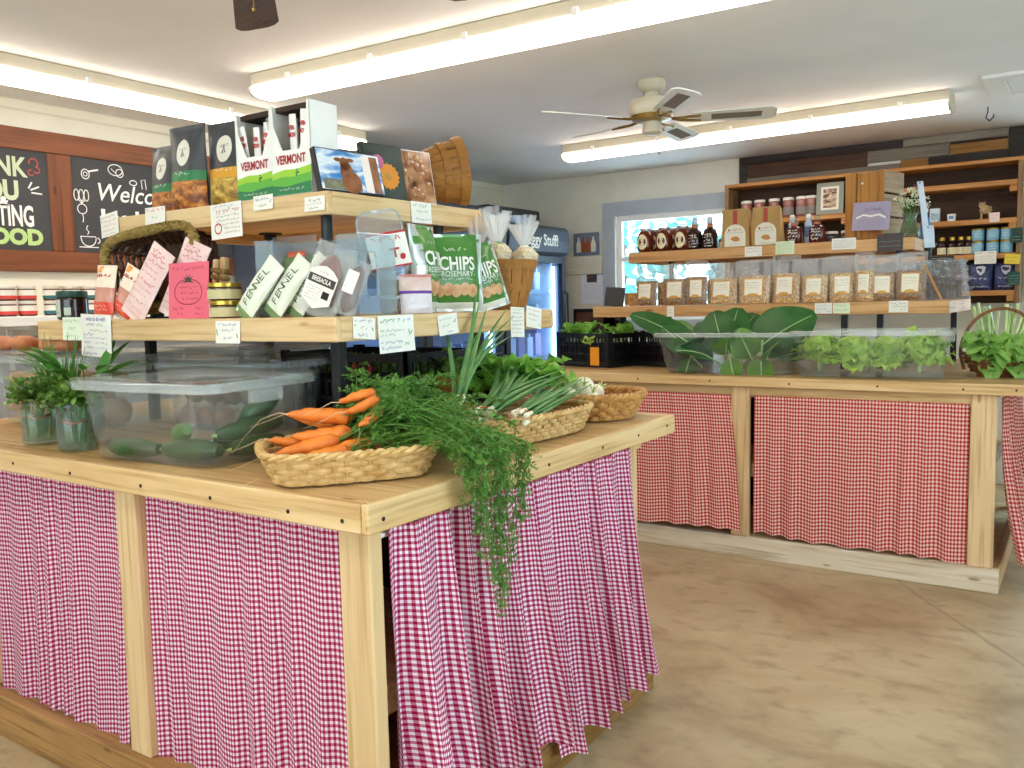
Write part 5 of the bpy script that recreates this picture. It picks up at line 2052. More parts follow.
# ---- pictures leaning on the upper shelf (facing the aisle)
def canvas(name, label, y, zt, w, h, rz, lean, front, edge, frame=False, x=-1.80):
    t = thing(name, label, 'picture', (x, y, ZU + .001))
    t.rotation_euler = (Matrix.Rotation(rz, 3, 'Z') @ Matrix.Rotation(lean, 3, 'X')).to_euler()
    mb = MB(); mb.box((-w / 2, -.010, 0), (w / 2, .010, h), .001); mb.build('canvas_block', edge, t, smooth=False)
    mb = MB(); mb.box((-w / 2 + .004, -.0115, .004), (w / 2 - .004, -.0105, h - .004)); p = mb.build('print', front, t, smooth=False)
    return t


SKYP = noisepic('print_blue_sky', ['2F6FB5', '5B98D0', 'E9EEF2', 'C9D6DF'], (9, 9, 22), rough=.15)
t = canvas('cow_print', 'glossy print of a brown calf under a blue sky on the top shelf', 1.825, 0, .235, .125, math.radians(84), math.radians(-14), SKYP, BLACKP, x=-1.765)
COWB = M('print_cow_brown', '9A5F38', '7A4526', rough=.2, scale=(40, 40, 40))
mb = MB()
y = -.0122
for cx, cz, rx, rz_ in ((-.004, .030, .036, .034), (-.016, .060, .024, .030), (-.020, .082, .017, .021), (-.042, .094, .014, .006), (.002, .096, .014, .006)):
    mb.f([mb.v((cx + rx * math.cos(2 * PI * i / 20), y - .0003 * (cz > .05), cz + rz_ * math.sin(2 * PI * i / 20))) for i in range(20)])
mb.build('printed_calf', COWB, t, smooth=False)
mb = MB(); mb.box((.045, y, .005), (.075, y + .0005, .115)); mb.build('printed_pale_strip', M('print_pale_pink', 'F2E4DC', rough=.2), t, smooth=False)
mb = MB(); mb.box((.075, y, .005), (.105, y + .0005, .115)); mb.build('printed_brown_strip', COWB, t, smooth=False)
mb = MB(); mb.box((-.105, y + .0003, .005), (.03, y + .0006, .035)); mb.build('printed_ground', M('print_field', '8C8A6E', '6E6A55', rough=.2, scale=(60, 60, 60)), t, smooth=False)
t = canvas('flower_print', 'dark canvas print of an orange flower on the top shelf', 2.00, 0, .155, .172, math.radians(80), math.radians(-10), M('print_dark_teal', '3B4B44', '27332F', rough=.3, scale=(12, 12, 12)), BLACKP, x=-1.795)
mb = MB()
for k in range(16):
    a = 2 * PI * k / 16
    c, s = math.cos(a), math.sin(a)
    mb.f([mb.v((.012 + q[0] * c - q[1] * s, -.0122 - .0002 * (k % 2), .072 + q[0] * s + q[1] * c)) for q in ((.008, -.004), (.034, -.009), (.043, 0), (.034, .009), (.008, .004))])
fl = mb.build('printed_petals', M('print_orange', 'E79A2A', 'D67F1E', rough=.3), t, smooth=False)
mb = MB(); mb.ball((.012, -.0128, .072), .013, 2, (1, .08, 1)); mb.build('printed_centre', M('print_gold', 'B98A3A', rough=.3), t)
mb = MB()
for k in range(9):
    a = 2 * PI * k / 9
    mb.ball((-.022 + .014 * math.cos(a), -.0122, .115 + .014 * math.sin(a)), .010, 1, (1, .06, 1))
mb.build('printed_pink_bloom', M('print_pink', 'C85A86', rough=.3), t)
t = canvas('potato_print', 'glossy print of brown potatoes beside the tipped bushel basket', 2.135, 0, .165, .172, math.radians(80), math.radians(-10), noisepic('print_potatoes', ['4A2C1C', '8C5A38', 'B5825A', 'C99A72'], (22, 22, 22), rough=.12, dist=.2), M('print_edge_white', 'EDE6E2', rough=.4), x=-1.795)
mb = MB()
rp = rng(6)
for i in range(26):
    x, z = rp.uniform(-.062, .062), rp.uniform(.02, .16)
    mb.ball((x, -.0118, z), rp.uniform(.010, .016), 2, (1, .06, rp.uniform(.8, 1.2)))
mb.build('printed_potatoes', M('print_potato_skin', 'B07C54', '8E5C3A', rough=.15, scale=(50, 50, 50)), t)

# bushel basket lying on its side at the end of the upper shelf
bushel('bushel_basket', 'shallow bushel basket tipped on its side at the end of the top shelf', (-1.87, 2.27, ZU + .112), (math.radians(0), 0, 0), .078, .108, .13)
bpy.context.view_layer.update()
bb = [o for o in bpy.data.objects if o.get('label', '').startswith('shallow bushel')][0]
bb.rotation_euler = V((.62, .76, .13)).to_track_quat('Z', 'Y').to_euler()

# ---- seagrass basket with meat sticks, on its side at the left of the lower shelf
t = thing('seagrass_basket', 'dark willow basket with braided seagrass rim, tilted towards the viewer', 'basket', (-2.545, 1.75, ZL + .034))
BW, BD, BH = .225, .13, .252
t.rotation_euler = (Matrix.Rotation(math.radians(4), 3, 'Z') @ Matrix.Rotation(math.radians(-5), 3, 'Y')).to_euler()
mb = MB()
so = superellipse(BW, BH / 2, 5)


def bkp(a, k, off=0):
    x, z = so(a)
    f = 1 - .22 * k
    return V((x * f + off * math.cos(a), -.06 + BD * k, BH / 2 + z * f + off * math.sin(a)))


for j in range(7):
    k = (j + .5) / 7
    mb.loop([bkp(2 * PI * i / 120, k, .004 * math.cos(24 * 2 * PI * i / 120 + j * PI)) for i in range(120)], .008, 5)
mb.build('woven_side', WILLOW, t)
mb = MB()
for s in range(24):
    a = 2 * PI * (s + .5) / 24
    mb.tube([bkp(a, 0), bkp(a, .5), bkp(a, 1)], .005, 5)
c0 = [mb.v(bkp(2 * PI * i / 60, 1)) for i in range(60)]
cc = mb.v((0, .075, BH / 2))
for i in range(60):
    mb.f([cc, c0[i], c0[(i + 1) % 60]])
mb.build('stakes', WILLOW, t)
mb = MB()
for tw in (0, 2.09, 4.19):
    mb.loop([bkp(2 * PI * i / 200, 0, .009 * math.cos(42 * 2 * PI * i / 200 + tw)) + V((0, .009 * math.sin(42 * 2 * PI * i / 200 + tw), 0)) for i in range(200)], .0105, 6)
mb.build('braided_rim', SEAGRASS, t)
mb = MB()
for tw in (0, PI):
    mb.tube([V((.20, -.045 + .008 * math.sin(tw + q * 1.2), .03 + q * .014)) + V((.008 * math.cos(tw + q * 1.2), 0, 0)) for q in range(14)], .010, 6)
mb.build('braided_handle', SEAGRASS, t)

PINKP = M('stick_pack_pink', 'F2D9D4', 'EBC9C6', rough=.35, scale=(8, 8, 18))
ORGP = M('stick_pack_cream', 'F4E6D0', rough=.35)
ORED = M('stick_pack_orange_red', 'E8563A', 'DE4030', rough=.35)
MEATP = M('stick_pack_meat', 'D9A08E', 'C98573', rough=.3, scale=(20, 20, 20))
for lab, loc, rz, roll, lean in (('cream and orange-red sausage pack standing furthest left in the seagrass basket', (-2.725, 1.62, ZL + .004), .05, .05, -.13), ('cream and orange-red sausage pack second from left in the seagrass basket', (-2.655, 1.635, ZL + .004), .02, .40, -.16)):
    t, fn = pouch('sausage_pack', lab, 'sausage pack', loc, rz, .105, .178, .034, [(.06, FILM), (.30, ORED), (.58, MEATP), (1.0, ORGP)], 'sausage packs in the seagrass basket', lean, roll, 5, standup=False)
    bscrib(t, fn, .105, .178, [(.12, .88, .80, .012)], REDI, 4, 'red_lettering', w=.004)
    patch(t, fn, .22, .92, .12, .06, M('pack_orange_tab', 'F0A040', rough=.4), 'orange_tab')
    bscrib(t, fn, .105, .178, [(.15, .85, .23, .008), (.2, .8, .16, .007), (.15, .85, .70, .005)], PAPER, 7, 'small_print')
for lab, loc, rz, roll, lean in (('long pale pink meat stick pack leaning in the middle of the basket', (-2.535, 1.60, ZL + .004), .06, .50, -.22), ('second long pale pink pack, behind the tomato card', (-2.385, 1.64, ZL + .004), .1, .36, -.2)):
    t, fn = pouch('stick_pack', lab, 'stick pack', loc, rz, .125, .250, .022, [(1.0, PINKP)], 'long pink packs in the seagrass basket', lean, roll, 9, standup=False)
    bscrib(t, fn, .125, .250, [(.15, .8, .92, .012), (.15, .85, .86, .014), (.2, .9, .79, .012), (.15, .8, .70, .008), (.12, .85, .63, .008), (.1, .9, .52, .012), (.15, .9, .44, .007), (.1, .8, .36, .007), (.1, .9, .26, .010), (.1, .9, .16, .006), (.1, .9, .08, .006)], M('pink_red_ink', 'C9505A', rough=.7), 10, 'pink_lettering')

# clothes-peg like wooden clip standing in the basket
t = thing('wooden_tongs', 'pale wooden tongs tied together at the right side of the basket', 'tongs', (-2.215, 1.69, ZL + .001), rot=(0, math.radians(8), 0))
mb = MB(); mb.box((-.028, -.012, 0), (-.006, .010, .175), .004); mb.build('tong_arm', PZ, t, smooth=False)
mb = MB(); mb.box((.006, -.012, 0), (.028, .010, .185), .004); mb.build('tong_arm', PZ, t, smooth=False)
mb = MB(); mb.box((-.032, -.015, .135), (.032, .013, .150), .003); mb.box((-.032, -.015, .115), (.032, .013, .128), .003); mb.build('binding', SEAGRASS, t, smooth=False)

# small jars at the left end and beside the tomato card
DKJ = M('jar_dark_content', '2A1A20', '1E1318', rough=.15)
LIDG = M('lid_dark_green', '1F4A3C', rough=.35)
GREYL = M('label_sage', 'B9C8B8', rough=.7)
t = small_jar('preserve_jar', 'dark preserve jar with green lid at the left end of the lower shelf', (-2.925, 1.63, ZL + .001), .050, .100, DKJ, LIDG, DKJ, None, None)
mb = MB()
mb.grid(lambda a, b: V((.0515 * math.sin(-.9 + 1.15 * a), -.0515 * math.cos(-.9 + 1.15 * a), .012 + .058 * b)), 10, 2); lb = mb.build('sage_label', GREYL, t)
mb = MB(); scribble(mb, -.05, .0, .05, .007, rnd=rng(3), fn=lambda X, Z: V((.0522 * math.sin(X / .0515 + .1), -.0522 * math.cos(X / .0515 + .1), Z))); scribble(mb, -.05, .0, .025, .010, rnd=rng(4), fn=lambda X, Z: V((.0522 * math.sin(X / .0515 + .1), -.0522 * math.cos(X / .0515 + .1), Z))); mb.build('label_print', INK, t, smooth=False)
mb = MB(); mb.grid(lambda a, b: V((.0515 * math.sin(.5 + .45 * a), -.0515 * math.cos(.5 + .45 * a), .018 + .025 * b)), 5, 2); mb.build('small_label', GREYL, t)
PATE = M('jar_pate', '5E5138', '4A3F2A', rough=.2)
KRAFTL = M('label_kraft', 'C9BC8E', rough=.7)
a = small_jar('pate_jar', 'lower of two gold-lidded jars stacked beside the tomato card', (-2.085, 1.62, ZL + .001), .048, .050, PATE, GOLDLID, KRAFTL, None, 'stacked gold-lidded jars', lidh=.24, labz=(.06, .6))
dup(a, (-2.092, 1.62, ZL + .0522), label='upper of two gold-lidded jars stacked beside the tomato card')
t = thing('white_cup', 'slim white plastic cup between the gold-lidded jars and the clear bin', 'cup', (-2.018, 1.66, ZL + .001))
mb = MB(); mb.lathe([(.012, 0), (.017, .085), (.015, .085), (.011, .003)], n=16); mb.build('cup_wall', WHITEP, t)
for z in (.03, .06):
    mb = MB(); mb.lathe([(.0145 + z * .06, z), (.0155 + z * .06, z + .003), (.0145 + z * .06, z + .006)], n=16, cap0=False, cap1=False); mb.build('cup_ridge', WHITEP, t)

# pink tomato card
PINKC = M('card_pink', 'E86A7E', rough=.8)
t = thing('tomato_card', 'bright pink hand-drawn tomato card standing on the lower shelf edge', 'sign', (-2.213, 1.58, ZL + .001))
t.rotation_euler = (math.radians(-4), 0, math.radians(3))
mb = MB(); mb.box((-.088, -.0008, 0), (.088, .0008, .165)); mb.build('card', PINKC, t, smooth=False)
DKMA = M('card_maroon_ink', '8A2038', rough=.8)
mb = MB()
stroke(mb, [(.060 * math.cos(2 * PI * i / 40), .078 + .036 * math.sin(2 * PI * i / 40) * (1 + .12 * abs(math.cos(2 * PI * i / 40)))) for i in range(41)], .0028, y=-.0014)
mb.build('tomato_outline', DKMA, t, smooth=False)
mb = MB()
for k in range(6):
    a_ = PI * k / 5.0
    mb.f([mb.v((0.0 + .005 * math.cos(a_ + 1.57), -.0015 - .0001 * k, .112 + .005 * math.sin(a_ + 1.57))), mb.v((.028 * math.cos(a_), -.0015 - .0001 * k, .112 + .020 * math.sin(a_) * (1.0 if k not in (0, 5) else 0) - (.008 if k in (0, 5) else 0))), mb.v((.005 * math.cos(a_ - 1.57), -.0015 - .0001 * k, .112 + .005 * math.sin(a_ - 1.57)))])
mb.build('tomato_calyx', M('card_dark_green', '3D4A3A', rough=.8), t, smooth=False)
mb = MB()
rr = rng(12)
for x0, x1, z, h in ((-.07, .07, .148, .010), (-.04, .045, .092, .008), (-.035, .045, .075, .008), (-.03, .045, .058, .008), (-.07, -.02, .030, .009), (.03, .07, .030, .008), (-.05, -.02, .014, .008), (.03, .07, .014, .008)):
    scribble(mb, x0, x1, z, h, -.0014, rr)
mb.build('handwriting', DKMA, t, smooth=False)

# bags and a dark bottle behind, in the middle of the lower shelf
t, fn = pouch('dried_goods_bag', 'clear bag of dark dried goods behind the gold-lidded jars', 'bag', (-2.10, 1.90, ZL + .001), .05, .19, .25, .08, [(1.0, FILM)], seed=14)
mb = MB(); mb.lathe([(.05, .005), (.078, .03), (.08, .10), (.06, .17), (.02, .185)], n=16, sy=.38); mb.build('dried_goods', noisepic('dried_goods_brown', ['2E1A12', '5A3624', '8A5C3E'], (60, 60, 60)), t)
t, fn = pouch('kraft_pouch', 'tan kraft pouch behind the clear bin', 'bag', (-1.995, 1.84, ZL + .001), .0, .11, .13, .05, [(1.0, M('kraft_paper', 'C08A4C', rough=.8))], seed=15)
t = thing('dark_bottle', 'dark bottle leaning behind the gold-lidded jars', 'bottle', (-2.14, 1.80, ZL + .001), rot=(0, math.radians(14), 0))
mb = MB(); mb.lathe([(.026, 0), (.028, .008), (.028, .085), (.020, .105), (.012, .115), (.012, .135)], n=18); mb.build('bottle_glass', M('bottle_smoky', '4A4344', rough=.15), t)
mb = MB(); mb.lathe([(.014, .128), (.014, .150)], n=14); mb.build('cap', BLACKP, t)

# ---- clear scoop bin with fennel packs and bresaola
CX0, CX1, CY0, CY1 = -1.985, -1.625, 1.66, 1.86
t = thing('clear_bin', 'clear plastic bin with hand slots holding salami packs on the lower shelf', 'bin', (-1.80, 1.735, ZL + .001), 0)
w, d, h = .40, .15, .215
mb = MB()
mb.box((-w / 2, d / 2 - .004, 0), (w / 2, d / 2, h)); mb.box((-w / 2, -d / 2, 0), (w / 2, d / 2, .004)); mb.box((-w / 2, -d / 2, .004), (w / 2, -d / 2 + .003, .05))
mb.build('bin_wall', clear('bin_plastic', 'F4F6F4', haze=.06, rough=.06, edge=.45), t, smooth=False)
BINR = clear('bin_edge', 'EAF1F4', haze=.16, rough=.05, hazecol='E2F0FA', edge=.75)
for s in (-1, 1):
    # end wall with an oval hand slot
    mb = MB()
    n = 28
    outer, inner = [], []
    for i in range(n):
        a = 2 * PI * i / n
        c, s_ = math.cos(a), math.sin(a)
        k = min((d / 2) / max(abs(c), 1e-6), (h / 2) / max(abs(s_), 1e-6))
        outer.append((c * k, h / 2 + s_ * k))
        q = (abs(c / .022) ** 4 + abs(s_ / .062) ** 4) ** -.25
        inner.append((c * q - .02, h * .50 + s_ * q))
    for x in (s * w / 2, s * (w / 2 - .004)):
        A = [mb.v((x, p[0], p[1])) for p in outer]
        B = [mb.v((x, p[0], p[1])) for p in inner]
        mb.bridge(A, B)
    mb.build('bin_end', BINR, t, smooth=False)
    mb = MB(); mb.loop([(s * (w / 2 - .002), p[0], p[1]) for p in inner], .003, 5); mb.build('slot_rim', BINR, t)
    # hand slot at the front wings
    mb = MB(); mb.box((s * w / 2, -d / 2, .004), (s * (w / 2 - .075), -d / 2 + .0035, h)); mb.build('bin_wing', BINR, t, smooth=False)
mb = MB()
mb.tube([(-w / 2, -d / 2, h), (-w / 2, d / 2, h), (w / 2, d / 2, h), (w / 2, -d / 2, h)], .0035, 6); mb.build('bin_rim', BINR, t)

FENP = M('fennel_pack_white', 'E7ECDD', 'DDE4D0', rough=.35)
FENG = M('fennel_pack_green', '7E9A68', '5E7F4C', rough=.4)
FEND = M('fennel_dark_print', '4C5A40', rough=.6)
for i, (x, y_, roll, rz) in enumerate(((-1.985, 1.59, .62, .05), (-1.90, 1.62, .60, .03), (-1.845, 1.65, .55, .02))):
    t, fn = pouch('fennel_salami', 'fennel salami leaning in the clear bin, %s' % ('furthest left', 'middle one', 'furthest right')[i], 'salami', (x, y_, ZL + .004), rz, .078, .190, .036, [(.10, FENG), (1.0, FENP)], 'fennel salamis in the clear bin', -.25, roll, 20 + i, standup=False)
    mb = MB()
    for k, ch in enumerate('FENNEL'):
        vs, fs = text_geo(ch)
        new = [mb.v(fn((0.50 - yy * .034 / .078), (.24 + k * .11) + xx * .034 / .190, .0016)) for xx, yy, _ in vs]
        for q in fs:
            mb.f([new[w_] for w_ in q])
    mb.build('lettering', FEND, t, smooth=False)
for i, (x, y_) in enumerate(((-1.91, 1.715), (-1.82, 1.725), (-1.73, 1.735))):
    t, fn = pouch('green_salami_pack', 'green-wrapped salami upright at the back of the clear bin, %s' % ('left', 'middle', 'right')[i], 'salami', (x, y_, ZL + .006), 0, .085, .165, .03, [(1.0, FENG)], 'green packs at the back of the bin', -.06, .05 * i, 25 + i, standup=False)
t, fn = pouch('salmon_pack', 'orange-red pack showing at the back left of the clear bin', 'salami', (-1.955, 1.765, ZL + .006), 0, .075, .185, .025, [(1.0, M('pack_salmon', 'E0714E', 'D25E40', rough=.4))], None, -.05, 0, 29, standup=False)
bscrib(t, fn, .075, .185, [(.2, .8, .8, .012)], PAPER, 3)

BRES = M('bresaola_meat', '8A4436', '6E3028', rough=.35, scale=(14, 14, 14))
t, fn = pouch('bresaola_pack', 'clear vacuum pack of bresaola with white shield label in the bin', 'meat pack', (-1.735, 1.625, ZL + .003), .04, .155, .200, .022, [(1.0, FILM)], None, -.22, .33, 33, standup=False, wr=.004)
mb = MB(); mb.lathe([(.015, .03), (.05, .045), (.055, .09), (.045, .135), (.02, .165), (.005, .172)], n=18, sy=.16); mb.build('meat_slice', BRES, t)
sh = [(-.056, .04), (0, .018), (.056, .04), (.056, .115), (.03, .130), (0, .137), (-.03, .130), (-.056, .115)]
mb = MB(); a_ = [mb.v((x, -.0150, z)) for x, z in sh]; b_ = [mb.v((x, -.0142, z)) for x, z in sh]; mb.f(a_); mb.f(list(reversed(b_))); mb.bridge(a_, b_); mb.build('shield_label', PAPER, t, smooth=False)
mb = MB(); mb.box((-.052, -.0158, .085), (.052, -.0151, .108)); mb.build('label_band', M('label_band_dark', '3A3636', rough=.7), t, smooth=False)
mb = MB(); put_text(mb, 'BRESAOLA', 0, .0965, .0175, y=-.0164, sx=.9, bold=.0004); mb.build('label_lettering', PAPER, t, smooth=False)
mb = MB()
for k in range(5):
    scribble(mb, -.045, .01, .074 - k * .008, .004, -.0158, rng(k))
scribble(mb, -.02, .02, .120, .006, -.0158, rng(9)); mb.box((.018, -.0158, .052), (.044, -.0152, .072))
mb.build('label_print', INK, t, smooth=False)
t, fn = pouch('meat_pack', 'dark clear-wrapped meat pack beside the bresaola in the bin', 'meat pack', (-1.635, 1.635, ZL + .003), .12, .075, .15, .03, [(1.0, FILM)], None, -.2, .34, 37, standup=False, wr=.004)
mb = MB(); mb.lathe([(.01, .01), (.024, .03), (.026, .09), (.02, .125), (.005, .135)], n=14, sy=.4); mb.build('meat_piece', M('dark_cured_meat', '4E2A26', '3A1E1C', rough=.35, scale=(20, 20, 20)), t)
mb = MB(); mb.box((-.02, -.0165, .06), (.018, -.0155, .12)); mb.build('label', PAPER, t, smooth=False)

# ---- clamshell, stacked cups, small pouch on the aisle side
t = thing('clamshell_pack', 'clear clamshell with red and white card propped up by the clear bin', 'clamshell', (-1.650, 1.845, ZL + .110))
t.rotation_euler = (Matrix.Rotation(math.radians(62), 3, 'Z') @ Matrix.Rotation(math.radians(-6), 3, 'X') @ Matrix.Rotation(math.radians(-10), 3, 'Y')).to_euler()
mb = MB()
so2 = superellipse(.068, .092, 6)
for k, (f, y_) in enumerate(((1.0, -.006), (1.0, .006), (.9, .03))):
    pass
A = [[mb.v((so2(2 * PI * i / 40)[0] * f, y_, .092 + so2(2 * PI * i / 40)[1] * f)) for i in range(40)] for f, y_ in ((.84, -.026), (.9, -.008), (1.0, -.006), (1.0, .006), (.9, .008), (.84, .028))]
for q in range(5):
    mb.bridge(A[q], A[q + 1])
mb.f(A[0]); mb.f(list(reversed(A[5])))
mb.build('clear_shell', clear('clamshell_plastic', 'F2F2EC', haze=.12, rough=.05, edge=.6), t)
mb = MB(); mb.loop([(so2(2 * PI * i / 60)[0] * .985, -.007, .092 + so2(2 * PI * i / 60)[1] * .985) for i in range(60)], .0035, 6); mb.build('shell_bead', BINR, t)
mb = MB(); mb.box((-.060, -.0295, .018), (.060, -.0285, .118)); mb.build('card', PAPER, t, smooth=False)
mb = MB(); mb.box((-.060, -.0302, .112), (.060, -.0296, .118)); mb.box((-.060, -.0302, .018), (.060, -.0296, .023)); scribble(mb, -.045, .045, .100, .012, -.030, rng(5), w=.003); mb.box((.0, -.0302, .066), (.032, -.0296, .072)); mb.box((.014, -.0302, .045), (.02, -.0296, .072)); mb.ball((.038, -.0299, .045), .010, 1, (1, .06, 1)); mb.build('card_print', REDI, t, smooth=False)
mb = MB()
rr = rng(13)
for i in range(14):
    mb.ball((rr.uniform(-.04, .04), rr.uniform(-.012, .014), rr.uniform(.02, .07)), .014, 1, (1, .7, .8))
mb.build('cookies', M('cookie_tan', 'C9A272', 'A67E4E', rough=.8), t)
CUPB = noisepic('cup_brown_content', ['4A2A1C', '7A4A30', 'A97A50'], (50, 50, 50), rough=.2)
t0 = None
for k in range(2):
    lab = '%s of two stacked clear cups of brown candy on the lower shelf' % ('lower', 'upper')[k]
    p = (-1.665, 1.865, ZL + .001 + .054 * k)
    if t0 is None:
        t0 = thing('candy_cup', lab, 'cup', p, 0, 'stacked candy cups')
        mb = MB(); mb.lathe([(.032, 0), (.036, .044)], n=24); mb.build('cup_content', CUPB, t0)
        mb = MB(); mb.lathe([(.0335, .0005), (.038, .046)], n=24, cap1=False, cap0=False); mb.build('cup_wall', FILM, t0)
        mb = MB(); mb.lathe([(.041, .043), (.042, .052), (.039, .0535)], n=24); mb.build('lid', clear('cup_lid', 'E8E8E8', haze=.4, rough=.1, edge=.5), t0)
        mb = MB(); mb.grid(lambda a, b: V(((.0385 + .002 * b) * math.cos(-.35 + .7 * a), (.0385 + .002 * b) * math.sin(-.35 + .7 * a), .008 + .028 * b)), 6, 3); mb.build('label', KRAFTL, t0)
    else:
        dup(t0, p, label=lab)
t, fn = pouch('candy_bag', 'small pale candy bag with purple scallop by the stacked cups', 'bag', (-1.605, 1.90, ZL + .001), math.radians(68), .105, .112, .04, [(.50, M('bag_pale_grey', 'D9D2D6', rough=.3)), (.56, PURPI), (.92, M('bag_pale_pink', 'E6CFC8', 'D9B8AE', rough=.3, scale=(25, 25, 25))), (1.0, M('bag_pink_top', 'C98078', rough=.4))], None, -.05, 0, 41)

# ---- bags of crisps
CHIPG = M('chip_bag_green', '4E8A3A', '3C7530', rough=.3)
CHIPS = M('chip_bag_silver', 'D4D8D4', 'B9BFBA', rough=.25, metal=.35)
CHIPW = M('chip_bag_white', 'E6E8E0', rough=.35)
PIC = noisepic('printed_crisps', ['8A5A34', 'C08A58', 'DDB080', 'E6C49A'], (20, 20, 20), rough=.3, dist=.3)
CLEARF = FILM
CRISP = M('printed_crisp_tan', 'E0B488', 'C48E5E', rough=.4, scale=(30, 30, 30))
GRC = 'crisp bags on the lower shelf'


def chip_bag(label, loc, rz, W, Hh, D, seed, lean=-.04, roll=0):
    t, fn = pouch('chip_bag', label, 'crisp bag', loc, rz, W, Hh, D, [(.10, CHIPW), (.16, CHIPG), (.36, CHIPG), (1.0, CHIPG)], GRC, lean, roll, seed, standup=False, back=CHIPS, crimp=.05, wr=.005)
    for s in (0, 1):
        patch(t, fn, .11 if s == 0 else .955, .5, .11 if s == 0 else .045, .5, CHIPS, 'silver_edge', off=.0006)
    for q in range(5):
        patch(t, fn, .24 + .135 * q, .265 + .02 * (q % 2), .085, .085, CRISP, 'printed_crisp', True, off=.0012 + .0003 * q, rot=.5 * (q % 3 - 1))
    btext_on(t, fn, W, Hh, 'CHIPS', .52, .60, .058, PAPER, sx=.78, bold=.0012, off=.006)
    btext_on(t, fn, W, Hh, '-ROSEMARY-', .52, .475, .024, PAPER, sx=.9, off=.005)
    bscrib(t, fn, W, Hh, [(.22, .82, .415, .008), (.25, .8, .08, .007)], PAPER, seed)
    bscrib(t, fn, W, Hh, [(.34, .72, .80, .012)], CREAML, seed + 1, 'script_lettering')
    return t


chip_bag('green crisp bag furthest back on the lower shelf, its silver edge turned to the viewer', (-1.672, 2.02, ZL + .002), math.radians(104), .17, .262, .085, 51)
chip_bag('green rosemary crisp bag facing the viewer on the lower shelf', (-1.655, 2.135, ZL + .002), math.radians(58), .205, .24, .075, 52)
chip_bag('green crisp bag partly hidden, slumped beside the popcorn basket', (-1.622, 2.275, ZL + .002), math.radians(66), .18, .215, .07, 53, -.12, math.radians(-14))

# ---- bushel basket with wrapped popcorn balls
bushel('bushel_basket', 'tall bushel basket of wrapped popcorn balls at the end of the lower shelf', (-1.70, 2.455, ZL + .001), (0, 0, .1), .088, .128, .165)
POPC = M('popcorn_cream', 'E9DAB2', 'C9B27A', rough=.8, scale=(60, 60, 60), bump=.8, bscale=(70, 70, 70))
r = rng(81)
for i, (x, y_, z, tall) in enumerate(((-1.665, 2.40, .185, 1), (-1.635, 2.52, .175, 1), (-1.745, 2.40, .178, 0), (-1.74, 2.50, .18, 0))):
    t = thing('popcorn_ball', 'wrapped popcorn ball in the bushel basket, %s' % ('tall-topped near one', 'nearest the cooler', 'back left', 'back right')[i], 'popcorn ball', (x, y_, ZL + z), 0, 'popcorn balls in the bushel basket')
    mb = MB(); mb.ball((0, 0, 0), .044, 3, jitter=.25); mb.build('popcorn', POPC, t)
    mb = MB(); mb.ball((0, 0, .001), .0475, 2, jitter=.15); mb.build('film_wrap', FILM, t)
    mb = MB()
    hh = .11 if i == 0 else .095
    for k in range(9):
        a = 2 * PI * k / 9
        e = V((math.cos(a) * r.uniform(.02, .055), math.sin(a) * r.uniform(.02, .05), .045 + hh * r.uniform(.7, 1.1)))
        sd = V((-math.sin(a), math.cos(a), 0))
        p0 = V((math.cos(a) * .010, math.sin(a) * .010, .040))
        mb.grid(lambda u, v: p0.lerp(e, v) + sd * ((u - .5) * (.008 + .040 * v)) + V((math.cos(a), math.sin(a), 0)) * .010 * math.sin(u * 9 + k) * v, 5, 5)
    mb.build('film_ruffle', clear('ruffle_film', 'FAFAFA', haze=.30, rough=.15, edge=.6) if 'ruffle_film' not in bpy.data.materials else bpy.data.materials['ruffle_film'], t)
    mb = MB(); mb.loop([(.012 * math.cos(2 * PI * q / 16), .012 * math.sin(2 * PI * q / 16), .043) for q in range(16)], .003, 5); mb.build('twist_tie', GREENI if i == 0 else CREAML, t)

# ---- handwritten price cards
GRP = 'handwritten cards on the front tiered shelf'


def card(label, loc, rz, w, h, lines, paper=None, tilt=0.0, group=None, lean=0.0, name='price_card', extra=None):
    """white card hung on a shelf edge, facing -y before turning; loc is the top middle"""
    t = thing(name, label, 'sign', loc, group=group)
    t.rotation_euler = (Matrix.Rotation(rz, 3, 'Z') @ Matrix.Rotation(lean, 3, 'X') @ Matrix.Rotation(tilt, 3, 'Y')).to_euler()
    mb = MB()
    mb.grid(lambda u, v: V(((u - .5) * w, -.0016 - .002 * math.sin(PI * u) * (1 - v) - .003 * (1 - v) ** 2, -h * (1 - v))), 6, 6)
    mb.build('paper', paper or PAPER, t)
    r_ = random.Random(int(abs(loc[0]) * 1000 + abs(loc[1]) * 777))
    by = {}
    for kind, m, x0, x1, z, hh in lines:
        by.setdefault(m.name, []).append((kind, m, x0, x1, z, hh))
    for k, ls in by.items():
        mb = MB()
        for kind, m, x0, x1, z, hh in ls:
            fn = lambda X, Z: V((X, -.0016 - .002 * math.cos(PI * X / w) * (-Z / h) - .003 * (Z / h) ** 2 - .0006, Z))
            if kind == 's':
                scribble(mb, x0 * w, x1 * w, -z * h, hh, fn=fn, rnd=r_)
            elif kind == 'o':
                stroke(mb, [((x0 + .08 * math.cos(2 * PI * i / 16) * x1) * w, (-z + .5 * hh / h * math.sin(2 * PI * i / 16)) * h) for i in range(17)], .004, fn=fn)
            else:
                put_text(mb, kind, (x0 + x1) / 2 * w, -z * h, hh, fn=fn, sx=.85)
        mb.build('handwriting', ls[0][1], t, smooth=False)
    return t


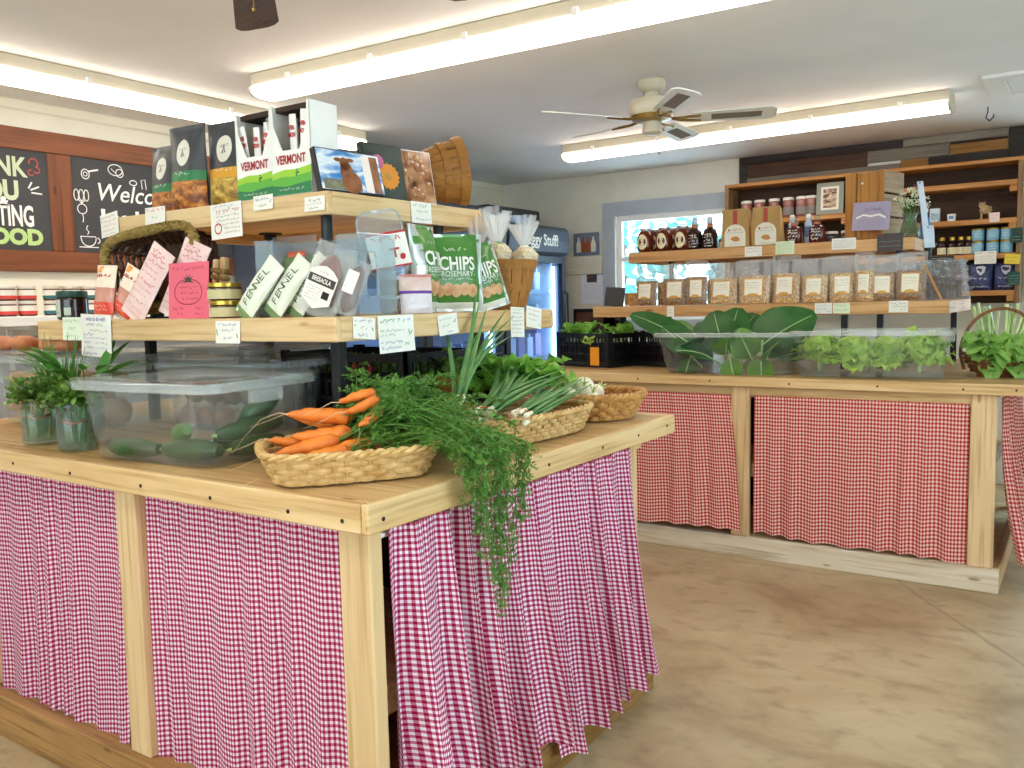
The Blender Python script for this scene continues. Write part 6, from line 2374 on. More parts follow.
S = 's'
HL = ZL - .001
HU = ZU - .001
f0, f1 = LO[2] - .0005, UP[2] - .0005
card('green-inked card at the left end of the lower shelf', (-2.775, f0, HL + .012), 0, .115, .075, [(S, GREENI, -.42, .4, .16, .008), (S, GREENI, -.2, .2, .5, .010), (S, GREENI, -.35, .35, .82, .008)], M('card_pale_green', 'E6F0D8', rough=.8), 0, GRP)
card('tall what-to-do-with card in blue and green ink on the lower shelf', (-2.632, f0 - .002, HL + .020), 0, .17, .135, [('what to do with', BLUEI, -.42, .42, .11, .020), (S, PURPI, -.32, -.02, .24, .010), (S, GREENI, .02, .25, .24, .010), (S, GREENI, -.2, .4, .38, .009), (S, BLUEI, -.42, -.1, .48, .010), (S, BLUEI, -.42, .35, .56, .006), (S, BLUEI, -.4, -.1, .66, .009), (S, BLUEI, -.05, .4, .67, .006), (S, BLUEI, -.4, -.02, .78, .009), (S, BLUEI, .0, .4, .79, .006), (S, BLUEI, -.4, .1, .92, .010)], None, math.radians(2), GRP)
card('card with two green chillies below the clear bin', (-1.985, f0, HL - .006), 0, .105, .062, [(S, BLUEI, -.4, .4, .16, .008), (S, BLUEI, -.25, .25, .42, .008), (S, BLUEI, -.15, .2, .75, .007), (S, GREENI, -.46, -.36, .6, .022), (S, GREENI, .36, .46, .6, .022)], None, 0, GRP)
rx = LO[1] + .0005
Q = PI / 2
card('card with a green chilli at the near end of the lower shelf side', (rx, 1.645, HL - .003), Q, .082, .056, [(S, PURPI, -.42, .42, .16, .008), (S, PURPI, -.15, .1, .5, .008), (S, PURPI, -.3, .15, .82, .008), (S, GREENI, .33, .46, .55, .02), (S, GREENI, -.45, -.38, .55, .018)], None, math.radians(5), GRP)
card('large card in green and blue ink on the lower shelf side, nearest its corner', (rx + .002, 1.765, HL + .000), Q, .145, .100, [(S, GREENI, -.45, .0, .14, .013), (S, BLUEI, .05, .42, .14, .011), (S, GREENI, -.45, .25, .40, .008), (S, GREENI, -.45, .0, .53, .008), (S, BLUEI, -.45, .15, .72, .008), (S, BLUEI, -.45, .1, .86, .008), (S, GREENI, .34, .46, .45, .020), (S, GREENI, .2, .36, .82, .014)], None, math.radians(-1), GRP)
card('tilted card with green drawing under the rosemary crisps', (rx, 1.992, HL - .002), Q, .092, .060, [(S, GREENI, -.42, .2, .22, .006), (S, GREENI, -.3, .15, .55, .008), (S, BLUEI, -.1, .2, .85, .006), (S, GREENI, .28, .45, .4, .02)], None, math.radians(-5), GRP)
card('narrow hanging card below the tall bushel basket', (rx + .001, 2.365, HL + .012), Q, .080, .098, [(S, GREENI, -.42, .4, .08, .006)] + [(S, INK, -.42, .35, .2 + .13 * k, .006) for k in range(6)], None, math.radians(3), GRP)
card('tilted card at the far end of the lower shelf side', (rx + .001, 2.468, HL + .010), Q, .095, .070, [(S, PURPI, -.42, .4, .15, .006), (S, PURPI, -.35, .35, .38, .007), (S, PURPI, -.3, .2, .62, .006), (S, GREENI, .3, .45, .7, .018)], None, math.radians(8), GRP)
card('tilted pink-inked card at the left end of the top shelf', (-2.795, f1, HU + .018), 0, .105, .078, [(S, REDI, -.45, .4, .15, .007), (S, REDI, -.45, .45, .33, .007), (S, REDI, -.4, .4, .52, .007), (S, REDI, -.4, .3, .72, .007), (S, REDI, -.3, .3, .9, .006)], None, math.radians(-6), GRP)
card('small card with red heading under the dark snack pouches', (-2.53, f1, HU + .018), 0, .108, .055, [(S, REDI, -.42, .42, .18, .010), (S, GREENI, -.15, .15, .62, .010)], None, 0, GRP)
card('square card with a red drawing hanging from the top shelf, left of the boxes', (-2.175, f1 - .002, HU + .001), 0, .145, .105, [(S, BLUEI, -.4, .25, .08, .007), (S, REDI, -.3, .45, .22, .013)] + [(S, INK, -.32 if k < 3 else -.05, .42, .36 + .12 * k, .006) for k in range(5)] + [('o', REDI, -.26, 1.4, .70, .03), (S, REDI, -.45, -.38, .72, .03)], None, math.radians(-2), GRP)
card('small card with green writing under the left meat stick box', (-2.007, f1, HU + .010), 0, .085, .042, [(S, BLUEI, -.4, .3, .3, .008), (S, GREENI, -.2, .3, .7, .010), (S, PURPI, .36, .44, .45, .012)], None, math.radians(-1), GRP)
card('small printed card under the right meat stick box', (-1.795, f1, HU - .012), 0, .08, .040, [(S, INK, -.3, .3, .25, .009), (S, BLUEI, -.35, .35, .52, .005), (S, INK, -.25, .25, .8, .006)], None, 0, GRP)
card('card with green writing on the aisle side of the top shelf', (UP[1] + .0005, 2.105, HU + .002), Q, .098, .066, [(S, GREENI, -.4, .3, .18, .010), (S, GREENI, -.25, .35, .45, .008), (S, INK, -.3, .42, .8, .008)], None, math.radians(0), GRP)


# ================================================================ back island
# ---- crates of lettuce
crate('lettuce_crate', 'black lattice crate of lettuce with an orange tag, on the back island', (-2.50, 4.69, TZ + .001), math.radians(-16), .44, .32, .20)
ct = [o for o in bpy.data.objects if o.name == 'lettuce_crate'][0]
mb = MB(); mb.box((.075, -.168, .012), (.145, -.162, .120), .001); mb.build('orange_tag', M('tag_orange', 'F5A11E', rough=.7), ct, smooth=False)
crate('lettuce_crate', 'black lattice crate beside the collard tub, right of the orange-tagged crate', (-2.09, 4.84, TZ + .001), math.radians(-16), .32, .36, .20)
green_bunch('lettuce', 'lettuce spilling from the left of the orange-tagged crate', 'lettuce', (-2.62, 4.66, TZ + .145), 10, .12, .055, LF_GREENS, 91, up=1.3, ruffle=.3, group='lettuces in the black crates')
green_bunch('lettuce', 'lettuce at the front of the orange-tagged crate, leaf over its rim', 'lettuce', (-2.50, 4.58, TZ + .12), 6, .09, .04, LF_LETTUCE, 92, up=1.0, ruffle=.3, group='lettuces in the black crates')
green_bunch('lettuce', 'lettuce in the right part of the orange-tagged crate', 'lettuce', (-2.36, 4.66, TZ + .145), 9, .11, .052, LF_GREENS, 93, up=1.3, ruffle=.3, group='lettuces in the black crates')
green_bunch('lettuce', 'lettuce in the crate beside the collard tub', 'lettuce', (-2.11, 4.80, TZ + .13), 9, .09, .045, LF_GREENS, 94, up=1.0, ruffle=.3, group='lettuces in the black crates')

# ---- tub of collard greens
ca = math.radians(4)
cc = V((-1.575, 4.40, TZ + .001))
tub('greens_tub', 'clear plastic tub of big collard leaves on the back island', cc, ca, .76, .34, .215, taper=.045)


def collard(label, loc, leaves, seed):
    t = thing('collard_bunch', label, 'collard greens', loc, 0, 'collard bunches in the clear tub')
    r_ = rng(seed)
    mats = {0: MB(), 1: MB()}
    ms = MB()
    for (b, d, nr, L, W, k) in leaves:
        b = V(b)
        d = V(d).normalized()
        ms.tube([b - d * .10, b - d * .05, b], [.006, .005, .0045], 6)
        leaf(mats[k], b, d, nr, L, W, r_.uniform(.15, .4), r_.uniform(.08, .25), .06, 8, 12, shape=.55, rip=1.6, ph=r_.uniform(0, 6), tip=.8, rib=(ms, .0045))
    for k in (0, 1):
        if len(mats[k].bm.verts):
            mats[k].build('leaves', (LF_COLLARD, LF_COLLARD2)[k], t)
        else:
            mats[k].bm.free()
    ms.build('stalks', VEIN, t)


collard('collard bunch with one long leaf reaching out over the left tub rim', (-1.82, 4.40, TZ + .12), [
    ((.06, -.04, .02), (-.90, -.10, .62), (.45, -.75, .5), .42, .075, 0), ((.02, .02, .0), (-.35, .3, .85), (.6, -.6, .5), .22, .08, 1),
    ((.03, -.02, -.02), (-.4, -.3, .6), (.4, -.6, .6), .20, .085, 0), ((.05, -.03, -.03), (.1, -.45, .45), (0, -.5, .7), .18, .085, 0), ((.04, -.05, -.05), (-.1, -.2, -.5), (0, -1, 0), .10, .06, 0)], 101)
collard('collard bunch with dark curled leaves in the middle of the tub', (-1.60, 4.38, TZ + .12), [
    ((0, 0, 0), (-.35, .05, 1), (.0, -1, .35), .22, .105, 0), ((.02, .0, .0), (.1, .1, 1), (0, -1, .3), .23, .11, 0), ((-.04, .05, 0), (-.6, .3, .8), (.3, -.8, .5), .24, .10, 0),
    ((.03, -.06, -.02), (.15, -.4, .55), (0, -.3, 1), .15, .07, 1), ((-.05, -.06, -.04), (-.3, -.4, .3), (0, -.5, .8), .19, .09, 0), ((.06, -.08, -.04), (.2, -.2, -.7), (0, -1, 0), .12, .06, 1), ((.04, .06, 0), (.25, .4, 1), (0, -.8, .4), .24, .10, 0)], 102)
collard('collard bunch with a broad flat leaf fanning to the right of the tub', (-1.38, 4.40, TZ + .11), [
    ((-.04, -.02, .02), (.72, .02, .62), (-.15, -.95, .25), .31, .135, 0), ((-.02, .03, 0), (.1, .2, 1), (0, -1, .3), .25, .10, 0), ((.02, -.06, -.02), (.15, -.3, .3), (0, -.6, .8), .15, .07, 1),
    ((0, -.09, -.03), (.0, -.15, -.8), (0, -1, 0), .13, .07, 1), ((.06, .02, -.03), (.6, .1, .25), (0, -.5, .8), .20, .09, 0), ((-.06, -.07, -.02), (-.15, -.25, .5), (0, -.7, .6), .16, .08, 1)], 103)

# ---- tub of green leaf lettuce
la = math.radians(5)
lc = V((-.875, 4.42, TZ + .001))
tub('lettuce_tub', 'clear plastic tub of curly green lettuce at the right of the back island', lc, la, .72, .42, .225, taper=.03)


def lettuce_head(label, p, R, seed):
    r_ = rng(seed)
    t = thing('curly_lettuce', label, 'lettuce', p, 0, 'curly lettuces in the clear tub')
    mb = MB()
    for k in range(46):
        a = r_.uniform(0, 2 * PI)
        el = r_.uniform(-.1, 1.3)
        d = V((math.cos(a) * math.cos(el), math.sin(a) * math.cos(el), math.sin(el)))
        b = V((0, 0, R * .5)) + d * R * .2
        nr = V((-math.cos(a) * math.sin(el), -math.sin(a) * math.sin(el), math.cos(el)))
        leaf(mb, b, d, nr, R * r_.uniform(.75, 1.0), R * r_.uniform(.36, .52), r_.uniform(-.3, .3), r_.uniform(.0, .35), .34, 8, 9, shape=.55, rip=r_.uniform(3, 5), ph=r_.uniform(0, 6), tip=.95)
    mb.build('ruffled_leaves', LF_LETTUCE, t)
    mb = MB(); mb.lathe([(.006, .01), (.012, .02), (.014, .05), (.006, .09)], n=12); mb.build('pale_heart', STALK, t)


for lab, x, y_, R in (('left end of the tub', -.235, -.02, .125), ('second from the left', -.085, -.045, .12), ('second from the right', .075, -.04, .12), ('right end of the tub', .21, -.02, .135), ('at the back of the tub', -.02, .09, .105)):
    lettuce_head('curly green lettuce, ' + lab, (lc.x + x * math.cos(la) - y_ * math.sin(la), lc.y + x * math.sin(la) + y_ * math.cos(la), TZ + .012), R, int(900 + x * 100))

# ---- hoop-handled basket of chard on the right
t = thing('handled_basket', 'willow basket with a tall hoop handle at the right end of the back island', 'basket', (-.345, 4.60, TZ + .001), math.radians(8))
WIL2 = M('brown_willow', '8A5A36', '69401F', rough=.6, scale=(60, 60, 60))
so = superellipse(.15, .11, 2.2)
mb = MB()
for j in range(6):
    k = j / 5
    mb.loop([V((so(2 * PI * i / 80)[0] * (.6 + .45 * k ** .6), so(2 * PI * i / 80)[1] * (.6 + .45 * k ** .6), .006 + k * (.055 + .045 * (math.cos(2 * PI * i / 80) ** 2)))) + V((.004 * math.cos(14 * 2 * PI * i / 80 + j * PI), .004 * math.sin(14 * 2 * PI * i / 80 + j * PI), 0)) for i in range(80)], .0085, 5)
mb.build('woven_side', WIL2, t)
mb = MB(); mb.lathe([(.10, .002), (.10, .008)], n=30, sy=.75); mb.build('basket_base', WIL2, t)
mb = MB()
hp = [V((-.168 * math.cos(a_), -.02, .10 + .215 * math.sin(a_))) for a_ in [PI * i / 24 for i in range(25)]]
hp = [V((-.15, -.02, .03))] + hp + [V((.15, -.02, .03))]
mb.tube(hp, .0075, 8); mb.tube([p + V((0, .009, .002 * math.sin(i * 1.4))) for i, p in enumerate(hp)], .006, 6)
mb.build('hoop_handle', WIL2, t)
r = rng(111)


def chard(label, loc, n, seed, lead):
    r_ = rng(seed)
    t = thing('chard_bunch', label, 'chard', loc, 0, 'chard bunches in the handled basket')
    ms, mb = MB(), MB()
    for k in range(n):
        x, y_ = r_.uniform(-.05, .05), r_.uniform(-.03, .03)
        top = V((x * 1.6 + lead.x, y_ * 1.5 + lead.y, r_.uniform(.25, .315)))
        bot = V((x * .6, y_ - .02, .095))
        ms.tube([bot, (top + bot) / 2, top], [.006, .0085, .010], 8, flat=.75)
        for q in range(2):
            d = V((r_.uniform(-.8, .8) - lead.x, -.55 - r_.uniform(0, .5), r_.uniform(-.55, .35)))
            leaf(mb, bot + V((r_.uniform(-.03, .03), -.01, r_.uniform(-.02, .05))), d, V((0, -.6, .8)), r_.uniform(.14, .20), r_.uniform(.055, .078), r_.uniform(.2, .6), .2, .28, 6, 9, shape=.8, rip=3, ph=r_.uniform(0, 6), rib=(ms, .003))
    ms.build('cut_stalks', STALK, t)
    mb.build('leaves', LF_CHARD, t)


chard('chard bunch with cut stalks upright at the left of the handled basket', (-.395, 4.63, TZ + .03), 7, 112, V((-.03, .02, 0)))
chard('chard bunch in the middle of the handled basket', (-.33, 4.62, TZ + .03), 7, 113, V((.0, .0, 0)))
chard('chard bunch at the right of the handled basket with one stalk leaning out', (-.28, 4.63, TZ + .03), 6, 114, V((.10, .02, 0)))
t = thing('beetroot', 'dark red beetroot at the right side of the handled basket', 'beetroot', (-.262, 4.52, TZ + .085))
mb = MB(); mb.lathe([(.001, -.045), (.006, -.028), (.024, -.014), (.028, .004), (.018, .020), (.006, .026)], n=16); mb.build('beet_root', M('beet_red', '7A2A34', '5E1D28', rough=.4), t)
mb = MB(); mb.tube([(0, 0, .024), (.004, 0, .045), (.014, 0, .06)], .004, 6); mb.build('beet_stem', M('beet_stem', '9A4A54', rough=.4), t)

# ---- granola bags along the lower shelf
GRANO = noisepic('granola_print', ['8A5A2C', 'C2904E', 'E4C084', 'F6E6C0'], (110, 110, 110), rough=.7)
GRAND = noisepic('dark_granola_print', ['4A2E18', '7A5230', 'A87C4C', 'D2AE78'], (110, 110, 110), rough=.7)
LABB = M('granola_label', 'F6F0DE', rough=.6)
LABO = M('granola_label_border', 'DDA54A', rough=.6)
FILMB = clear('granola_bag_film', 'FAFAFA', haze=.13, rough=.14, edge=.55)
GRG = 'granola bags on the back island shelf'
Z2 = ZL2 + .001


def granola(label, loc, W, Hh, dark, seed, rz=0.0):
    t, fn = pouch('granola_bag', label, 'granola bag', loc, rz, W * 1.12, Hh, .06, [(1.0, FILMB)], GRG, -.03, 0, seed, wr=.004, nu=12, nv=14)
    mb = MB()
    f2 = pouch_fn(W * 1.04, Hh * .64, .056, .10, seed + .5, True, .004)
    mb.grid(lambda u, v: f2(u, v * .98 + .01), 12, 10); mb.grid(lambda u, v: f2(u, v * .98 + .01, 0, True), 12, 10)
    mb.build('granola_fill', GRAND if dark else GRANO, t)
    for m, k, off in ((LABO, 1.0, .0025), (LABB, .90, .0032)):
        patch(t, fn, .5, .37, .30 * k, .20 * k, m, 'label_border' if k == 1 else 'label', off=off)
    patch(t, fn, .5, .20, .17, .035, LABO, 'label_sun', True, off=.004)
    bscrib(t, fn, W, Hh, [(.28, .72, .47, .006), (.26, .74, .41, .004), (.30, .70, .36, .004)], INK, seed, off=.0045)
    return t


order = ['leftmost', 'second from the left', 'third from the left', 'fourth from the left', 'fifth from the left', 'sixth from the left', 'sixth from the right', 'fifth from the right', 'fourth from the right', 'third from the right', 'second from the right']
for i, (x, W, dk) in enumerate([(-2.235, .135, 1), (-2.055, .15, 1), (-1.915, .115, 1), (-1.765, .165, 0), (-1.575, .165, 0), (-1.405, .15, 0), (-1.245, .13, 0), (-1.105, .13, 0), (-.99, .09, 0), (-.905, .125, 1), (-.765, .135, 1)]):
    granola('granola bag in the row on the back island, %s' % order[i], (x, 4.79 + .02 * (i % 2), Z2), W, .235 + .012 * (i % 3), dk, 120 + i, .05 * ((i * 7) % 5 - 2))
for i, x in enumerate((-2.15, -1.98, -1.83, -1.66, -1.49, -1.33, -1.17, -1.04, -.93, -.83)):
    t, fn = pouch('granola_bag', 'granola bag in the hidden second row of the back island, %s' % (order[i] if i < 5 else ['fifth from the right', 'fourth from the right', 'third from the right', 'second from the right', 'rightmost'][i - 5]), 'granola bag', (x, 4.915, Z2), 0, .14, .245, .05, [(.55, GRANO), (1.0, FILM)], GRG, 0, 0, 140 + i, nu=10, nv=12)

# big loose film bag with a wooden dowel at the right end
t = thing('film_bag', 'big crumpled clear bag of dark crackers at the right end of the granola row', 'bag', (-.625, 4.84, Z2), math.radians(20))
mb = MB()
mb.grid(lambda u, v: V((math.cos(2 * PI * u) * (.125 - .03 * v), math.sin(2 * PI * u) * (.06 - .035 * v), .003 + .20 * v)) + V((math.cos(2 * PI * u), math.sin(2 * PI * u), .3 * v)) * .035 * noise.noise(V((5 * math.cos(2 * PI * u), 5 * math.sin(2 * PI * u), v * 9))) * min(1, v * 4), 90, 36, wrap=True)
mb.build('crumpled_film', clear('crumpled_film', 'F4F7FB', haze=.12, rough=.08, edge=.9, hazecol='FFFFFF'), t)
mb = MB()
for k in range(5):
    mb.box((-.085 + .036 * k, -.02, .01), (-.058 + .036 * k, .02, .10 + .02 * (k % 2)), .006)
mb.build('dark_crackers', M('cracker_dark', '4A3024', '33201A', rough=.8, scale=(40, 40, 40)), t, smooth=False)
t = thing('wooden_dowel', 'thin wooden dowel leaning against the right end of the granola row', 'dowel', (-.618, 4.735, Z2 + .006), rot=(0, math.radians(-25), 0))
mb = MB(); mb.cyl((0, 0, 0), (0, 0, .185), .0055, n=10); mb.build('dowel_rod', SHELFW, t)
mb = MB(); mb.ball((0, 0, .187), .0065, 2); mb.build('dowel_end', SHELFW, t)

# blackboard sign and wicker holder at the left
t = thing('blackboard_sign', 'small blank black board leaning at the left end of the back lower shelf', 'sign', (-2.44, 4.755, Z2 + .001), rot=(math.radians(-10), math.radians(4), math.radians(8)))
mb = MB(); mb.box((-.062, -.005, 0), (.062, .005, .118), .002); mb.build('board', BLACKP, t, smooth=False)
mb = MB(); mb.box((-.02, .006, 0), (.02, .0605, .012), .001); mb.build('board_foot', BLACKP, t, smooth=False)
woven_basket('wicker_holder', 'little square wicker holder next to the black board', (-2.335, 4.83, Z2), 0, superellipse(.042, .04, 6), .07, .006, 7, WICKER2, stakes=24, amp=.003, wr=.003, rim=.004, seg=80)

# ---- upper shelf: honey jars, syrup bottles, flour, crate, vase
Z3 = ZU2 + .001
HONEY = M('honey_amber', '6E2A12', '54200F', rough=.12)
SYR = M('syrup_dark', '2E1416', '231014', rough=.1)
LABC = M('label_ivory', 'EFE3BC', rough=.6)


def bottle(name, label, cat, loc, prof, mat_b, cap, mat_c, group, lab=None, n=20, sx=1.0, sy=1.0):
    t = thing(name, label, cat, loc, 0, group)
    mb = MB(); mb.lathe(prof, n=n, sx=sx, sy=sy); mb.build('bottle_body', mat_b, t)
    mb = MB(); mb.lathe(cap, n=16); mb.build('cap', mat_c, t)
    if lab:
        lab(t)
    return t


def oval_lab(r_, z, w, h, m):
    def go(t):
        mb = MB()
        c = mb.v((0, -r_ - .0012, z))
        ring_ = []
        for i in range(20):
            a = 2 * PI * i / 20
            x = w * math.cos(a)
            an = x / r_
            ring_.append(mb.v(((r_ + .0012) * math.sin(an), -(r_ + .0012) * math.cos(an), z + h * math.sin(a))))
        for i in range(20):
            mb.f([c, ring_[i], ring_[(i + 1) % 20]])
        o = mb.build('oval_label', m, t)
        mb = MB()
        for zz in (.3, -.1, -.4):
            scribble(mb, -w * .5, w * .5, z + h * zz, .010, w=.0012, rnd=rng(4), fn=lambda X, Z: V(((r_ + .002) * math.sin(X / r_), -(r_ + .002) * math.cos(X / r_), Z)))
        mb.build('label_print', M('label_maroon', '7A2A2E', rough=.7) if 'label_maroon' not in bpy.data.materials else bpy.data.materials['label_maroon'], t, smooth=False)
    return go


def rect_lab(r_, z0, z1, half, m, txt=True):
    def go(t):
        mb = MB(); mb.grid(lambda a, b: V(((r_ + .0012) * math.sin((a * 2 - 1) * half), -(r_ + .0012) * math.cos((a * 2 - 1) * half), z0 + (z1 - z0) * b)), 8, 2); mb.build('label', m, t)
        if txt:
            mb = MB()
            for q in (.75, .5, .25):
                scribble(mb, -half * r_ * .8, half * r_ * .8, z0 + (z1 - z0) * q, (z1 - z0) * .14, rnd=rng(5), fn=lambda X, Z: V(((r_ + .0022) * math.sin(X / r_), -(r_ + .0022) * math.cos(X / r_), Z)))
            mb.build('label_print', INK, t, smooth=False)
    return go


GH = 'honey jars on the back upper shelf'
hj = None
for row, y_ in enumerate((4.93, 5.035)):
    for i, x in enumerate((-2.305, -2.18, -2.06)):
        lab = 'amber honey jar on the back upper shelf, %s of the %s' % (('left', 'middle', 'right')[i], ('front row', 'second row')[row])
        p = (x + .018 * row, y_, Z3)
        if hj is None:
            hj = bottle('honey_jar', lab, 'jar', p, [(.038, 0), (.048, .012), (.050, .04), (.050, .09), (.044, .115), (.030, .13)], HONEY, [(.032, .128), (.034, .132), (.034, .145), (.030, .148)], SILVERLID, GH, oval_lab(.050, .062, .032, .047, LABC))
        else:
            dup(hj, p, label=lab)
sb = None
for i, (x, y_) in enumerate(((-1.99, 4.95), (-1.895, 4.95), (-1.94, 5.06))):
    lab = 'dark syrup bottle with long neck and foil top, %s' % ('left one in front', 'right one in front', 'one standing behind the pair')[i]
    if sb is None:
        def etched(t):
            mb = MB()
            fnb = lambda X, Z: V((.0452 * math.sin(X / .045), -.0452 * math.cos(X / .045), Z))
            for q, h_ in ((.085, .007), (.070, .010), (.052, .012), (.034, .012), (.018, .008)):
                scribble(mb, -.025, .025, q, h_, rnd=rng(int(q * 1000)), fn=fnb, w=.003)
            mb.build('etched_lettering', PAPER, t, smooth=False)
        sb = bottle('syrup_bottle', lab, 'bottle', (x, y_, Z3), [(.040, 0), (.044, .008), (.044, .085), (.036, .112), (.018, .128), (.014, .145), (.014, .178)], SYR, [(.0155, .150), (.0165, .152), (.0165, .185), (.014, .19)], M('foil_pale_blue', 'AFC3DC', rough=.3, metal=.5), 'syrup bottles on the back upper shelf', etched)
        mb = MB(); mb.lathe([(.0195, .128), (.0175, .150)], n=16, cap0=False, cap1=False); mb.build('neck_band', M('neck_amber', 'B06A3A', rough=.3), sb)
    else:
        dup(sb, (x, y_, Z3), label=lab)
t = small_jar('red_jar', 'small red jar between the syrup bottles and the flour bags', (-1.835, 5.0, Z3), .026, .06, M('jar_red', 'A83A34', rough=.2), SILVERLID, PAPER)

KRAFT = M('kraft_flour_bag', 'B9945C', 'AB864E', rough=.8)


def flour(label, loc, rz):
    t = thing('flour_bag', label, 'paper bag', loc, rz, 'kraft paper bags on the back upper shelf')
    W, D, Hh = .165, .085, .218
    mb = MB()
    A = [mb.v(p) for p in ((-W / 2, -D / 2, 0), (W / 2, -D / 2, 0), (W / 2, D / 2, 0), (-W / 2, D / 2, 0))]
    B = [mb.v(p) for p in ((-W / 2 + .003, -D / 2 - .003, Hh * .6), (W / 2 - .003, -D / 2 - .003, Hh * .6), (W / 2 - .012, D / 2, Hh * .6), (-W / 2 + .012, D / 2, Hh * .6))]
    Cc = [mb.v(p) for p in ((-W / 2 + .004, -D / 2 + .002, Hh), (W / 2 - .004, -D / 2 + .002, Hh), (W / 2 - .02, D / 2 - .01, Hh - .008), (-W / 2 + .02, D / 2 - .01, Hh - .008))]
    mb.f(list(reversed(A))); mb.bridge(A, B); mb.bridge(B, Cc); mb.f(Cc)
    mb.build('bag_body', KRAFT, t, smooth=False)
    y_ = -D / 2 - .0045
    mb = MB()
    pts = [(-.062, .004), (.062, .004), (.062, .075)] + [(.062 * math.cos(a), .075 + .055 * math.sin(a)) for a in [PI * i / 12 for i in range(1, 12)]] + [(-.062, .075)]
    a_ = [mb.v((x, y_, z)) for x, z in pts]; b_ = [mb.v((x, y_ + .001, z)) for x, z in pts]
    mb.f(a_); mb.f(list(reversed(b_))); mb.bridge(a_, b_)
    mb.build('arched_label', CREAML, t, smooth=False)
    mb = MB(); mb.box((-.012, y_ + .0005, .128), (.012, y_ + .0015, .21)); mb.build('red_stripe', M('stripe_red', 'B54A3E', rough=.7) if 'stripe_red' not in bpy.data.materials else bpy.data.materials['stripe_red'], t, smooth=False)
    mb = MB(); scribble(mb, -.02, .045, .100, .012, y_ - .0006, rng(3)); mb.ball((-.035, y_, .098), .007, 1, (1, .1, 1)); mb.build('red_lettering', REDI, t, smooth=False)
    mb = MB(); scribble(mb, -.05, .05, .083, .007, y_ - .0006, rng(6)); scribble(mb, -.03, .03, .018, .005, y_ - .0006, rng(7)); mb.build('label_print', INK, t, smooth=False)
    mb = MB(); mb.ball((0, y_, .048), .026, 2, (1, .04, .5)); mb.ball((.008, y_ - .0003, .040), .022, 2, (1, .04, .4)); mb.build('printed_pancakes', M('pancake_tan', 'C98A4A', rough=.7) if 'pancake_tan' not in bpy.data.materials else bpy.data.materials['pancake_tan'], t, smooth=False)
    return t


flour('kraft paper bag with arched label, left of the pair on the back upper shelf', (-1.725, 4.945, Z3), 0)
flour('kraft paper bag with arched label, right of the pair on the back upper shelf', (-1.545, 4.945, Z3), math.radians(-3))

REDS = M('flask_syrup_red', '5A1A16', '441210', rough=.08)
fk = None
for i, x in enumerate((-1.397, -1.272)):
    lab = 'flat flask of red syrup with clear stopper, %s of the pair' % ('left', 'right')[i]
    if fk is None:
        def et2(t):
            mb = MB()
            for q, h_ in ((.075, .008), (.06, .010), (.042, .012), (.024, .012)):
                scribble(mb, -.026, .026, q, h_, -.0315, rng(int(q * 900)), w=.003)
            mb.build('etched_lettering', PAPER, t, smooth=False)
        fk = bottle('syrup_flask', lab, 'bottle', (x, 4.935, Z3), [(.040, 0), (.046, .008), (.046, .07), (.040, .088), (.018, .10), (.016, .118)], REDS, [(.018, .115), (.022, .12), (.020, .135), (.024, .150)], GLASS, 'syrup flasks on the back upper shelf', et2, sy=.65)
        mb = MB(); mb.lathe([(.019, .102), (.0175, .116)], n=16, cap0=False, cap1=False); mb.build('copper_band', M('copper_band', 'B06A4A', rough=.35, metal=.5), fk)
    else:
        dup(fk, (x, 4.935, Z3), label=lab)
bb_ = None
for i, x in enumerate((-1.435, -1.345)):
    lab = 'slim blue-white bottle behind the syrup flasks, %s one' % ('left', 'right')[i]
    if bb_ is None:
        bb_ = bottle('slim_bottle', lab, 'bottle', (x, 5.03, Z3), [(.018, 0), (.020, .005), (.020, .12), (.012, .135), (.010, .15)], M('slim_bottle_blue', 'C3D2EA', 'A9BCDC', rough=.2), [(.011, .148), (.0135, .15), (.0135, .168), (.012, .17)], WHITEP, 'slim bottles on the back upper shelf', rect_lab(.020, .04, .10, .9, M('slim_label_blue', '5B77B0', rough=.6)))
    else:
        dup(bb_, (x, 5.03, Z3), label=lab)
pj = None
for i, x in enumerate((-1.215, -1.13)):
    lab = 'small dark jar with pale lid at the foot of the wooden crate, %s one' % ('left', 'right')[i]
    if pj is None:
        pj = small_jar('spread_jar', lab, (x, 5.02, Z3), .034, .062, DKJ, M('lid_pale', 'DDD8CE', rough=.4), M('label_dark_grey', '3A3A3C', rough=.7), None, 'small dark jars by the crate', labz=(.1, .72))
        mb = MB(); scribble(mb, -.02, .02, .03, .010, rnd=rng(2), fn=lambda X, Z: V((.0352 * math.sin(X / .035), -.0352 * math.cos(X / .035), Z))); mb.build('label_print', PAPER, pj, smooth=False)
    else:
        dup(pj, (x, 5.02, Z3), label=lab)

# wooden crate standing on end with a purple sign
t = thing('wooden_crate', 'tall honey-coloured wooden crate standing on end on the back upper shelf', 'crate', (-1.005, 5.08, Z3), math.radians(-14))
w, d, h = .205, .26, .365
mb = MB()
mb.box((-w / 2, -d / 2, 0), (-w / 2 + .058, -d / 2 + .016, h), .002); mb.box((-w / 2 + .062, -d / 2 + .010, 0), (w / 2, -d / 2 + .016, h - .004), .002)
mb.box((w / 2 - .012, -d / 2 - .001, 0), (w / 2 + .006, -d / 2 + .016, h), .002)
mb.build('end_panel', CRATEW, t, smooth=False)
SLY = wood('crate_grey_slat', 'B9A284', '9C8466', '6E5840', 'y', rough=.75)
for s in (-1, 1):
    for k in range(3):
        z0 = .004 + k * .124
        mb = MB(); mb.box((s * w / 2 - (.012 if s > 0 else 0), -d / 2 + .018, z0), (s * w / 2 + (0 if s > 0 else .012), d / 2, z0 + .112), .002); mb.build('side_slat', SLY, t, smooth=False)
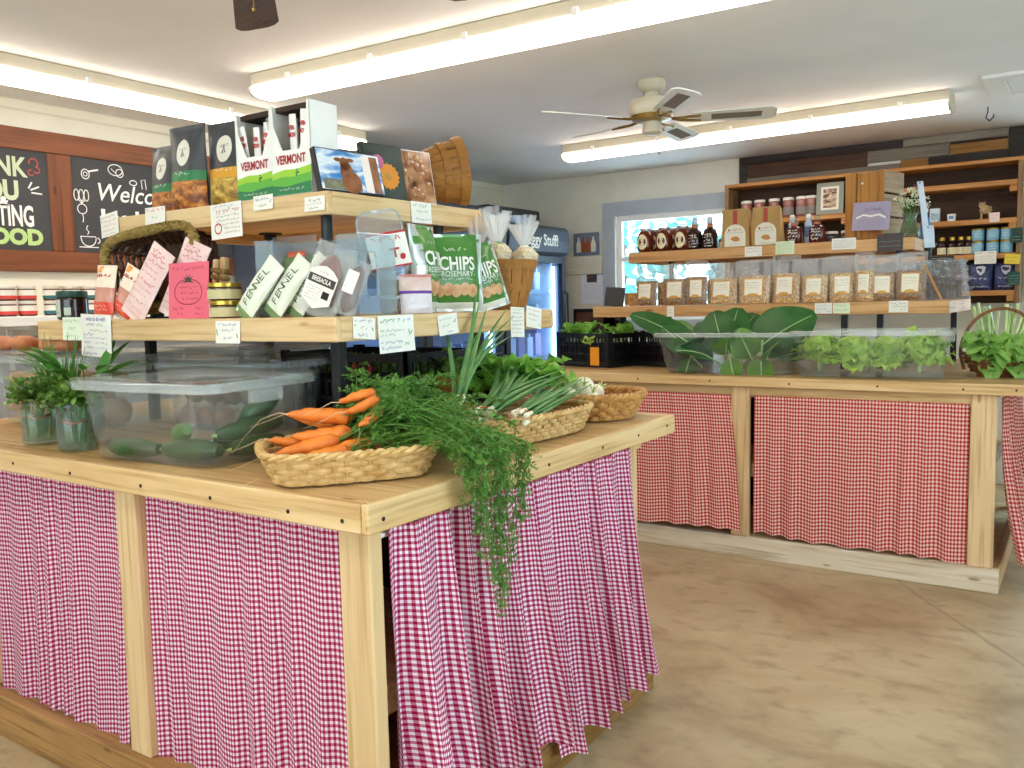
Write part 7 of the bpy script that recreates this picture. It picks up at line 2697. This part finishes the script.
mb = MB(); mb.box((-w / 2 + .013, -d / 2 + .018, h - .012), (w / 2 - .013, d / 2, h)); mb.box((-w / 2 + .013, d / 2 - .012, 0), (w / 2 - .013, d / 2, h - .013)); mb.build('top_slat', SLY, t, smooth=False)
mb = MB(); mb.cyl((-.01, -d / 2 + .011, .305), (-.01, -d / 2 + .002, .305), .006, n=10); mb.build('pin_head', WHITEP, t)
t = thing('purple_sign', 'lilac printed sheet with a mountain sketch leaning on the wooden crate', 'sign', (-.99, 4.905, Z3 + .048), rot=(math.radians(-6), math.radians(2), math.radians(-4)))
LIL = M('sheet_lilac', 'B3A8BE', 'A79BB3', rough=.8)
mb = MB(); mb.grid(lambda u, v: V(((u - .5) * .19, -.001 - .006 * math.sin(PI * u), v * .15)), 8, 4); mb.build('sheet', LIL, t)
fnp = lambda X, Z: V((X, -.0022 - .006 * math.cos(PI * X / .19), Z))
mb = MB()
stroke(mb, [(-.085, .066), (-.05, .085), (-.03, .105), (-.02, .10), (0, .125), (.02, .108), (.035, .118), (.085, .066)], .002, fn=fnp)
for k in range(4):
    scribble(mb, -.07, .07, .052 - .012 * k, .005, fn=fnp, rnd=rng(k))
scribble(mb, -.03, .05, .112, .014, fn=fnp, rnd=rng(8))
mb.build('mountain_sketch', M('sheet_ink', '5A4A6E', rough=.8), t, smooth=False)
mb = MB(); stroke(mb, [(-.075, .066), (-.04, .082), (0, .074), (.04, .082), (.075, .066)], .010, fn=lambda X, Z: fnp(X, Z) - V((0, .0006, 0))); mb.build('snow_line', PAPER, t, smooth=False)

# glass vase of white flowers with one purple bloom
t = thing('flower_vase', 'glass vase of small white flowers and one purple bloom', 'vase', (-.805, 4.95, Z3))
mb = MB(); mb.lathe([(.046, .001), (.054, .01), (.050, .05), (.034, .085), (.032, .10), (.040, .13), (.038, .13), (.030, .10), (.031, .085), (.046, .05), (.048, .012)], n=28, cap1=True); mb.build('vase_glass', GLASS, t)
mb = MB(); mb.lathe([(.046, .013), (.045, .05), (.031, .085)], n=24); mb.build('vase_water', clear('stem_water_green', 'C4DC9C', haze=.15, rough=.05, edge=.3, hazecol='A8C46C'), t)
r = rng(121)
ms, mf = MB(), MB()
for k in range(22):
    a = r.uniform(0, 2 * PI)
    q = r.uniform(.1, 1) ** .6
    e = V((math.cos(a) * q * .085, math.sin(a) * q * .06, .27 - .09 * q + r.uniform(-.05, .02)))
    ms.tube(bez((0, 0, .03), (0, 0, .08), e * .6 + V((0, 0, .03)), e, 6), .0013, 4)
    for m in range(16):
        p = e + V((r.uniform(-1, 1), r.uniform(-1, 1), r.uniform(-.5, .5))) * .017
        mf.ball(p, r.uniform(.003, .0055), 1, (1, 1, .7))
ms.build('flower_stems', LF_CHIVE, t); mf.build('white_blossoms', M('blossom_cream', 'F1F0DF', 'DDE3BE', rough=.8, scale=(50, 50, 50)), t)
mb = MB()
for k in range(24):
    a = 2 * PI * k / 24
    leaf(mb, (.035, -.01, .262), (math.cos(a), math.sin(a), .7 - .5 * (k % 2)), (0, 0, 1), .024, .005, .3, .1, 0, 2, 3)
mb.build('purple_bloom', M('bloom_purple', 'A0508E', '7E3A72', rough=.7), t)
mb = MB(); mb.tube([(0, 0, .08), (.02, -.005, .2), (.035, -.01, .262)], .0016, 5); mb.build('bloom_stem', LF_CHIVE, t)
t = thing('blue_bottle', 'small blue glass bottle behind the flower vase', 'bottle', (-.745, 5.06, Z3))
mb = MB(); mb.lathe([(.022, 0), (.026, .006), (.026, .08), (.012, .11), (.010, .14)], n=18); mb.build('bottle_glass', M('glass_blue', '7FB4DA', '5E97C4', rough=.1), t)
mb = MB(); mb.lathe([(.012, .135), (.0125, .155)], n=12); mb.build('cap', WHITEP, t)
# long white paper streamer hanging at the shelf corner
STRM = M('streamer_pale_blue', 'D6E4F4', 'C4D6EC', rough=.5)
for lab, x0, x1, z0, z1, w in (('long pale paper strip hanging down past the corner of the back upper shelf', -.742, -.70, 1.88, 1.56, .028), ('short pale folded slip hanging at the corner of the back upper shelf', -.700, -.69, 1.655, 1.545, .05)):
    t = thing('paper_strip', lab, 'paper strip', (x0, 4.845, z1))
    mb = MB(); mb.grid(lambda u, v: V(((u - .5) * w + (x1 - x0) * (1 - v), -.004 - .006 * math.sin(v * 7), (z0 - z1) * v)), 3, 16); mb.build('strip', STRM, t)
    mb = MB(); mb.cyl((0, .008, (z0 - z1) - .008), (0, -.012, (z0 - z1) - .008), .004, n=8); mb.build('pin', IRON, t)

# cards on the back shelves
GRP2 = 'cards on the back island shelves'
b0, b1 = LO2[2] - .0005, UP2[2] - .0005
card('white card with red corners under the left kraft bag', (-1.605, b1, ZU2 - .004), 0, .10, .056, [(S, REDI, -.4, .4, .2, .009), (S, INK, -.4, .4, .5, .008), (S, REDI, -.45, -.3, .85, .008), (S, REDI, .3, .45, .85, .008)], None, 0, GRP2)
card('pale green card under the syrup flasks', (-1.427, b1, ZU2 + .016), 0, .105, .072, [(S, GREENI, -.4, .4, .2 + .2 * k, .006) for k in range(4)], M('card_green_tint', 'DDE8C6', rough=.8), 0, GRP2)
card('white card with dark writing at the foot of the wooden crate', (-1.113, b1, ZU2 + .014), 0, .125, .060, [(S, INK, -.42, .42, .2 + .2 * k, .007) for k in range(4)], None, 0, GRP2)
card('black card with red and white chalk writing below the flower vase', (-.882, b1 - .002, ZU2 + .024), 0, .125, .092, [(S, REDI, -.4, .4, .14, .008)] + [(S, PAPER if k % 2 else REDI, -.42, .42, .3 + .14 * k, .005) for k in range(5)], BLACKP, 0, GRP2)
card('tiny pale card below the second granola bag', (-2.04, b0, ZL2 - .004), 0, .045, .06, [(S, GREENI, -.3, .3, .3, .006), (S, INK, -.3, .3, .6, .006)], None, 0, GRP2)
card('card with a green drawing below the seventh granola bag, left one of two', (-1.175, b0, ZL2 - .002), 0, .088, .055, [(S, GREENI, -.4, .4, .22, .007), (S, INK, -.4, .2, .55, .007), (S, GREENI, .2, .42, .8, .010)], None, 0, GRP2)
card('card with a green drawing below the seventh granola bag, right one of two', (-1.083, b0, ZL2 - .003), 0, .085, .054, [(S, GREENI, -.4, .3, .25, .010), (S, GREENI, .15, .4, .7, .012), (S, INK, -.4, .0, .7, .006)], M('card_green_tint2', 'E2EBCB', rough=.8), 0, GRP2)
card('card with black writing below the granola bags at the right end', (-.808, b0, ZL2 + .003), 0, .09, .058, [(S, INK, -.4, .4, .25, .009), (S, INK, -.3, .4, .5, .006), (S, GREENI, .1, .4, .75, .010)], None, 0, GRP2)

# ================================================================ goods on the wall shelves
SZ = 1.896
GJW = 'white-lidded jars on the left wall shelf'
wj = None
JPINK = M('jar_rhubarb', 'A8726A', '8A5850', rough=.15)
wh = ['leftmost', 'second from the left', 'third from the left', 'fourth from the left', 'fifth from the left', 'rightmost']
for i, x in enumerate((-2.195, -2.095, -1.985, -1.88, -1.785, -1.715)):
    lab = 'white-lidded jar on the left wall shelf, %s' % wh[i]
    if wj is None:
        wj = small_jar('pickle_jar', lab, (x, 6.49, SZ), .040, .145, JPINK, M('lid_pure_white', 'F4F2EE', rough=.35), M('jar_label_grey', '8E8A86', rough=.7), None, GJW, lidh=.12, labz=(.12, .5))
    else:
        dup(wj, (x, 6.49, SZ), label=lab)
t = thing('framed_print', 'grey-framed print with white mount on the left wall shelf', 'picture', (-1.578, 6.455, SZ), rot=(math.radians(-5), 0, 0))
mb = MB(); mb.box((-.094, -.008, 0), (.094, .008, .225), .002); mb.build('picture_frame', M('frame_sage_grey', '9A9C90', rough=.6), t, smooth=False)
mb = MB(); mb.box((-.062, -.0095, .03), (.062, -.0085, .195)); mb.build('mount', PAPER, t, smooth=False)
mb = MB(); mb.box((-.046, -.0105, .045), (.046, -.0097, .18)); mb.build('print', noisepic('print_farm', ['4A3A34', '8A6A58', 'E0C4A8', 'F4E8DC'], (18, 18, 30)), t, smooth=False)
S3, S4, S5 = 1.791, 1.566, 1.326
t = thing('blue_box', 'small pale blue box standing on the right wall shelf', 'box', (-.895, 6.47, S3))
mb = MB(); mb.box((-.03, -.02, 0), (.03, .02, .09), .002); mb.build('carton', M('box_pale_blue', 'CFE0EA', rough=.6), t, smooth=False)
mb = MB(); mb.box((-.022, -.0212, .012), (.022, -.0205, .06)); mb.build('printed_panel', M('box_print_blue', '7FA3C4', 'B4C8D4', rough=.6, scale=(60, 60, 60)), t, smooth=False)
t = thing('printed_cup', 'white cup with a blue square beside the pale blue box', 'cup', (-.795, 6.47, S3))
mb = MB(); mb.lathe([(.024, 0), (.027, .046), (.024, .046), (.022, .004)], n=20); mb.build('cup_wall', WHITEP, t)
mb = MB(); mb.grid(lambda a, b: V((.0272 * math.sin(-.5 + 1.0 * a), -.0272 * math.cos(-.5 + 1.0 * a), .012 + .022 * b)), 6, 2); mb.build('blue_square', M('cup_blue', '5B8FC9', rough=.6), t)
t = thing('carved_animal', 'pale carved wooden animal figure on the right wall shelf', 'figurine', (-.595, 6.48, S3))
DRFT = M('driftwood_pale', 'C9B088', 'A08660', rough=.8, scale=(60, 60, 60))
mb = MB(); mb.ball((0, 0, .062), .036, 3, (1.0, .8, .75), jitter=.3); mb.ball((-.02, -.012, .088), .022, 2, (1, .9, .95), jitter=.2)
mb.build('figure_body', DRFT, t)
for sx in (-.024, .02):
    for sy in (-.012, .012):
        mb = MB(); mb.tube([(sx, sy, .05), (sx * 1.05, sy, .02), (sx * 1.1, sy, .0)], [.008, .006, .007], 7); mb.build('leg', DRFT, t)
for s in (-1, 1):
    mb = MB(); mb.cyl((-.02 + .012 * s, -.01, .102), (-.02 + .018 * s, -.01, .116), .006, .001, 6); mb.build('ear', DRFT, t)
TINB = M('tin_label_blue', '8FC4DC', '7AB2CE', rough=.5)
GTIN = 'blue tins on the right wall shelf'
tn = None
for i, x in enumerate((-.637, -.55, -.47)):
    for k in range(2):
        lab = 'pale blue tin on the right wall shelf, %s of the %s row' % (('left', 'middle', 'right')[i], ('lower', 'upper')[k])
        p = (x, 6.48, S4 + .0825 * k)
        if tn is None:
            tn = small_jar('blue_tin', lab, p, .036, .082, SILVERLID, GOLDLID, TINB, None, GTIN, cat='tin', lidh=.12, labz=(.06, .86))
            mb = MB()
            for q in (.028, .046):
                scribble(mb, -.024, .024, q, .010, rnd=rng(int(q * 1000)), fn=lambda X, Z: V((.0372 * math.sin(X / .0366), -.0372 * math.cos(X / .0366), Z)), w=.002)
            mb.build('tin_lettering', PAPER, tn, smooth=False)
        else:
            dup(tn, p, label=lab)
db = None
for i, (x, y_) in enumerate(((-.848, 6.47), (-.787, 6.475), (-.735, 6.48), (-.690, 6.49))):
    lab = 'dark gold-capped bottle on the right wall shelf, %s' % ('leftmost', 'second from the left', 'third from the left', 'rightmost')[i]
    if db is None:
        db = bottle('dark_bottle', lab, 'bottle', (x, y_, S4), [(.026, 0), (.029, .005), (.029, .07), (.022, .085), (.015, .092), (.015, .10)], SYR, [(.016, .096), (.018, .098), (.018, .118), (.015, .12)], GOLDLID, 'gold-capped bottles on the right wall shelf', rect_lab(.029, .006, .05, 1.1, LABC))
    else:
        dup(db, (x, y_, S4), label=lab)
NAVY = noisepic('navy_bag_print', ['1E2A4E', '2B3A66', '44558A'], (30, 30, 30), rough=.4)
NAVYL = M('navy_label_pale', 'D6DCE8', rough=.5)
for i, x in enumerate((-.615, -.47)):
    t, fn = pouch('coffee_bag', 'navy blue patterned bag on the bottom visible wall shelf, %s of the pair' % ('left', 'right')[i], 'coffee bag', (x, 6.50, S5), 0, .135, .175, .06, [(1.0, NAVY)], 'navy bags on the right wall shelf', 0, 0, 160 + i, nu=12, nv=14)
    mb = MB(); mb.f([mb.v(fn(u, v, .002)) for u, v in ((.28, .88), (.40, .92), (.60, .92), (.72, .88), (.66, .68), (.5, .56), (.34, .68))]); mb.build('shield_label', NAVYL, t, smooth=False)
    bscrib(t, fn, .135, .175, [(.18, .82, .44, .014), (.2, .8, .14, .008)], NAVYL, 6, 'bag_lettering', w=.003)
t, fn = pouch('coffee_bag', 'dark red bag half hidden left of the navy bags', 'coffee bag', (-.74, 6.53, S5), 0, .12, .17, .05, [(1.0, M('bag_dark_red', '7A1E34', '641728', rough=.4))], None, 0, 0, 165, nu=12, nv=14)
bscrib(t, fn, .12, .17, [(.3, .7, .6, .01)], NAVYL, 3)
GRP3 = 'cards on the wall shelves'
fy = FY - .004
card('small pink card in front of the carved animal', (-.54, fy + .006, 1.826), 0, .058, .062, [(S, REDI, -.3, .3, .3, .005), (S, INK, -.3, .3, .6, .005)], M('card_pale_pink', 'F0DAD6', rough=.8), 0, GRP3)
card('white card with purple heading below the blue tins', (-.585, fy, 1.580), 0, .125, .082, [(S, PURPI, -.42, -.1, .15, .014), (S, PURPI, .1, .42, .15, .014)] + [(S, INK, -.42, .42, .4 + .15 * k, .005) for k in range(4)], None, 0, GRP3)
card('yellow card on the right wall shelf upright', (-.43, fy, 1.553), 0, .088, .062, [(S, INK, -.4, .4, .35, .010), (S, INK, -.3, .3, .7, .006)], M('card_yellow', 'E8CF4A', rough=.8), math.radians(4), GRP3)
card('dark green card high on the right wall shelf upright', (-.41, fy, 1.720), 0, .062, .095, [(S, REDI, .0, .4, .3, .012), (S, PAPER, -.4, .3, .6, .005), (S, PAPER, -.4, .3, .8, .005)], M('card_dark_teal', '1F4A44', rough=.8), 0, GRP3)
card('dark green card on the upright beside the navy bags', (-.42, fy, 1.440), 0, .07, .085, [(S, PAPER, -.4, .4, .3 + .2 * k, .004) for k in range(4)], M('card_dark_teal2', '23504A', rough=.8), 0, GRP3)
card('black card under the gold-capped bottles', (-.84, fy, 1.562), 0, .14, .045, [(S, PAPER, -.42, .42, .35, .007), (S, PAPER, -.4, .4, .7, .005)], BLACKP, 0, GRP3)
# banner by the door
t = thing('hanging_banner', 'narrow white and lilac banner hanging at the right edge by the door', 'banner', (-.325, 6.55, 1.30))
mb = MB(); mb.grid(lambda u, v: V(((u - .5) * .09, .004 * math.sin(v * 9), v * .62)), 2, 20, matfn=lambda u, v: 1 if .25 < v < .75 else 0); mb.build('banner_cloth', [STRM, M('banner_lilac', 'B9A0CF', 'D9C8E4', rough=.7)], t)
mb = MB(); mb.cyl((-.05, 0, .625), (.05, 0, .625), .005, n=8); mb.build('banner_rod', IRON, t)
mb = MB(); mb.tube([(0, 0, .625), (0, .02, .66), (0, .13, .67)], .002, 4); mb.build('hanging_cord', IRON, t)

# ================================================================ trees beyond the back window
BARK = M('tree_bark', '6E5A48', '4E3F32', rough=.9, scale=(10, 10, 3))
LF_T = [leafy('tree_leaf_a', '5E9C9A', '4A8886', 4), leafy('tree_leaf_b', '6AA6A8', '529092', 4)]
for i, (x, y_, hh, lab) in enumerate(((-6.6, 13.0, 5.0, 'leafy tree seen through the left part of the back window'), (-5.2, 15.5, 2.6, 'lower leafy tree seen through the back window behind the honey jars'), (1.0, 14.5, 5.0, 'leafy tree beyond the glazed back door'))):
    r_ = rng(200 + i)
    t = thing('tree', lab, 'tree', (x, y_, -.12), 0, 'trees outside the back wall')
    mb = MB(); mb.tube([(0, 0, 0), (.05, 0, hh * .4), (0, .05, hh * .8)], [.16, .12, .05], 10); mb.build('trunk', BARK, t)
    mb = MB()
    for k in range(1500):
        a, b = r_.uniform(0, 2 * PI), math.acos(r_.uniform(-1, 1))
        q = r_.uniform(.55, 1) ** .5 * (1 + .25 * noise.noise(V((math.cos(a) * 2, math.sin(a) * 2, b * 2 + i))))
        p = V((math.cos(a) * math.sin(b) * q * hh * .30, math.sin(a) * math.sin(b) * q * hh * .30, hh * .62 + math.cos(b) * q * hh * .42))
        d = V((r_.uniform(-1, 1), r_.uniform(-1, 1), r_.uniform(-1, .4))).normalized()
        leaf(mb, p, d, (r_.uniform(-1, 1), r_.uniform(-1, 1), 1), .20, .075, .2, .1, 0, 2, 3)
    mb.build('crown', LF_T[i % 2], t)
